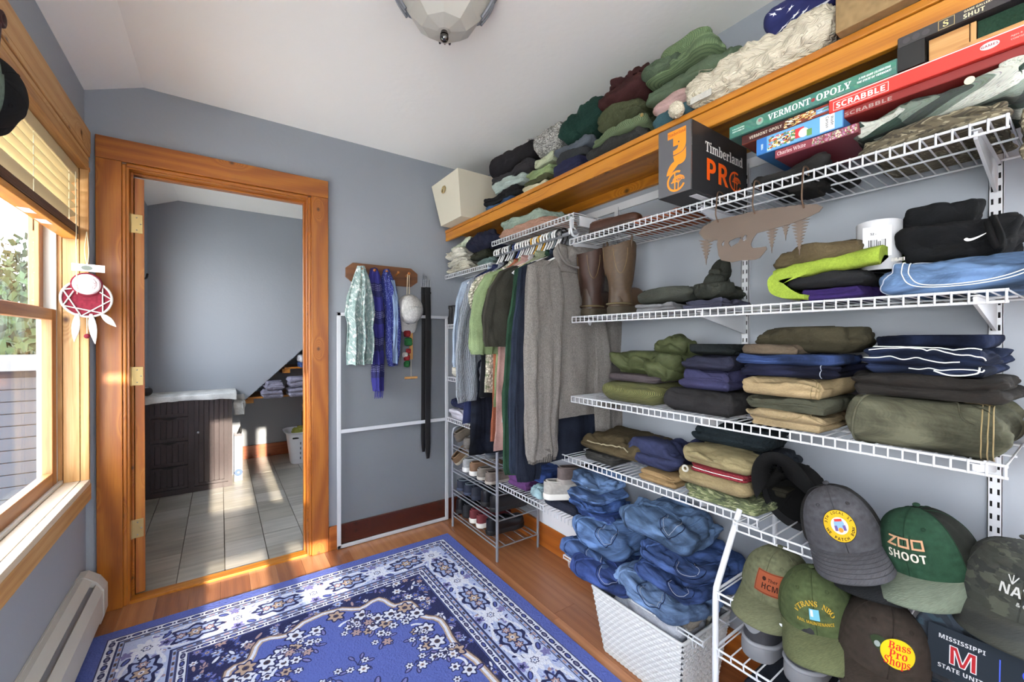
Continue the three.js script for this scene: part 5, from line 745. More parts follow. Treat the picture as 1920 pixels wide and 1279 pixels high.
const greenF = cloth(0x20442f), stoneM = cloth(0x66705f);
cap('green cap with black back and pale grey-green visor, letters SHOOT on front', { pos: [1.31, YU1 + 0.045, -0.222], yaw: -1.72, pitch: 0.22, roll: 0.12, front: greenF, back: cloth(0x23251f, 'knit'), visorM: stoneM, stiff: 0.5, H: 0.12, visor: 0.075, patch: { w: 0.52, v0: 0.12, v1: 0.52, m: sewn((g) => { g.strokeStyle = '#c98b5a'; g.lineWidth = 12; for (const x of [98, 172]) { g.strokeStyle = '#a67f62'; g.strokeRect(x, 30, 52, 50); } g.beginPath(); g.moveTo(30, 30); g.lineTo(80, 30); g.lineTo(32, 80); g.lineTo(84, 80); g.stroke(); g.fillStyle = '#b8b0a5'; g.font = 'bold 62px sans-serif'; g.fillText('SHOOT', 26, 152, 204); }), name: 'embroidery' } });
const camoDark = camo(14, ['#2b2d27', '#1d1f1c', '#3b3d33', '#262821'], 240, 1.0);
cap('dark camouflage cap with white lettering at the right end of the upper rack shelf', { pos: [1.31, YU1 + 0.012, -0.105], yaw: -1.42, pitch: 0.05, roll: -0.12, front: camoDark, stiff: 0.5, H: 0.13, visor: 0.08, patch: { w: 0.52, v0: 0.08, v1: 0.5, m: sewn((g) => { g.fillStyle = '#9d9d9a'; g.font = 'bold 62px sans-serif'; g.fillText('NATE', 36, 120, 200); g.font = 'bold 24px sans-serif'; g.fillText('& CO', 110, 155); g.strokeStyle = '#9d9d9a'; g.lineWidth = 5; for (const d of [-0.5, 0, 0.5]) { g.beginPath(); g.moveTo(84, 70); g.lineTo(84 + Math.sin(d) * 44, 70 - Math.cos(d) * 44); g.stroke(); } }), name: 'embroidery' } });
cap('black cap tipped over to show its dark hollow, leftmost on the rack', { pos: [1.335, YU1 + 0.075, -0.50], yaw: -2.0, pitch: -1.15, roll: 0.5, front: cloth(0x121212), H: 0.11 });
cl('washcloth', 'light grey cloth scrap behind the black tipped cap', 'cloth', cloth(0x8a8c90), -0.53, -0.40, YU1 + 0.0, YU1 + 0.06, { x0: 1.40, d: 0.1, wr: 2, L: 1, m: 2 });
const khakiF = cloth(0x676a4c);
cap('khaki cap with a rust-brown square patch on the lower rack shelf', { pos: [1.26, YU2 + 0.028, -0.515], yaw: -1.55, pitch: 0.12, roll: -0.1, front: khakiF, stiff: 0.55, H: 0.115, patch: { w: 0.42, v0: 0.16, v1: 0.5, c: 0.15, m: clr('#7a4029', (g) => { g.strokeStyle = '#5b2a1a'; g.lineWidth = 8; g.strokeRect(8, 8, 240, 176); g.fillStyle = '#2a1510'; g.font = 'bold 66px sans-serif'; g.fillText('HCM', 60, 150); g.font = 'bold 40px sans-serif'; g.fillText('Ther', 112, 82); g.beginPath(); g.arc(78, 66, 18, 0, 7); g.fill(); }), label: 'rust-brown leather patch' } });
const oliveF = cloth(0x4c5a33);
cap('olive green cap with gold lettering, between khaki and brown caps', { pos: [1.215, YU2 + 0.036, -0.405], yaw: -1.25, pitch: 0.14, roll: 0.12, front: oliveF, visorM: cloth(0x5e6440), soft: 1, H: 0.11, visor: 0.08, bend: 0.03, patch: { w: 0.5, v0: 0.12, v1: 0.54, m: sewn((g) => { g.fillStyle = '#a88a2c'; g.font = 'bold 46px serif'; arcText(g, 'VTRANS NBO', 128, 176, 120, PI + 0.55, 2 * PI - 0.55); g.font = 'bold 26px sans-serif'; g.fillText('RAIL MAINTENANCE', 14, 168, 228); g.fillStyle = '#5f97a8'; g.fillRect(96, 74, 62, 66); g.fillStyle = '#b0b8b4'; g.fillRect(104, 80, 16, 40); }), name: 'embroidery' } });
cap('dark brown cap with a yellow oval fish logo on the lower rack shelf', { pos: [1.205, YU2 + 0.018, -0.285], yaw: -1.22, pitch: 0.08, roll: -0.12, front: cloth(0x393029), stiff: 0.5, H: 0.12, visor: 0.08, patch: { w: 0.5, v0: 0.14, v1: 0.54, m: sewn((g) => { g.fillStyle = '#26301f'; g.beginPath(); g.moveTo(8, 70); g.quadraticCurveTo(40, 20, 96, 50); g.lineTo(96, 110); g.quadraticCurveTo(40, 130, 8, 70); g.fill(); g.fillStyle = '#777f7c'; g.beginPath(); g.arc(52, 88, 16, 0, 7); g.fill(); g.fillStyle = '#b5a016'; g.beginPath(); g.ellipse(162, 96, 92, 78, 0, 0, 7); g.fill(); g.fillStyle = '#a8241f'; g.font = 'bold 56px serif'; g.fillText('Bass', 104, 78); g.fillText('Pro', 112, 122); g.fillText('Shops', 94, 162, 135); }), name: 'logo', label: 'yellow oval logo with red lettering' } });
{ // soft navy camouflage cooler bag with two printed logos
  const nm = camo(31, ['#20262e', '#2b333d', '#171b20', '#2a3a44'], 160, 1.5); nm.map.repeat.set(4, 4);
  const t = thing('soft_bag', 'dark navy camouflage soft bag with red and blue logos at the lower right', 'bag', [1.185, YU2 + 0.004, -0.105]); t.rotation.z = -0.12;
  part('bag_body', foldGeo({ w: 0.27, d: 0.22, h: 0.16, seed: 12, L: 1, m: 5, n: 7, wr: 0.4 }), nm, t);
  const p = part('printed_logos', gridGeo(12, 6, (u, v) => V(-0.004 - 0.002 * Math.sin(v * PI), 0.03 + v * 0.095, -0.10 + u * 0.19)), print(512, 256, (g) => { g.fillStyle = '#1d232a'; g.fillRect(0, 0, 512, 256); g.fillStyle = '#a9a9ac'; g.font = 'bold 30px sans-serif'; g.fillText('MISSISSIPPI', 40, 60, 190); g.fillText('STATE UNIT', 40, 212, 190); g.fillStyle = '#8c1f24'; g.font = 'bold 130px sans-serif'; g.fillText('M', 74, 172); g.strokeStyle = '#b5b5b8'; g.lineWidth = 4; g.strokeText('M', 74, 172); g.fillStyle = '#3d4fae'; g.fillRect(258, 50, 5, 170); g.strokeStyle = '#3448c8'; g.lineWidth = 16; g.beginPath(); g.ellipse(380, 80, 40, 28, 0, 0, 7); g.stroke(); g.fillStyle = '#aeb3c4'; g.font = 'bold 66px serif'; g.fillText('Thor', 300, 200); g.fillStyle = '#3448c8'; g.font = 'bold 62px serif'; g.fillText('Thor', 304, 200); }, 0.9), t);
}
// sneakers on the third rack shelf, heels to the room
const sneakExtra = (t, s) => { const L = new THREE.Shape(); L.moveTo(-0.026, 0.012); L.quadraticCurveTo(0, 0.002, 0.026, 0.012); L.quadraticCurveTo(0.012, -0.012, 0, -0.012); L.quadraticCurveTo(-0.012, -0.012, -0.026, 0.012); const g = new THREE.ExtrudeGeometry(L, { depth: 0.003, bevelEnabled: false }); const m = part('heel_badge', g, flatc(0x707275), t); m.position.set(0, 0.085, -0.003); m.rotation.y = PI; part('heel_tab', tube([[-0.012, 0.115, 0.010], [0, 0.135, 0.004], [0.012, 0.115, 0.010]], 0.004, 14, 6), M.black, t); part('sole_stripe', tube([[-0.045, 0.036, 0.09], [-0.040, 0.040, 0.03], [0, 0.044, -0.004], [0.040, 0.040, 0.03], [0.045, 0.036, 0.09]], 0.006, 30, 8), flatc(0x7d7e82), t); };
const sneakM = lea(0x303136, 0.7);
for (const [z, l, yw] of [[-0.545, 'grey running shoe with pale sole, left of the pair on the rack', 0.0], [-0.435, 'grey running shoe with pale sole, right of the pair on the rack', 0.08]]) shoe('running_shoe', l, 'shoe', { L: 0.29, W: 0.108, H: 0.105, toe: 0.06, sole: 0.04, flare: 1.12, open: 0.12 }, { pos: [1.185, YU3, z], yaw: PI / 2 + yw, upper: sneakM, soleM: flatc(0x66676a), laces: flatc(0x6f7073), extra: sneakExtra });
for (const [z, l] of [[-0.315, 'rust-lined brown work boot, left of its pair on the rack'], [-0.205, 'rust-lined brown work boot, right of its pair on the rack']]) shoe('work_boot', l, 'boot', { L: 0.28, W: 0.1, H: 0.12, toe: 0.06, sole: 0.03, open: 0.12 }, { pos: [1.18, YU3, z], yaw: PI / 2, upper: lea(0x4a2f22), soleM: lea(0x241a14), collar: lea(0x7a3a20), inner: lea(0x8c3d1c), laces: flatc(0x7a6a58) });
cl('folded_jacket', 'blue-teal jacket behind the brown work boots on the rack', 'jacket', cloth(0x3c5061), -0.38, -0.05, YU3, YU3 + 0.14, { x0: 1.33, d: 0.17, L: 1, m: 2.2, wr: 1.4 });
single('storage_case', bx(1.19, 1.48, 0.145, 0.30, -0.58, -0.30, 'z', 0.02), cloth(0x272c36), 'dark blue fabric case on the lowest shelf of the white rack', 'case');
// ---- shoe rack contents (heels to the room)
const RK = [[0.079, 0.022], [0.229, 0.022], [0.374, 0.022], [0.529, 0.022]].map(([a, b]) => a + b + 0.004);
const rackShoes = [ // tier, z, kind, colours, label
  [3, -2.44, 'sandal', 0x6a5f52, 0x4b443b, 'grey-tan sandal tilted up at the far end of the rack top', -0.5], [3, -2.35, 'sandal', 0x77706a, 0x504a44, 'low grey slide on the rack top beside the tilted sandal', 0],
  [3, -2.26, 'sneaker', 0xd8d8da, 0xe4e4e4, 'white sneaker, farther of the pair on the rack top', 0], [3, -2.175, 'sneaker', 0xd2d2d4, 0xe2e2e2, 'white sneaker, nearer of the pair on the rack top', 0], [3, -2.08, 'slipper', 0x2f3a48, 0x4a4d52, 'teal-navy slipper at the near end of the rack top', 0],
  [2, -2.45, 'sandal', 0x7a5f45, 0x9a917f, 'tan slide standing on edge at the far end of the second tier', -0.7], [2, -2.36, 'sneaker', 0xaeb0b2, 0xd2d2d0, 'pale grey sneaker on the second tier', 0], [2, -2.27, 'sneaker', 0x8c6a50, 0xd8d5cf, 'brown and white sneaker on the second tier', 0], [2, -2.175, 'slipper', 0x8a8178, 0xb3ada4, 'stone slip-on with olive lining, farther on the second tier', 0, 0x6e6a2c], [2, -2.08, 'slipper', 0x7d7068, 0xa39b92, 'stone slip-on with olive lining, nearer on the second tier', 0, 0x6e6a2c],
  [1, -2.44, 'slipper', 0x232a40, 0x3a4258, 'navy slipper with pale collar, farther on the third tier', 0, 0x111318, 0x98a6b4], [1, -2.345, 'slipper', 0x232a40, 0x3a4258, 'navy slipper with pale collar, nearer on the third tier', 0, 0x111318, 0x98a6b4], [1, -2.245, 'sneaker', 0x1f2536, 0x23293a, 'dark navy shoe in the middle of the third tier', 0], [1, -2.13, 'boot', 0x17191f, 0x121317, 'black ankle boot on the third tier', 0], [1, -2.03, 'boot', 0x1a1b20, 0x131418, 'black ankle boot nearest on the third tier', 0],
  [0, -2.45, 'boot', 0x15171d, 0x101114, 'black shoe at the far end of the bottom tier', 0], [0, -2.36, 'sneaker', 0x1a1c22, 0x15161a, 'low black shoe beside the red sneakers', 0], [0, -2.27, 'sneaker', 0x7a2a32, 0xddd8ce, 'red sneaker with white sole, farther of the pair on the bottom tier', 0], [0, -2.185, 'sneaker', 0x7a2a32, 0xddd8ce, 'red sneaker with white sole, nearer of the pair on the bottom tier', 0], [0, -2.07, 'boot', 0x14161c, 0x0f1013, 'shiny black boot at the near end of the bottom tier', 0],
];
const SP = { sandal: { L: 0.24, W: 0.085, H: 0.05, toe: 0.035, sole: 0.02, open: 0.11 }, sneaker: { L: 0.25, W: 0.082, H: 0.065, toe: 0.042, sole: 0.028 }, slipper: { L: 0.25, W: 0.088, H: 0.062, toe: 0.045, sole: 0.018, open: 0.12 }, boot: { L: 0.26, W: 0.09, H: 0.082, toe: 0.05, sole: 0.026, open: 0.1 } };
for (const [tier, z, kind, c, s, label, pitch, inn, col] of rackShoes) shoe(kind === 'boot' ? 'ankle_boot' : kind, label, kind === 'boot' ? 'boot' : 'shoe', SP[kind], { pos: [1.275, RK[tier] + (pitch ? 0.02 : 0), z], pitch, upper: lea(c, kind === 'boot' ? 0.35 : 0.7), soleM: flatc(s), collar: col ? cloth(col, 'fleece') : undefined, inner: inn ? cloth(inn) : M.dark, laces: kind === 'sneaker' ? flatc(0xd0d0cc) : undefined });
shoe('sneaker', 'white canvas shoe on the low wire shelf beside the jean shorts', 'shoe', { L: 0.27, W: 0.09, H: 0.075, sole: 0.028 }, { pos: [1.285, 0.478, -1.56], yaw: PI / 2 - 0.5, upper: lea(0xb5b0a8, 0.7), soleM: flatc(0xd8d5cc), laces: flatc(0xe6e3da) });
shoe('sneaker', 'taupe shoe lying behind the white canvas shoe on the low shelf', 'shoe', { L: 0.26, W: 0.09, H: 0.07, sole: 0.024 }, { pos: [1.34, 0.55, -1.52], yaw: PI / 2 - 0.3, upper: lea(0x6b5d5a, 0.7), soleM: flatc(0x8d8680) });
// ---------------------------------------------------------------- clothes on hangers
function hanger(z, color, label, x = 1.30, yaw = 0, group) {
  const t = thing('clothes_hanger', label, 'hanger', [x, 0, z], yaw, group), m = color;
  part('hook', tube([[-0.012, 1.73, 0], [-0.013, 1.752, 0], [0.006, 1.766, 0], [0.026, 1.752, 0], [0.028, 1.728, 0], [0.014, 1.70, 0], [0.0, 1.672, 0], [0.0, 1.642, 0]], 0.0042, 26, 7), m, t);
  part('shoulder_bar', tube([[-0.20, 1.556, 0], [-0.12, 1.603, 0], [-0.02, 1.645, 0], [0.06, 1.626, 0], [0.20, 1.556, 0], [0.12, 1.55, 0], [0, 1.548, 0], [-0.12, 1.55, 0]], 0.0042, 70, 7, true, 0.25), m, t);
  return t;
}
// rings of a flat hanging body: half widths by height, with vertical pleats
function drape(rows, seed, { n = 72, pleat = 0.005, freq = 9 } = {}) {
  return rows.map(([y, xc, hw, ht, zc = 0]) => ring(n, (a) => { const c = Math.cos(a), s = Math.sin(a), X = Math.sign(c) * Math.pow(Math.abs(c), 0.9), fall = clamp((1.72 - y) / 0.5), w = pleat * fall * (Math.sin(X * freq + seed * 3 + 1.6 * noise(y * 3 + seed, X * 2)) + 0.8 * noise(X * 11 + seed, y * 4.5)), k = 0.012 * noise(y * 7 + seed, X * 3, s > 0 ? 1 : 2) + 0.008 * (Math.abs(noise(X * 5 + y * 9, y * 14 - X * 6, seed)) - 0.3); return V(xc + hw * X + k * 0.6, y + 0.006 * noise(X * 4, y, seed), zc + s * ht + w + k * s); }));
}
function sub(rows, k = 3) { const o = []; for (let i = 0; i < rows.length - 1; i++) for (let j = 0; j < k; j++) { const t = j / k; o.push(rows[i].map((v, q) => lerp(v ?? 0, rows[i + 1][q] ?? 0, t))); } o.push(rows[rows.length - 1]); return o.map((r) => { while (r.length < 5) r.push(0); return r; }); }
function garment(name, label, category, z, mat, { yb = 1.0, hw = 0.2, xc = 1.31, th = 0.012, sleeve = 0.6, sx = 1.06, sw = 0.06, sMat, yaw = 0, hem, neck = 0.055, slz = 0.01, flare = 0.02, bands } = {}) {
  const t = thing(name, label, category, [0, 0, z], yaw), sd = z * 7.3, S = (r) => r.map((q) => [q[0], q[1], q[2], q[3], q[4] ?? 0]);
  part('body', loft(drape(sub(S([[yb, xc, hw + flare, th * 1.2], [yb + 0.12, xc, hw + flare * 0.6, th * 1.2], [1.30, xc, hw, th], [1.46, xc, hw * 0.98, th], [1.54, xc, hw * 0.94, th * 0.9], [1.595, xc, hw * 0.72, th * 0.8], [1.635, xc, hw * 0.42, th * 0.75], [1.655, xc, neck, th * 0.7]]), 4), sd)), mat, t);
  if (sleeve) for (const s of [-1, 1]) {
    const sh = [xc + s * hw * 0.84, 1.56], ex = s < 0 ? sx : 2 * xc - sx, y1 = 1.60 - sleeve, p = sub(S([[y1, ex + s * 0.0, sw * 0.82, th * 0.75, slz], [y1 + 0.03, ex, sw * 0.95, th * 0.9, slz], [lerp(1.56, y1, 0.6), lerp(sh[0], ex, 0.95), sw * 1.05, th, slz], [lerp(1.56, y1, 0.25), lerp(sh[0], ex, 0.6), sw * 1.15, th, slz], [1.56, sh[0] + s * 0.012, sw * 1.0, th * 0.9, slz * 0.5], [1.595, sh[0] - s * 0.03, sw * 0.55, th * 0.6, 0]]), 4);
    part('sleeve', loft(drape(p, sd + s * 3, { n: 48, pleat: 0.006, freq: 5 })), sMat ?? mat, t);
    if (hem) part('cuff', loft(drape(sub(S([[y1 - 0.012, ex, sw * 0.80, th * 0.7, slz], [y1 + 0.045, ex, sw * 0.90, th * 0.85, slz]]), 3), sd + s * 3, { n: 48, pleat: 0.004, freq: 5 })), hem, t);
  }
  part('collar', loft([1.647, 1.655, 1.667].map((y, k) => ring(40, (a) => V(xc + Math.cos(a) * (neck + 0.014 - k * 0.003), y - 0.012 * Math.sin(a), Math.sin(a) * (th * 0.9 + 0.006)))), { cap0: false, cap1: false }), hem ?? mat, t);
  return t;
}
const plastic = (c) => std({ color: new THREE.Color(c), roughness: 0.35 });
const PW = plastic(0xdedfdf), PB = plastic(0x1d1d20), PY = plastic(0xc9962e), PBl = plastic(0x3a4a86), PG = plastic(0x7e8a8e);
const lace = striped((g, W, H) => { const r = rng(6); g.fillStyle = '#a9a694'; g.fillRect(0, 0, W, H); for (let i = 0; i < 160; i++) { g.fillStyle = ['#d8d4c2', '#6f7a5f', '#8c8d7a', '#e3dfd0', '#7d6f62'][Math.floor(r() * 5)]; g.beginPath(); g.arc(r() * W, r() * H, 2 + r() * 5, 0, 7); g.fill(); } }, 8, 8, 'jersey', 0.001);
const waffle = cloth(0x8d949f, 'rib', heather);
const clothes = [ // z, name, label, category, material, options, hanger material
  [-2.01, 'hanging_blouse', 'pale blue blouse hanging farthest left on the closet rod', 'blouse', cloth(0x9fb0c6), { yb: 0.86, sleeve: 0.50, sx: 1.075, hw: 0.19 }, PW],
  [-1.965, 'hanging_shirt', 'dark blue shirt between the pale blue blouse and grey waffle shirt', 'shirt', cloth(0x2c3560), { yb: 0.80, sleeve: 0.0, hw: 0.23 }, PW],
  [-1.90, 'hanging_shirt', 'light grey waffle-knit long-sleeved shirt on the closet rod', 'shirt', waffle, { yb: 0.94, sleeve: 0.66, sx: 1.045, sw: 0.07, hem: cloth(0x9aa1ac, 'rib') }, PW],
  [-1.845, 'hanging_camisole', 'black sleeveless top right behind the light grey waffle shirt', 'shirt', cloth(0x1f2125), { yb: 0.95, sleeve: 0, hw: 0.2 }, PB],
  [-1.80, 'hanging_blouse', 'cream and green floral blouse with short sleeves on the rod', 'blouse', lace, { yb: 0.98, sleeve: 0.20, sx: 1.07, sw: 0.075 }, PW],
  [-1.755, 'hanging_dress', 'orange lace dress showing behind the floral blouse', 'dress', cloth(0xb0613f, 'knit'), { yb: 0.74, sleeve: 0, hw: 0.19 }, PW],
  [-1.71, 'hanging_blouse', 'light green blouse with flared ruffled sleeves on the rod', 'blouse', cloth(0x93ab74), { yb: 0.92, sleeve: 0.42, sx: 1.04, sw: 0.088, hw: 0.2 }, PW],
  [-1.665, 'hanging_dress', 'blush pink long dress hanging low beside the dark tee', 'dress', cloth(0xc0938a), { yb: 0.72, sleeve: 0, hw: 0.20, xc: 1.29 }, PY],
  [-1.63, 'hanging_shirt', 'white and coral shirt peeking out before the dark olive tee', 'shirt', cloth(0xc9c3c4), { yb: 0.86, sleeve: 0.30, sx: 1.06 }, PW],
  [-1.585, 'hanging_shirt', 'dark olive-grey short-sleeved tee on the closet rod', 'shirt', cloth(0x403f37), { yb: 0.90, sleeve: 0.38, sx: 1.035, sw: 0.092 }, PW],
  [-1.54, 'hanging_dress', 'pale sage long cardigan with cream hem on the rod', 'cardigan', cloth(0x9ba382, 'knit'), { yb: 0.70, sleeve: 0, hw: 0.19, xc: 1.28 }, PW],
  [-1.50, 'hanging_shirt', 'forest green long-sleeved shirt on the closet rod', 'shirt', cloth(0x284a36), { yb: 0.82, sleeve: 0.94, sx: 1.06, sw: 0.062, th: 0.012 }, PW],
  [-1.468, 'hanging_shirt', 'slate navy long-sleeved shirt next to the forest green one', 'shirt', cloth(0x2c3648), { yb: 0.80, sleeve: 0.93, sx: 1.07, sw: 0.06, th: 0.011 }, PB],
  [-1.438, 'hanging_shirt', 'dark navy shirt directly behind the grey sweatshirt', 'shirt', cloth(0x1f2534), { yb: 0.70, sleeve: 0.96, sx: 1.09, sw: 0.064, th: 0.011 }, PB],
];
const spareSeen = new Set(), short = (l) => l.replace(/ (hanging|on the|between|right behind|showing|with|next to|directly|peeking|beside).*$/, '');
for (const [z, n, l, c, m, o, hm] of clothes) { garment(n, l, c, z, m, o); hanger(z, hm, `${hm === PW ? 'white' : hm === PB ? 'black' : 'yellow'} plastic hanger carrying the ${short(l)}`); }
{ // the nearest: grey sweatshirt with kangaroo pocket seam, white hanger
  const gm = cloth(0x807b75, 'jersey', heather), t = garment('hanging_sweatshirt', 'taupe-grey hooded sweatshirt, nearest of the hanging clothes', 'sweatshirt', -1.398, gm, { yb: 0.90, xc: 1.335, hw: 0.205, sleeve: 0.86, sx: 1.125, sw: 0.092, th: 0.02, slz: 0.022, hem: cloth(0x66625d, 'rib'), neck: 0.075 });
  part('hood', foldGeo({ w: 0.06, d: 0.26, h: 0.13, seed: 41, L: 1, m: 2, n: 2.2, wr: 1.2 }).translate(1.205, 1.55, 0.015), gm, t);
  part('hood_edge', tube([[1.215, 1.665, 0.02], [1.20, 1.63, 0.045], [1.235, 1.58, 0.058], [1.33, 1.565, 0.06], [1.43, 1.55, 0.05]], 0.006, 40, 8), gm, t);
  hanger(-1.397, PW, 'white plastic hanger inside the taupe-grey hooded sweatshirt', 1.315);
}
[[-1.985, PW], [-1.94, PB], [-1.925, PW], [-1.875, PW], [-1.865, PG], [-1.822, PBl], [-1.78, PW], [-1.735, PW], [-1.69, PW], [-1.648, PW], [-1.607, PY], [-1.562, PW], [-1.52, PG], [-1.485, PW]].forEach(([z, m]) => { const cn = m === PW ? 'white' : m === PB ? 'black' : m === PG ? 'grey' : m === PBl ? 'blue' : 'yellow', all = clothes.map((c) => [c[0], short(c[2])]).concat([[-1.405, 'grey sweatshirt']]).sort((p, q) => p[0] - q[0]), k = all.findIndex((c) => c[0] > z); const where = k <= 0 ? 'at the far end before the pale blue blouse' : `between the ${all[k - 1][1]} and the ${all[k][1]}`, key = cn + where, again = spareSeen.has(key); spareSeen.add(key); hanger(z, m, `${again ? 'second ' : ''}spare ${cn} hanger ${where}`); });
// things hanging and lying low behind them
garment('hanging_skirt', 'dark denim skirt hanging low over the shoe rack', 'skirt', -1.90, denim(0x20242f), { yb: 0.66, sleeve: 0, hw: 0.13, xc: 1.21, th: 0.012 }).scale.set(1, 0.55, 1);
scene.children[scene.children.length - 1].position.y = 0.28 - 0.0;
cl('folded_shirt', 'white and lavender shirt piled on the lowest corner shelf', 'shirt', cloth(0xc2c0cc), -2.56, -2.30, 0.717, 0.80, { L: 2, m: 2.2, wr: 1.8, x0: 1.24 });
cl('folded_shirt', 'navy shirt on the white and lavender one in the corner', 'shirt', cloth(0x262c4c), -2.54, -2.30, 0.795, 0.88, { L: 1, m: 2.1, wr: 1.8, x0: 1.25 });
cl('folded_shirt', 'white shirt with purple print on the low corner shelf', 'shirt', cloth(0xcfc7d4), -2.29, -2.10, 0.717, 0.84, { L: 2, m: 2.1, wr: 2, x0: 1.245 });
cl('folded_shirt', 'cream shirt on the corner shelf at the scarf tails', 'shirt', cloth(0xd2cdbd), -2.57, -2.28, 0.998, 1.10, { L: 2, m: 2.1, wr: 2, x0: 1.255 });
{ const t = thing('binoculars', 'small black binoculars standing on the corner shelf beside the wall', 'binoculars', [1.30, 1.356, -2.55]); for (const z of [-0.025, 0.025]) part('barrel', new THREE.LatheGeometry([[0, 0], [0.024, 0], [0.025, 0.04], [0.019, 0.06], [0.017, 0.10], [0.021, 0.105], [0.021, 0.125], [0, 0.125]].map(([a, b]) => new THREE.Vector2(a, b)), 24).translate(0, 0, z), M.black, t); part('bridge', bx(-0.01, 0.01, 0.03, 0.075, -0.02, 0.02), M.black, t); }
// ---------------------------------------------------------------- peg board, scarves, belts on the back wall
{
  const z = BZ + 0.001, t = thing('peg_rail', 'brown board with clipped corners and pegs on the back wall', 'peg rail');
  const s = slab([[0.62, 1.63], [0.66, 1.597], [1.03, 1.597], [1.074, 1.63], [1.074, 1.685], [1.03, 1.718], [0.66, 1.718], [0.62, 1.685]], [], 0.016); s.translate(0, 0, z); boxUV(s, 'x'); part('board', s, wood(0x4a2b18, 0x6e4426, 0x7d5230, 61, 0.5, 0, 6, 0.6, 0.1), t);
  for (const x of [0.70, 0.775, 0.85, 0.925, 0.995]) part('peg', [rod([x, 1.662, z + 0.014], [x, 1.674, z + 0.07], 0.006, 12), new THREE.SphereGeometry(0.0095, 12, 10).translate(x, 1.675, z + 0.072)], M.pine, t);
}
function scarf(label, rows, mat, seed, o = {}, extra) { // rows: y, centre x, half width, half depth, z
  const t = thing('scarf', label, 'scarf', [0, 0, BZ + 0.055]); part('cloth', loft(drape(sub(rows, 6), seed, { n: 84, pleat: o.pleat ?? 0.016, freq: o.freq ?? 7 })), mat, t); extra?.(t); return t;
}
const tealPrint = striped((g, W, H) => { const r = rng(21); g.fillStyle = '#8ea3a0'; g.fillRect(0, 0, W, H); for (let i = 0; i < 130; i++) { g.fillStyle = ['#b9c6c2', '#d6dcd8', '#7c938f', '#a4b5b1'][Math.floor(r() * 4)]; g.beginPath(); g.ellipse(r() * W, r() * H, 3 + r() * 8, 2 + r() * 4, r() * 3, 0, 7); g.fill(); } }, 5, 5, 'jersey', 0.001);
scarf('bulky pale teal and white scarf, leftmost on the peg board', [[1.10, 0.69, 0.072, 0.030], [1.20, 0.69, 0.078, 0.034], [1.32, 0.688, 0.068, 0.040], [1.40, 0.688, 0.080, 0.046], [1.50, 0.692, 0.072, 0.048], [1.58, 0.698, 0.055, 0.046], [1.65, 0.70, 0.034, 0.034], [1.695, 0.70, 0.016, 0.018]], tealPrint, 4, { pleat: 0.03, freq: 10 }, (t) => lump(t, 'knotted_loop', tealPrint, 0.615, 1.37, 0.0, 0.07, 0.15, 0.2, 8, { wr: 2.6 }));
const violetPlaid = striped((g, W, H) => { g.fillStyle = '#2a2a72'; g.fillRect(0, 0, W, H); g.fillStyle = '#1e1f52'; g.fillRect(0, 0, W, H / 2); g.fillStyle = 'rgba(200,205,235,0.75)'; for (let i = 0; i < 4; i++) for (let x = 0; x < W; x += 8) g.fillRect(x, 8 + i * 8, 5, 2); }, 6, 6, 'jersey', 0.001);
scarf('long navy-violet scarf with white dashes, second on the peg board', [[0.93, 0.805, 0.028, 0.016], [1.05, 0.80, 0.036, 0.02], [1.25, 0.795, 0.040, 0.024], [1.45, 0.790, 0.042, 0.026], [1.58, 0.783, 0.040, 0.028], [1.65, 0.778, 0.028, 0.024], [1.69, 0.776, 0.014, 0.015]], violetPlaid, 9, { pleat: 0.010, freq: 5 }, (t) => { const f = []; for (let k = 0; k < 9; k++) f.push(rod([0.782 + k * 0.006, 0.935, 0.004 * (k % 3)], [0.78 + k * 0.0055, 0.885 + 0.008 * (k % 2), 0.004 * (k % 3)], 0.0022, 5)); part('fringe', f, cloth(0x3b3aa0), t); });
const speckBlue = striped((g, W, H) => { const r = rng(33); g.fillStyle = '#2b3478'; g.fillRect(0, 0, W, H); g.fillStyle = '#9aa6d0'; for (let i = 0; i < 160; i++) g.fillRect(r() * W, r() * H, 2.4, 3.4); }, 7, 7, 'jersey', 0.001);
scarf('royal blue speckled scarf with a pale blue lining, third on the peg board', [[1.085, 0.895, 0.026, 0.018], [1.16, 0.895, 0.042, 0.024], [1.30, 0.895, 0.046, 0.028], [1.45, 0.890, 0.044, 0.03], [1.58, 0.872, 0.042, 0.03], [1.65, 0.856, 0.03, 0.026], [1.69, 0.85, 0.014, 0.016]], speckBlue, 14, { pleat: 0.011, freq: 5 }, (t) => part('pale_lining', loft(drape(sub([[1.10, 0.900, 0.014, 0.010, 0.026], [1.30, 0.903, 0.018, 0.012, 0.030], [1.5, 0.897, 0.015, 0.012, 0.030], [1.62, 0.880, 0.008, 0.008, 0.028]], 5), 3, { n: 40, pleat: 0.004 })), cloth(0x8aa5cc), t));
cap('white cap hanging by its strap on the right of the peg board', { pos: [1.005, 1.445, BZ + 0.035], yaw: 0.25, pitch: PI / 2 - 0.15, roll: 0.15, front: cloth(0xcbcac6), H: 0.115, soft: 1, visor: 0.06 });
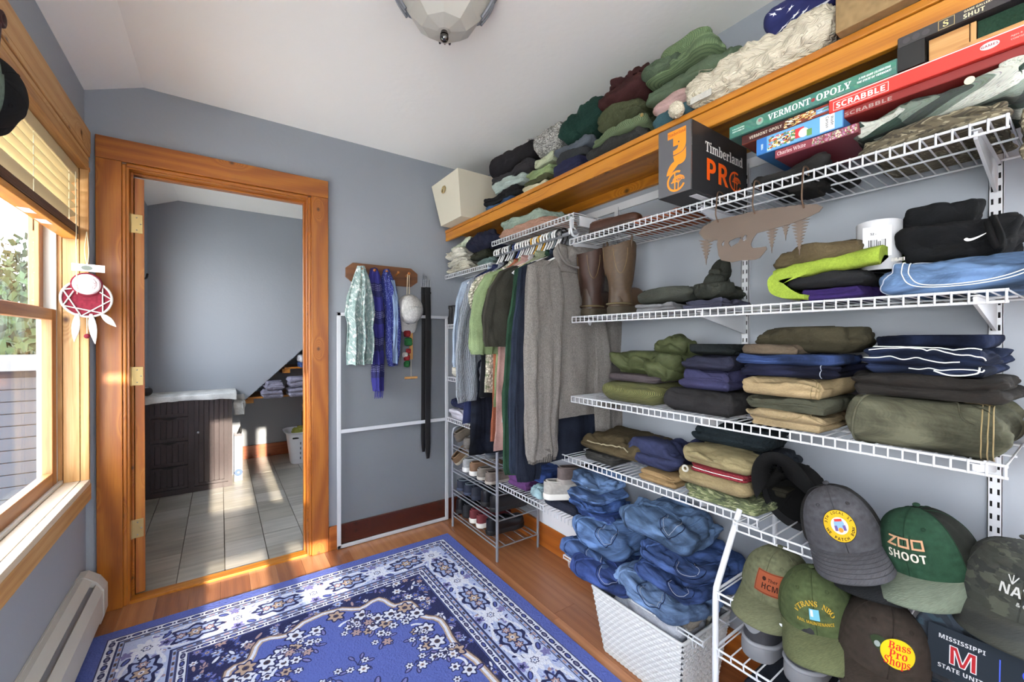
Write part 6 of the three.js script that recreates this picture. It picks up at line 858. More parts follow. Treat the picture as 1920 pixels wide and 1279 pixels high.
{ // holiday pieces under it: felt leaves and red flowers, no figures
  const t = thing('holiday_garland', 'red and green felt garland hanging below the white cap', 'ornament', [0.985, 0, BZ + 0.04]);
  part('cord', [rod([0.0, 1.30, 0], [0.0, 1.67, 0.03], 0.002, 6), rod([0.02, 1.30, 0], [0.012, 1.67, 0.03], 0.002, 6)], M.cord, t);
  const leaf = (x, y, r, a, m, n) => part(n, foldGeo({ w: r * 2, d: r * 2, h: 0.022, seed: x * 90 + y, L: 1, m: 2, n: 2, wr: 0.8 }, 40, 16).rotateX(PI / 2).translate(x - r, y, 0.01), m, t);
  leaf(0.0, 1.285, 0.03, 0, cloth(0x8c1f24), 'felt_flower'); leaf(0.012, 1.235, 0.042, 0, cloth(0x1f6a35), 'felt_leaf'); leaf(0.012, 1.175, 0.03, 0, cloth(0x9c2228), 'felt_flower'); leaf(-0.012, 1.15, 0.024, 0, cloth(0xc9c5c0), 'felt_flower'); leaf(0.0, 1.13, 0.028, 0, cloth(0x9c2228), 'felt_flower'); leaf(-0.002, 1.09, 0.026, 0, cloth(0x1f6a35), 'felt_leaf');
  const w = thing('wooden_paddle', 'tan wooden strip and short dowel hung beside the felt garland', 'ornament', [1.022, 0, BZ + 0.035]); part('strip', bx(-0.012, 0.012, 1.12, 1.36, -0.003, 0.003, 'y', 0.002), M.pineLight, w); part('string', rod([0, 1.0, 0], [0, 1.12, 0], 0.0012, 5), M.cord, w); part('string', rod([0, 1.36, 0], [-0.025, 1.67, 0.03], 0.0012, 5), M.cord, w); part('dowel', rod([-0.042, 1.0, 0], [0.042, 1.0, 0], 0.008, 12), M.pineLight, w);
}
{
  const z = BZ + 0.02, hk = thing('wall_hook', 'small steel wall hook holding the black belts', 'hook'); part('plate', bx(1.115, 1.142, 1.635, 1.70, BZ + 0.001, BZ + 0.005), M.steel, hk); part('hook', tube([[1.128, 1.68, z - 0.014], [1.128, 1.67, z + 0.02], [1.128, 1.645, z + 0.028], [1.128, 1.64, z + 0.012]], 0.004, 16, 8), M.steel, hk);
  for (const [x, y0, w, zz, l] of [[1.112, 0.50, 0.016, 0.012, 'narrower black leather belt hanging behind on the wall hook'], [1.135, 0.455, 0.0185, 0.03, 'wider black leather belt hanging in front on the wall hook']]) {
    const t = thing('belt', l, 'belt', [0, 0, z]); const pts = []; for (let k = 0; k <= 24; k++) { const y = lerp(1.60, y0, k / 24); pts.push([y, x + 0.004 * noise(y * 3, zz * 50), k === 24 ? w * 0.55 : k === 23 ? w * 0.85 : w]); }
    part('strap', loft(pts.map(([y, xc, hw]) => [V(xc - hw, y, zz - 0.002), V(xc + hw, y, zz - 0.002), V(xc + hw, y, zz + 0.002), V(xc - hw, y, zz + 0.002)])), std({ color: 0x141416, roughness: 0.45 }), t);
    part('buckle', [rod([x - w, 1.60, zz], [x + w, 1.60, zz], 0.0024, 8), rod([x - w, 1.648, zz], [x + w, 1.648, zz], 0.0024, 8), rod([x - w, 1.60, zz], [x - w, 1.648, zz], 0.0024, 8), rod([x + w, 1.60, zz], [x + w, 1.648, zz], 0.0024, 8), rod([x, 1.60, zz + 0.002], [x, 1.65, zz + 0.003], 0.002, 8)], M.steel, t); part('keeper', bx(x - w - 0.002, x + w + 0.002, 1.555, 1.568, zz - 0.004, zz + 0.004), std({ color: 0x141416, roughness: 0.45 }), t);
  }
}
// ---------------------------------------------------------------- metal cut-out sign hung under the top shelf
{
  const X = 1.262, P = (l) => l.map(([x, y]) => { const p = at(x, y, 'x', X); return [-p.z, p.y]; }); // outline traced on its own plane
  const t = thing('metal_sign', 'brown-grey metal cut-out of a fish, a bear and pine trees under the top shelf', 'sign');
  const fish = [[1310, 437], [1318, 425], [1342, 412], [1382, 404], [1412, 396], [1459, 389], [1500, 384], [1532, 383], [1543, 388], [1536, 397], [1516, 407], [1481, 420], [1435, 433], [1420, 437], [1417, 440], [1412, 447], [1408, 456], [1408, 461], [1411, 465], [1425, 464], [1436, 462], [1438, 467], [1424, 484], [1415, 487], [1400, 488], [1390, 488], [1372, 492], [1352, 488], [1347, 479], [1344, 458], [1346, 450], [1338, 451], [1320, 449]];
  const holes = [[[1366, 456], [1368, 452], [1380, 446], [1390, 445], [1384, 455], [1370, 463]], [[1353, 457], [1358, 451], [1357, 460], [1354, 462]], [[1391, 448], [1396, 441], [1401, 441], [1399, 449], [1394, 453]]];
  const tree = (cx, y0, y1, w) => { const L = [], R = [], n = Math.round((y1 - y0) / 6); for (let k = 0; k <= n; k++) { const y = lerp(y0, y1, k / n), q = w * (1 - k / n) + 1; R.push([cx + q, y - 4.4]); R.push([cx + q * 0.85, y - 2.6]); R.push([cx + q * 0.2 + 0.6, y]); L.push([cx - q, y - 4.4]); L.push([cx - q * 0.85, y - 2.6]); L.push([cx - q * 0.2 - 0.6, y]); } return [...R, [cx, y1 + 5], ...L.reverse()]; };
  const s = shapeOf(P(fish)); for (const h of holes) s.holes.push(shapeOf(P(h)));
  const ex = (sh, o = 0) => { const g = new THREE.ExtrudeGeometry(sh, { depth: 0.0022, bevelEnabled: false }); g.rotateY(PI / 2); g.translate(X + o, 0, 0); return g; };
  const sm = std({ color: new THREE.Color(0x62554b), roughness: 0.5, metalness: 0.35 });
  part('fish_and_bear', ex(s), sm, t); for (const q of [[1323, 455, 492, 13], [1446, 428, 470, 13], [1472, 424, 446, 8], [1498, 414, 474, 19]]) part('pine_tree', [ex(shapeOf(P(tree(...q))), 0.0023), ex(shapeOf(P([[q[0] - 2, q[1] + 6], [q[0] - 2, q[1] - 16], [q[0] + 2, q[1] - 16], [q[0] + 2, q[1] + 6]])), 0.0046)], sm, t);
  for (const [px, py] of [[1346, 412], [1415, 396], [1507, 385]]) { const p = at(px, py + 5, 'x', X); part('hook', tube([[X + 0.001, p.y, p.z], [X - 0.012, p.y + 0.02, p.z], [X - 0.010, 1.66, p.z], [X, 1.705, p.z], [SX + 0.004, 1.708, p.z], [SX + 0.008, 1.69, p.z]], 0.0022, 24, 6), std({ color: 0x5a4636, roughness: 0.5, metalness: 0.4 }), t); }
}
// ---------------------------------------------------------------- woven basket
{
  const t = thing('woven_basket', 'white woven basket on the floor under the jeans heap', 'basket'), bm = std({ color: new THREE.Color(0xc2c2c0), roughness: 0.7 });
  const B = [[1.262, -1.145], [1.262, -0.815], [1.50, -0.815], [1.50, -1.145]], T = [[1.232, -1.185], [1.232, -0.785], [1.53, -0.785], [1.53, -1.185]], y1 = 0.252;
  for (let k = 0; k < 4; k++) { // each side is a weave of raised strands
    const a0 = B[k], a1 = B[(k + 1) % 4], b0 = T[k], b1 = T[(k + 1) % 4], Ln = Math.hypot(b1[0] - b0[0], b1[1] - b0[1]), nu = Math.round(Ln / 0.0028), nv = 80, dx = (b1[0] - b0[0]) / Ln, dz = (b1[1] - b0[1]) / Ln, n = k % 2 ? [0, k === 1 ? 1 : -1] : [k === 0 ? -1 : 1, 0];
    const N = V(n[0], 0, n[1]);
    part('woven_side', gridGeo(nu, nv, (u, v) => { const p = V(lerp(lerp(a0[0], a1[0], u), lerp(b0[0], b1[0], u), v), v * y1, lerp(lerp(a0[1], a1[1], u), lerp(b0[1], b1[1], u), v)); const c = u * Ln / 0.0235, r = v * y1 / 0.0105, ph = (Math.floor(r) % 2) * 0.5, w = Math.pow(Math.abs(Math.sin((c + ph) * PI)), 0.5) * Math.pow(Math.abs(Math.sin(r * PI)), 0.45); return p.addScaledVector(N, v > 0.985 ? 0.003 : 0.0065 * w); }), bm, t);
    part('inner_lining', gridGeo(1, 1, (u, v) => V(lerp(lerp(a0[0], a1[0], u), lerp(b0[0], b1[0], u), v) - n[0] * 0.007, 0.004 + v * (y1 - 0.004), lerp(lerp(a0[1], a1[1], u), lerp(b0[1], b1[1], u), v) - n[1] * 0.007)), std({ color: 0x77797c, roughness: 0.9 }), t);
  }
  part('rim', tube(T.map(([x, z]) => [x, y1, z]), 0.006, 120, 8, true, 0.04), bm, t); part('bottom', bx(1.262, 1.50, 0, 0.005, -1.145, -0.815), bm, t);
}
cl('folded_shirt', 'white and grey patterned shirt stuffed in the woven basket', 'shirt', cloth(0xb9bcc6), -1.16, -0.82, 0.15, 0.285, { L: 1, m: 2.2, wr: 1.8, x0: 1.252, d: 0.24 });
cl('folded_towel', 'cream and taupe towel in the near corner of the woven basket', 'towel', striped(lines('#b8b4ac', '#857c72', 3, 0.5), 5, 5, 'fleece'), -0.95, -0.80, 0.20, 0.315, { L: 1, m: 2.1, wr: 1.6, x0: 1.30, d: 0.2 });
// ---------------------------------------------------------------- rug
{
  const W = 1.63, D = 2.32, S = 700, pw = Math.round(W * S), ph = Math.round(D * S);
  const tx = canvasTex(pw, ph, (g) => {
    const r = rng(17), C = { field: '#5361a6', navy: '#1f2450', ivory: '#d4d7e2', pale: '#9aa9d2', tan: '#b39a86', rose: '#a98d8c', brown: '#4a3d44', lav: '#7673a8', mid: '#4d5aa0' };
    const blob = (x, y, n, r1, r2, rot, c) => { g.fillStyle = c; g.beginPath(); for (let k = 0; k < n * 8; k++) { const a = k / (n * 8) * 6.2832, q = lerp(r2, r1, 0.5 + 0.5 * Math.cos(a * n)); g.lineTo(x + Math.cos(a + rot) * q, y + Math.sin(a + rot) * q); } g.fill(); };
    const flower = (x, y, s, c1 = C.ivory, c2 = C.tan, rim = C.navy) => { blob(x, y, 6, s * 1.22, s * 0.85, s, rim); blob(x, y, 6, s, s * 0.6, s, c1); g.fillStyle = c2; g.beginPath(); g.arc(x, y, s * 0.34, 0, 7); g.fill(); g.fillStyle = rim; g.beginPath(); g.arc(x, y, s * 0.14, 0, 7); g.fill(); };
    const leaf = (x, y, l, a, c) => { g.save(); g.translate(x, y); g.rotate(a); g.fillStyle = C.navy; g.beginPath(); g.ellipse(l / 2, 0, l / 2 + 1.5, l * 0.24 + 1.5, 0, 0, 7); g.fill(); g.fillStyle = c; g.beginPath(); g.ellipse(l / 2, 0, l / 2 - 1, l * 0.16, 0, 0, 7); g.fill(); g.restore(); };
    const sprig = (x, y, s, a) => { g.strokeStyle = C.navy; g.lineWidth = 2.4; for (const d of [-0.9, -0.3, 0.4, 1]) { g.beginPath(); g.moveTo(x, y); g.quadraticCurveTo(x + Math.cos(a + d) * s, y + Math.sin(a + d) * s, x + Math.cos(a + d * 1.5) * s * 1.9, y + Math.sin(a + d * 1.5) * s * 1.9); g.stroke(); leaf(x + Math.cos(a + d * 1.3) * s * 1.2, y + Math.sin(a + d * 1.3) * s * 1.2, s, a + d * 1.6, C.lav); } };
    g.fillStyle = C.field; g.fillRect(0, 0, pw, ph);
    const band = (m, w, c) => { g.strokeStyle = c; g.lineWidth = w * S; const k = (m + w / 2) * S; g.strokeRect(k, k, pw - 2 * k, ph - 2 * k); };
    const along = (m, step, f) => { // run a motif round a rectangle m metres in from the edge
      const k = m * S, w = pw - 2 * k, h = ph - 2 * k; const nx = Math.round(w / step), ny = Math.round(h / step);
      for (let i = 0; i < nx; i++) { f(k + (i + 0.5) * w / nx, k, 0, i); f(k + (i + 0.5) * w / nx, ph - k, PI, i); } for (let i = 0; i < ny; i++) { f(k, k + (i + 0.5) * h / ny, -PI / 2, i); f(pw - k, k + (i + 0.5) * h / ny, PI / 2, i); }
    };
    const guard = (m, w) => { band(m, w, C.ivory); band(m, 0.004, C.navy); band(m + w - 0.004, 0.004, C.navy); along(m + w / 2, 34, (x, y, a, i) => { g.save(); g.translate(x, y); g.rotate(a); g.fillStyle = C.navy; g.beginPath(); g.ellipse(0, 0, 12, w * S * 0.24, 0, 0, 7); g.fill(); g.fillStyle = i % 2 ? C.mid : '#6d6b86'; g.beginPath(); g.ellipse(0, 0, 7, w * S * 0.12, 0, 0, 7); g.fill(); g.fillStyle = C.navy; g.fillRect(14, -4, 5, 8); g.restore(); }); };
    const ticks = (m, w) => { band(m, w, C.pale); band(m, 0.003, C.navy); band(m + w - 0.003, 0.003, C.navy); along(m + w / 2, 22, (x, y, a, i) => { g.save(); g.translate(x, y); g.rotate(a); g.fillStyle = i % 2 ? C.rose : C.brown; g.fillRect(-7, -3, 14, 6); g.restore(); }); };
    // scallops of the outer edge
    guard(0.055, 0.042); ticks(0.097, 0.02);
    band(0.117, 0.155, '#aeb9d8'); along(0.195, 13, (x, y, a, i) => { for (let q = 0; q < 6; q++) { const px = x + (r() - 0.5) * 20 + Math.sin(a) * 0, o = (r() - 0.5) * 96, X = px + (Math.abs(Math.cos(a)) < 0.5 ? o : 0), Y = y + (Math.abs(Math.cos(a)) < 0.5 ? (r() - 0.5) * 20 : o); g.fillStyle = [C.ivory, C.mid, C.navy, C.lav, C.pale, C.rose, '#e2e4ec'][Math.floor(r() * 7)]; g.beginPath(); g.ellipse(X, Y, 3 + r() * 5, 2 + r() * 3, r() * 3, 0, 7); g.fill(); } });
    along(0.195, 210, (x, y, a, i) => { // main border: navy medallions with tan hearts between ivory lilies
      g.save(); g.translate(x, y); g.rotate(a); const o = 105;
      for (const s of [-1, 1]) { g.strokeStyle = C.ivory; g.lineWidth = 9; g.beginPath(); g.moveTo(s * 12, 44); g.bezierCurveTo(s * 50, 50, s * 62, 14, s * 100, 30); g.stroke(); g.beginPath(); g.moveTo(s * 12, -44); g.bezierCurveTo(s * 50, -50, s * 62, -14, s * 100, -30); g.stroke(); }
      g.fillStyle = C.navy; g.beginPath(); for (let k = 0; k < 48; k++) { const t = k / 48 * 6.2832, q = 1 + 0.18 * Math.cos(t * 8); g.lineTo(Math.cos(t) * 66 * q, Math.sin(t) * 38 * q); } g.fill(); g.fillStyle = C.pale; g.beginPath(); for (let k = 0; k < 48; k++) { const t = k / 48 * 6.2832, q = 1 + 0.18 * Math.cos(t * 8); g.lineTo(Math.cos(t) * 54 * q, Math.sin(t) * 28 * q); } g.fill();
      flower(0, 0, 20, C.tan, C.ivory); flower(-34, 0, 13, C.rose, C.ivory); flower(34, 0, 13, C.rose, C.ivory);
      g.translate(o, 0); for (const d of [-1.2, -0.6, 0, 0.6, 1.2, 2, 2.7, 3.4, -2]) { g.fillStyle = C.ivory; g.beginPath(); g.ellipse(Math.cos(d) * 20, Math.sin(d) * 20, 21, 8, d, 0, 7); g.fill(); } flower(0, 0, 11, C.ivory, C.pale); blob(0, 42, 5, 19, 11, 0.4, C.lav); blob(0, 42, 5, 9, 5, 0.4, C.navy); blob(-6, -44, 5, 17, 9, 1, C.lav); leaf(24, 34, 26, 0.6, C.mid); leaf(-24, -34, 26, 3.6, C.mid);
      g.restore();
    });
    band(0.272, 0.006, C.navy); ticks(0.278, 0.02); guard(0.298, 0.036);
    // inner panel: navy with flowers, then the arched field
    const k = 0.336 * S; g.fillStyle = C.navy; g.fillRect(k, k, pw - 2 * k, ph - 2 * k);
    g.save(); g.beginPath(); g.rect(k, k, pw - 2 * k, ph - 2 * k); g.clip();
    for (let i = 0; i < 1500; i++) { const x = k + r() * (pw - 2 * k), y = k + r() * (ph - 2 * k), c = [C.lav, C.pale, C.ivory, C.rose, C.mid, C.ivory, C.field][Math.floor(r() * 7)]; if (r() < 0.55) flower(x, y, 8 + r() * 10, c, C.tan, '#262b58'); else leaf(x, y, 16 + r() * 14, r() * 6, c); }
    const cx = pw / 2, cy = ph / 2, hx = pw / 2 - k, hy = ph / 2 - k;
    const field = (q) => { g.beginPath(); const n = 96; for (let i = 0; i <= n; i++) { const t = i / n * 2 * PI, c = Math.cos(t), s = Math.sin(t), sc = 1 + 0.035 * Math.cos(t * 16); g.lineTo(cx + Math.sign(c) * Math.pow(Math.abs(c), 0.62) * (hx - 14 + q) * sc * 0.94, cy + Math.sign(s) * Math.pow(Math.abs(s), 0.62) * (hy - 14 + q) * sc * 0.94); } g.closePath(); };
    field(-6); g.lineWidth = 26; g.strokeStyle = C.brown; g.stroke(); g.lineWidth = 19; g.strokeStyle = C.tan; g.stroke(); g.lineWidth = 8; g.strokeStyle = C.ivory; g.stroke(); field(-16); g.fillStyle = C.field; g.fill();
    for (let i = 0; i < 110; i++) { const t = i / 110 * 2 * PI, c = Math.cos(t), s = Math.sin(t), q = 0.76 + 0.06 * Math.cos(t * 8) + 0.06 * (i % 3 - 1); const x = cx + Math.sign(c) * Math.pow(Math.abs(c), 0.62) * hx * q, y = cy + Math.sign(s) * Math.pow(Math.abs(s), 0.62) * hy * q; leaf(x + 14, y + 8, 26, t * 3, C.lav); flower(x, y, 15 + 5 * (i % 3), i % 4 === 3 ? C.tan : C.ivory, C.brown); if (i % 3 === 0) { g.strokeStyle = C.ivory; g.lineWidth = 8; g.beginPath(); g.arc(x, y, 32, t - 1, t + 1.2); g.stroke(); } }
    g.restore();
    for (let q = 0; q < 4; q++) { const sx = q % 2 ? 1 : -1, sy = q < 2 ? 1 : -1; for (const [a, b] of [[0.17, 0.52], [0.24, 0.30], [0.08, 0.66], [0.30, 0.10], [0.30, 0.44], [0.05, 0.42], [0.14, 0.70], [0.36, 0.28]]) { const x = cx + sx * a * S, y = cy + sy * b * S * 0.9; sprig(x, y, 20, sx * sy + a * 9); flower(x + sx * 10, y + 22, 15, b > 0.5 ? C.rose : C.ivory, C.tan); flower(x - 20, y + 6, 11, C.ivory, C.brown); flower(x + 22, y - 8, 11, C.ivory, C.brown); } }
    for (let i = 0; i < 16; i++) { const t = i / 16 * 2 * PI; flower(cx + Math.cos(t) * 120, cy + Math.sin(t) * 150, i % 2 ? 20 : 15, i % 2 ? C.ivory : C.rose, C.tan); leaf(cx + Math.cos(t) * 150, cy + Math.sin(t) * 182, 30, t, C.lav); } for (let i = 0; i < 8; i++) { const t = i / 8 * 2 * PI; flower(cx + Math.cos(t) * 44, cy + Math.sin(t) * 52, 22, C.ivory, C.lav); } flower(cx, cy, 34, C.tan, C.brown);
    const im = g.getImageData(0, 0, pw, ph), dd = im.data; for (let i = 0; i < dd.length; i += 4) { const q = 0.93 + 0.14 * r(); dd[i] *= q; dd[i + 1] *= q; dd[i + 2] *= q; } g.putImageData(im, 0, 0);
  });
  const t = thing('area_rug', 'blue and ivory floral patterned area rug on the wood floor', 'rug', [-0.44 + W / 2, 0, -2.41 + D / 2]);
  const g = new RoundedBoxGeometry(W, 0.009, D, 2, 0.003); g.translate(0, 0.005, 0); part('backing', boxUV(g.index ? g.toNonIndexed() : g, 'z'), cloth(0x4b5896, 'fleece'), t);
  const pile = new THREE.PlaneGeometry(W - 0.004, D - 0.004, 1, 1); pile.rotateX(-PI / 2); pile.translate(0, 0.0098, 0); part('patterned_pile', pile, std({ map: tx, roughness: 1, bumpMap: rep(relief.fleece, 9, 12), bumpScale: 0.003 }), t);
}
// ---------------------------------------------------------------- by the window: hanging charm and the black cap
{
  const c = at(163, 560, 'z', -2.49), t = thing('hanging_charm', 'round red and white woven charm with a tag and feathers, hung from the blind', 'ornament', [c.x, c.y, c.z], 0.15);
  const wm = cloth(0xd9d3c8), red = cloth(0x8c1f33), R = 0.077;
  part('hoop', new THREE.TorusGeometry(R, 0.0045, 10, 48), wm, t); part('red_ground', new THREE.CylinderGeometry(R - 0.003, R - 0.003, 0.002, 40).rotateX(PI / 2).translate(0, 0, -0.002), red, t);
  const W = []; for (let k = 0; k < 7; k++) { const a = k / 7 * 2 * PI, b = (k + 2) / 7 * 2 * PI; W.push(rod([Math.cos(a) * R, Math.sin(a) * R, 0.002], [Math.cos(b) * R, Math.sin(b) * R, 0.002], 0.0028, 6)); } part('web', W, wm, t);
  part('rosette', [new THREE.SphereGeometry(0.033, 20, 12).scale(1, 1, 0.4).translate(0.0, 0.062, 0.012), new THREE.TorusGeometry(0.034, 0.010, 10, 28).translate(0.0, 0.06, 0.006)], std({ color: 0xd9c4c6, roughness: 0.95, bumpMap: relief.fleece, bumpScale: 0.003 }), t);
  part('rosette_edge', new THREE.TorusGeometry(0.046, 0.004, 8, 32).translate(0.0, 0.06, 0.002), red, t);
  part('cord', [tube([[0.0, 0.12, 0], [0.006, 0.20, 0.0], [0.0, 0.285, 0.0]], 0.0016, 12, 5), tube([[0.004, 0.12, 0], [-0.006, 0.20, 0.0], [0.0, 0.285, 0.0]], 0.0016, 12, 5), rod([0, -0.075, 0], [0, -0.155, 0], 0.0016, 5)], M.cord, t);
  part('paper_tag', bx(-0.045, 0.055, 0.115, 0.146, 0.004, 0.0052), std({ color: 0xd4d4d4, roughness: 0.7 }), t); part('tag_print', new THREE.CylinderGeometry(0.014, 0.014, 0.001, 24).scale(1.2, 1, 0.7).rotateX(PI / 2).translate(0.0, 0.13, 0.0058), std({ color: 0x6c7268, roughness: 0.7 }), t);
  for (const [x, l, a] of [[-0.028, 0.12, -0.08], [0.012, 0.13, 0.1], [0.045, 0.07, 0.7]]) { const f = loft(Array.from({ length: 9 }, (_, k) => { const v = k / 8, w = 0.012 * Math.sin(PI * clamp(v * 0.9 + 0.1)) + 0.001; return ring(10, (q) => V(Math.cos(q) * w, -v * l, Math.sin(q) * 0.002 + 0.004 * Math.sin(v * 3))); })); f.rotateZ(a); f.translate(x, -0.065, 0.004); part('feather', f, wm, t); }
  part('bead', new THREE.SphereGeometry(0.010, 14, 10).translate(0, -0.16, 0), red, t);
}
{
  const o = { pos: [-0.462, 1.83, -1.50], yaw: 0.55, pitch: 1.45, roll: 0.0, visor: 0.012, front: cloth(0x1c1d1f), H: 0.10, ax: 0.078, az: 0.088 };
  const t = cap('black cap hanging from the window casing, a grey-green strap across it', o); const C = crownAt(o); for (const ph of [0, PI]) part('strap', gridGeo(6, 16, (u, v) => { const k = lerp(0.04, 1, v), p = C(ph, k, 0.004); return V(p.x + lerp(-0.013, 0.013, u), p.y, p.z); }), cloth(0x6e7f70), t, 'grey-green strap');
  const s = thing('hanging_strap', 'dark red leather strap tied over the window casing above the black cap', 'strap'); part('strap', tube([[-0.455, 1.93, -1.56], [-0.46, 1.98, -1.60], [-0.463, 2.05, -1.625], [-0.468, 2.10, -1.64]], 0.006, 20, 8), lea(0x3a1a14), s); part('loop', new THREE.TorusGeometry(0.016, 0.006, 8, 20).rotateY(PI / 2).translate(-0.462, 2.08, -1.64), lea(0x3a1a14), s);
}
// ---------------------------------------------------------------- beyond the door
{
  const cab = std({ color: new THREE.Color(0x3a2e30), roughness: 0.38, map: mottle }), t = thing('bathroom_cabinet', 'dark brown beadboard cabinet with drawers in the next room', 'cabinet'), x0 = -0.482, x1 = 0.082, zf = -4.27, zb = -4.614;
  part('carcass', [bx(x0, x1, 0, 0.79, zb, zf - 0.014, 'y'), bx(x0, x1, 0, 0.045, zf - 0.014, zf, 'x'), bx(x0, x0 + 0.03, 0.045, 0.79, zf - 0.014, zf), bx(x1 - 0.03, x1, 0.045, 0.79, zf - 0.014, zf), bx(-0.215, -0.175, 0.045, 0.79, zf - 0.014, zf)], cab, t);
  const front = (name, a, b, c, d, grip) => { const g = []; const n = Math.round((b - a - 0.05) / 0.036), w = (b - a - 0.05) / n; g.push(bx(a, a + 0.025, c, d, zf - 0.012, zf + 0.006), bx(b - 0.025, b, c, d, zf - 0.012, zf + 0.006), bx(a + 0.025, b - 0.025, c, c + 0.022, zf - 0.012, zf + 0.006), bx(a + 0.025, b - 0.025, d - 0.022, d, zf - 0.012, zf + 0.006)); for (let i = 0; i < n; i++) g.push(bx(a + 0.025 + i * w + 0.0015, a + 0.025 + (i + 1) * w - 0.0015, c + 0.022, d - 0.022, zf - 0.012, zf + 0.001, 'y', 0.002)); const p = part(name, g, cab, t); if (grip) { const s = new THREE.Shape(); s.moveTo(-0.05, 0); s.lineTo(0.05, 0); s.quadraticCurveTo(0, -0.028, -0.05, 0); const q = new THREE.ExtrudeGeometry(s, { depth: 0.002, bevelEnabled: false }); q.translate((a + b) / 2, d - 0.002, zf + 0.0055); part('finger_grip', q, M.dark, p); } return p; };
  front('panel', -0.45, -0.217, 0.632, 0.785); front('drawer', -0.45, -0.217, 0.438, 0.622, true); front('drawer', -0.45, -0.217, 0.242, 0.428, true); front('drawer', -0.45, -0.217, 0.05, 0.232, true);
  const d = front('door', -0.173, 0.05, 0.05, 0.785); part('knob', [new THREE.SphereGeometry(0.011, 14, 10).translate(-0.15, 0.49, zf + 0.022), rod([-0.15, 0.49, zf + 0.005], [-0.15, 0.49, zf + 0.02], 0.005, 10)], M.steel, d);
  const c = thing('table_runner', 'white cloth draped over the top of the dark cabinet', 'cloth'); part('cloth', loft(Array.from({ length: 25 }, (_, k) => { const x = lerp(x0 - 0.012, x1 + 0.03, k / 24), dr = 0.03 + 0.018 * Math.pow(2 * k / 24 - 1, 2) + 0.004 * noise(k * 0.8); return [[zb, 0.793], [zf + 0.004, 0.793], [zf + 0.013, 0.787], [zf + 0.014, 0.787 - dr], [zf + 0.017, 0.787 - dr], [zf + 0.017, 0.79], [zf + 0.006, 0.80 + 0.004 * noise(k * 0.6)], [zb, 0.80]].map(([z, y]) => V(x, y, z)); })), cloth(0xdddcd8), c);
  part('hanging_corner', foldGeo({ w: 0.03, d: 0.09, h: 0.2, seed: 2, L: 1, m: 3, wr: 0.8 }).rotateY(0).translate(x1 + 0.006, 0.595, zf - 0.05), cloth(0xd8d7d2), c); part('tassel', [rod([x1 + 0.075, 0.70, zf - 0.03], [x1 + 0.078, 0.65, zf - 0.03], 0.009, 8), new THREE.SphereGeometry(0.012, 10, 8).translate(x1 + 0.075, 0.705, zf - 0.03)], cloth(0xe2e0da), c);
  const b = thing('paper_carton', 'tall white carton with a blue swirl beside the dark cabinet', 'box', [0.097, 0.003, -4.60]); part('carton', bx(0, 0.062, 0, 0.395, 0, 0.22, 'y', 0.002), std({ color: 0xcac8d0, roughness: 0.6 }), b); part('blue_print', new THREE.TorusGeometry(0.02, 0.011, 8, 24).scale(1, 1, 0.08).translate(0.031, 0.075, 0.2205), std({ color: 0x4c62a0, roughness: 0.6 }), b); part('pour_handle', tube([[0.03, 0.395, 0.10], [0.045, 0.44, 0.12], [0.05, 0.46, 0.16], [0.05, 0.42, 0.19]], 0.008, 16, 8), M.black, b);
}
{ // boards and towels under the slope
  for (const [y, a, l] of [[0.70, 0.19, 'lower pale pine board shelf under the bathroom slope'], [0.975, 0.50, 'upper pale pine board shelf under the bathroom slope']]) { const t = thing('board_shelf', l, 'shelf'); part('board', bx(a + 0.02, 1.6, y - 0.018, y, -5.158, -4.668, 'x', 0.002), M.shelfPine, t); part('cleat', bx(a, a + 0.07, y - 0.058, y - 0.019, -5.158, -4.666, 'z', 0.002), M.shelfPine, t); }
  const tw = cloth(0x9390a6, 'fleece'); const L = [['lavender towel lowest in the left stack on the board shelf', 0.30, 0.5, 0.702, 0.782], ['lavender towel topping the left stack on the board shelf', 0.325, 0.505, 0.78, 0.855], ['lavender towel lowest in the right stack on the board shelf', 0.515, 0.76, 0.702, 0.79], ['lavender towel topping the right stack on the board shelf', 0.52, 0.76, 0.788, 0.89]];
  for (const [l, a, b, y0, y1] of L) { const t = thing('folded_towel', l, 'towel', [(a + b) / 2, y0, -4.70]); part('towel', foldGeo({ w: b - a, d: 0.3, h: y1 - y0, seed: a * 20 + y0, L: 2, wr: 1, cre: 0.014 }).rotateY(-PI / 2), tw, t); }
  [['blue towel on the upper board shelf', 0x34518a, 0.977, 1.03], ['white towel over the blue one on the upper board shelf', 0xbdbcc4, 1.028, 1.10]].forEach(([l, c, y0, y1], i) => { const t = thing('folded_towel', l, 'towel', [0.74, y0, -4.72]); part('towel', foldGeo({ w: 0.26, d: 0.28, h: y1 - y0, seed: 60 + i, L: 2, wr: 1 }).rotateY(-PI / 2), cloth(c, 'fleece'), t); });
}
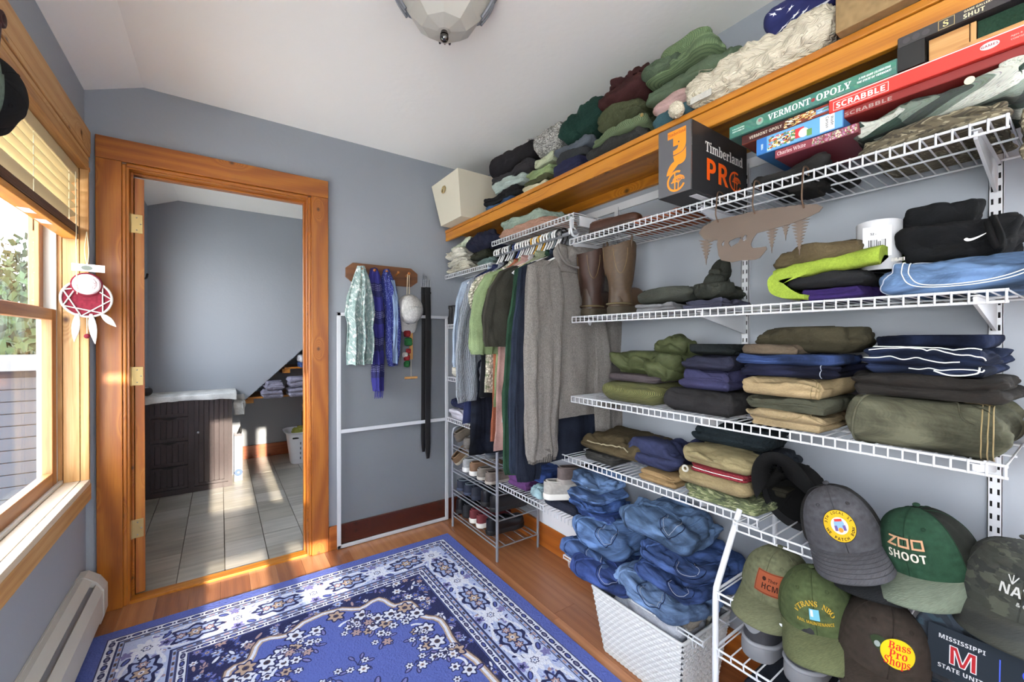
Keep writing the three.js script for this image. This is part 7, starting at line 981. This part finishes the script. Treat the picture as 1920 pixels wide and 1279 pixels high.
{ // laundry basket
  const t = thing('laundry_basket', 'white slotted plastic laundry basket holding yellow-green laundry', 'laundry basket', [0.735, 0.002, -4.755]), bm = std({ color: 0xd2d2d6, roughness: 0.45 });
  const rr = (a, b, y) => ring(48, (q) => V(Math.sign(Math.cos(q)) * Math.pow(Math.abs(Math.cos(q)), 0.5) * a, y, Math.sign(Math.sin(q)) * Math.pow(Math.abs(Math.sin(q)), 0.5) * b));
  part('tub', loft([rr(0.155, 0.12, 0), rr(0.19, 0.15, 0.29), rr(0.215, 0.175, 0.315), rr(0.218, 0.178, 0.325), rr(0.185, 0.145, 0.315), rr(0.15, 0.115, 0.01)], { cap0: true, cap1: true }), bm, t);
  const s = []; for (let i = 0; i < 5; i++) for (let k = 0; k < 4; k++) s.push(new THREE.BoxGeometry(0.009, 0.024, 0.003).translate(-0.08 + i * 0.04, 0.06 + k * 0.05 + (i % 2) * 0.012, 0.1245 + (0.06 + k * 0.05) * 0.105)); part('slots', s, std({ color: 0x5a5a60, roughness: 0.8 }), t); part('grip', new THREE.CapsuleGeometry(0.008, 0.05, 4, 8).rotateZ(PI / 2).scale(1, 1, 0.4).translate(-0.12, 0.265, 0.142), M.dark, t);
  const y = thing('laundry', 'yellow-green towel heaped in the laundry basket', 'laundry', [0.60, 0.21, -4.755]); part('cloth', foldGeo({ w: 0.22, d: 0.27, h: 0.16, seed: 71, L: 1, m: 2, n: 3, wr: 2 }), cloth(0xa8a832, 'fleece'), y);
  const st = thing('wicker_hamper', 'brown wicker hamper behind the laundry basket', 'hamper', [0.83, 0.002, -5.05]); part('hamper_body', new THREE.LatheGeometry([[0, 0], [0.085, 0], [0.098, 0.2], [0.102, 0.46], [0.095, 0.465], [0, 0.46]].map(([a, b]) => new THREE.Vector2(a, b)), 32), std({ color: 0x4a3426, roughness: 0.8, bumpMap: rep(relief.knit, 2, 2), bumpScale: 0.004 }), st);
  const bw = thing('bowl', 'white bowl with a pink cloth on top of the wicker hamper', 'bowl', [0.83, 0.468, -5.03]); part('bowl_shell', new THREE.LatheGeometry([[0, 0], [0.05, 0], [0.098, 0.05], [0.104, 0.07], [0.096, 0.06], [0.04, 0.012], [0, 0.01]].map(([a, b]) => new THREE.Vector2(a, b)), 36), bm, bw);
  const pk = thing('washcloth', 'pink cloth heaped in the white bowl', 'cloth', [0.75, 0.505, -5.03]); part('cloth', foldGeo({ w: 0.15, d: 0.18, h: 0.13, seed: 12, L: 1, m: 2, n: 2.5, wr: 2 }), cloth(0xb06a74), pk);
}
// ---------------------------------------------------------------- outside the window
{
  single('terrace', bx(-14, -0.7, -0.6, -0.5, -2.9, 12), std({ color: 0xe4e0d8, roughness: 0.95 }), 'pale concrete terrace outside the pine window', 'terrace').userData.kind = 'stuff'; const ts = shade(new THREE.Mesh(bx(1.85, 14, -0.6, -0.5, -5, 12), std({ color: 0xe4e0d8, roughness: 0.95 }))); ts.name = 'terrace_001'; scene.add(tag(ts, 'pale concrete terrace on the far side of the shelf wall', 'terrace')); ts.userData.kind = 'stuff';
  single('lawn', bx(-60, 60, -3.3, -3.2, -60, 60), std({ color: 0x4a5238, roughness: 1 }), 'green lawn beyond the terrace', 'lawn').userData.kind = 'stuff';
  const h = thing('neighbour_house', 'grey-blue clapboard house wall seen through the window', 'house', [-1.95, 0, -6.2], 0.0); const sb = std({ color: 0x1a2431, roughness: 0.8 });
  for (let k = 0; k < 34; k++) { const b = bx(-3, 0.55, -3.2 + k * 0.12, -3.09 + k * 0.12, -0.02, 0.012, 'x'); part('clapboard', b, sb, h); } part('corner_board', bx(0.50, 0.64, -3.2, 0.95, -0.1, 0.03), std({ color: 0x4c5966, roughness: 0.7 }), h); part('wall_core', bx(-3, 0.55, -3.2, 0.95, -2, -0.02), sb, h); part('roof', bx(-3.2, 0.75, 0.95, 1.05, -2, 0.25), std({ color: 0x4a4d52, roughness: 0.9 }), h); part('house_window', [bx(-1.2, -0.45, -0.5, 0.6, 0.0, 0.03), bx(-1.15, -0.5, -0.45, 0.55, 0.03, 0.035)], std({ color: 0x2f3c48, roughness: 0.2 }), h);
  const trees = [[-3.3, -12, 5.4, 1.7], [-5.6, -15, 7.0, 2.4], [-4.6, -20, 8.5, 2.8], [-7.4, -21, 8.0, 3.0], [-2.9, -17, 5.6, 1.8]];
  trees.forEach(([x, z, hh, rad], i) => { const t = thing('tree', ['leafy tree just behind the neighbouring house', 'broad leafy tree left of the neighbouring house', 'tall tree far behind the house wall', 'largest tree on the far lawn', 'small round tree beside the house roof'][i], 'tree', [x, -3.2, z]); part('trunk', new THREE.CylinderGeometry(0.12, 0.2, hh * 0.5, 10).translate(0, hh * 0.25, 0), std({ color: 0x4a3a2c, roughness: 1 }), t); const gm = std({ color: [0x23331b, 0x2a3c1f, 0x203019, 0x27381c, 0x2f4224][i], roughness: 1 }), rr = rng(90 + i); const L = new THREE.PlaneGeometry(0.22, 0.14); const im = new THREE.InstancedMesh(L, gm, 2600), o = new THREE.Object3D(); for (let k = 0; k < 2600; k++) { const a = rr() * 6.28, b = Math.acos(2 * rr() - 1), q = Math.pow(rr(), 0.35) * rad * (0.8 + 0.35 * noise(a * 1.5, b * 2, i)); o.position.set(Math.sin(b) * Math.cos(a) * q, hh * 0.62 + Math.cos(b) * q * 1.1, Math.sin(b) * Math.sin(a) * q); o.rotation.set(rr() * 6, rr() * 6, rr() * 6); o.updateMatrix(); im.setMatrixAt(k, o.matrix); } shade(im); im.name = 'foliage'; im.userData.kind = 'stuff'; t.add(im); });
}
renderer.render(scene, camera);
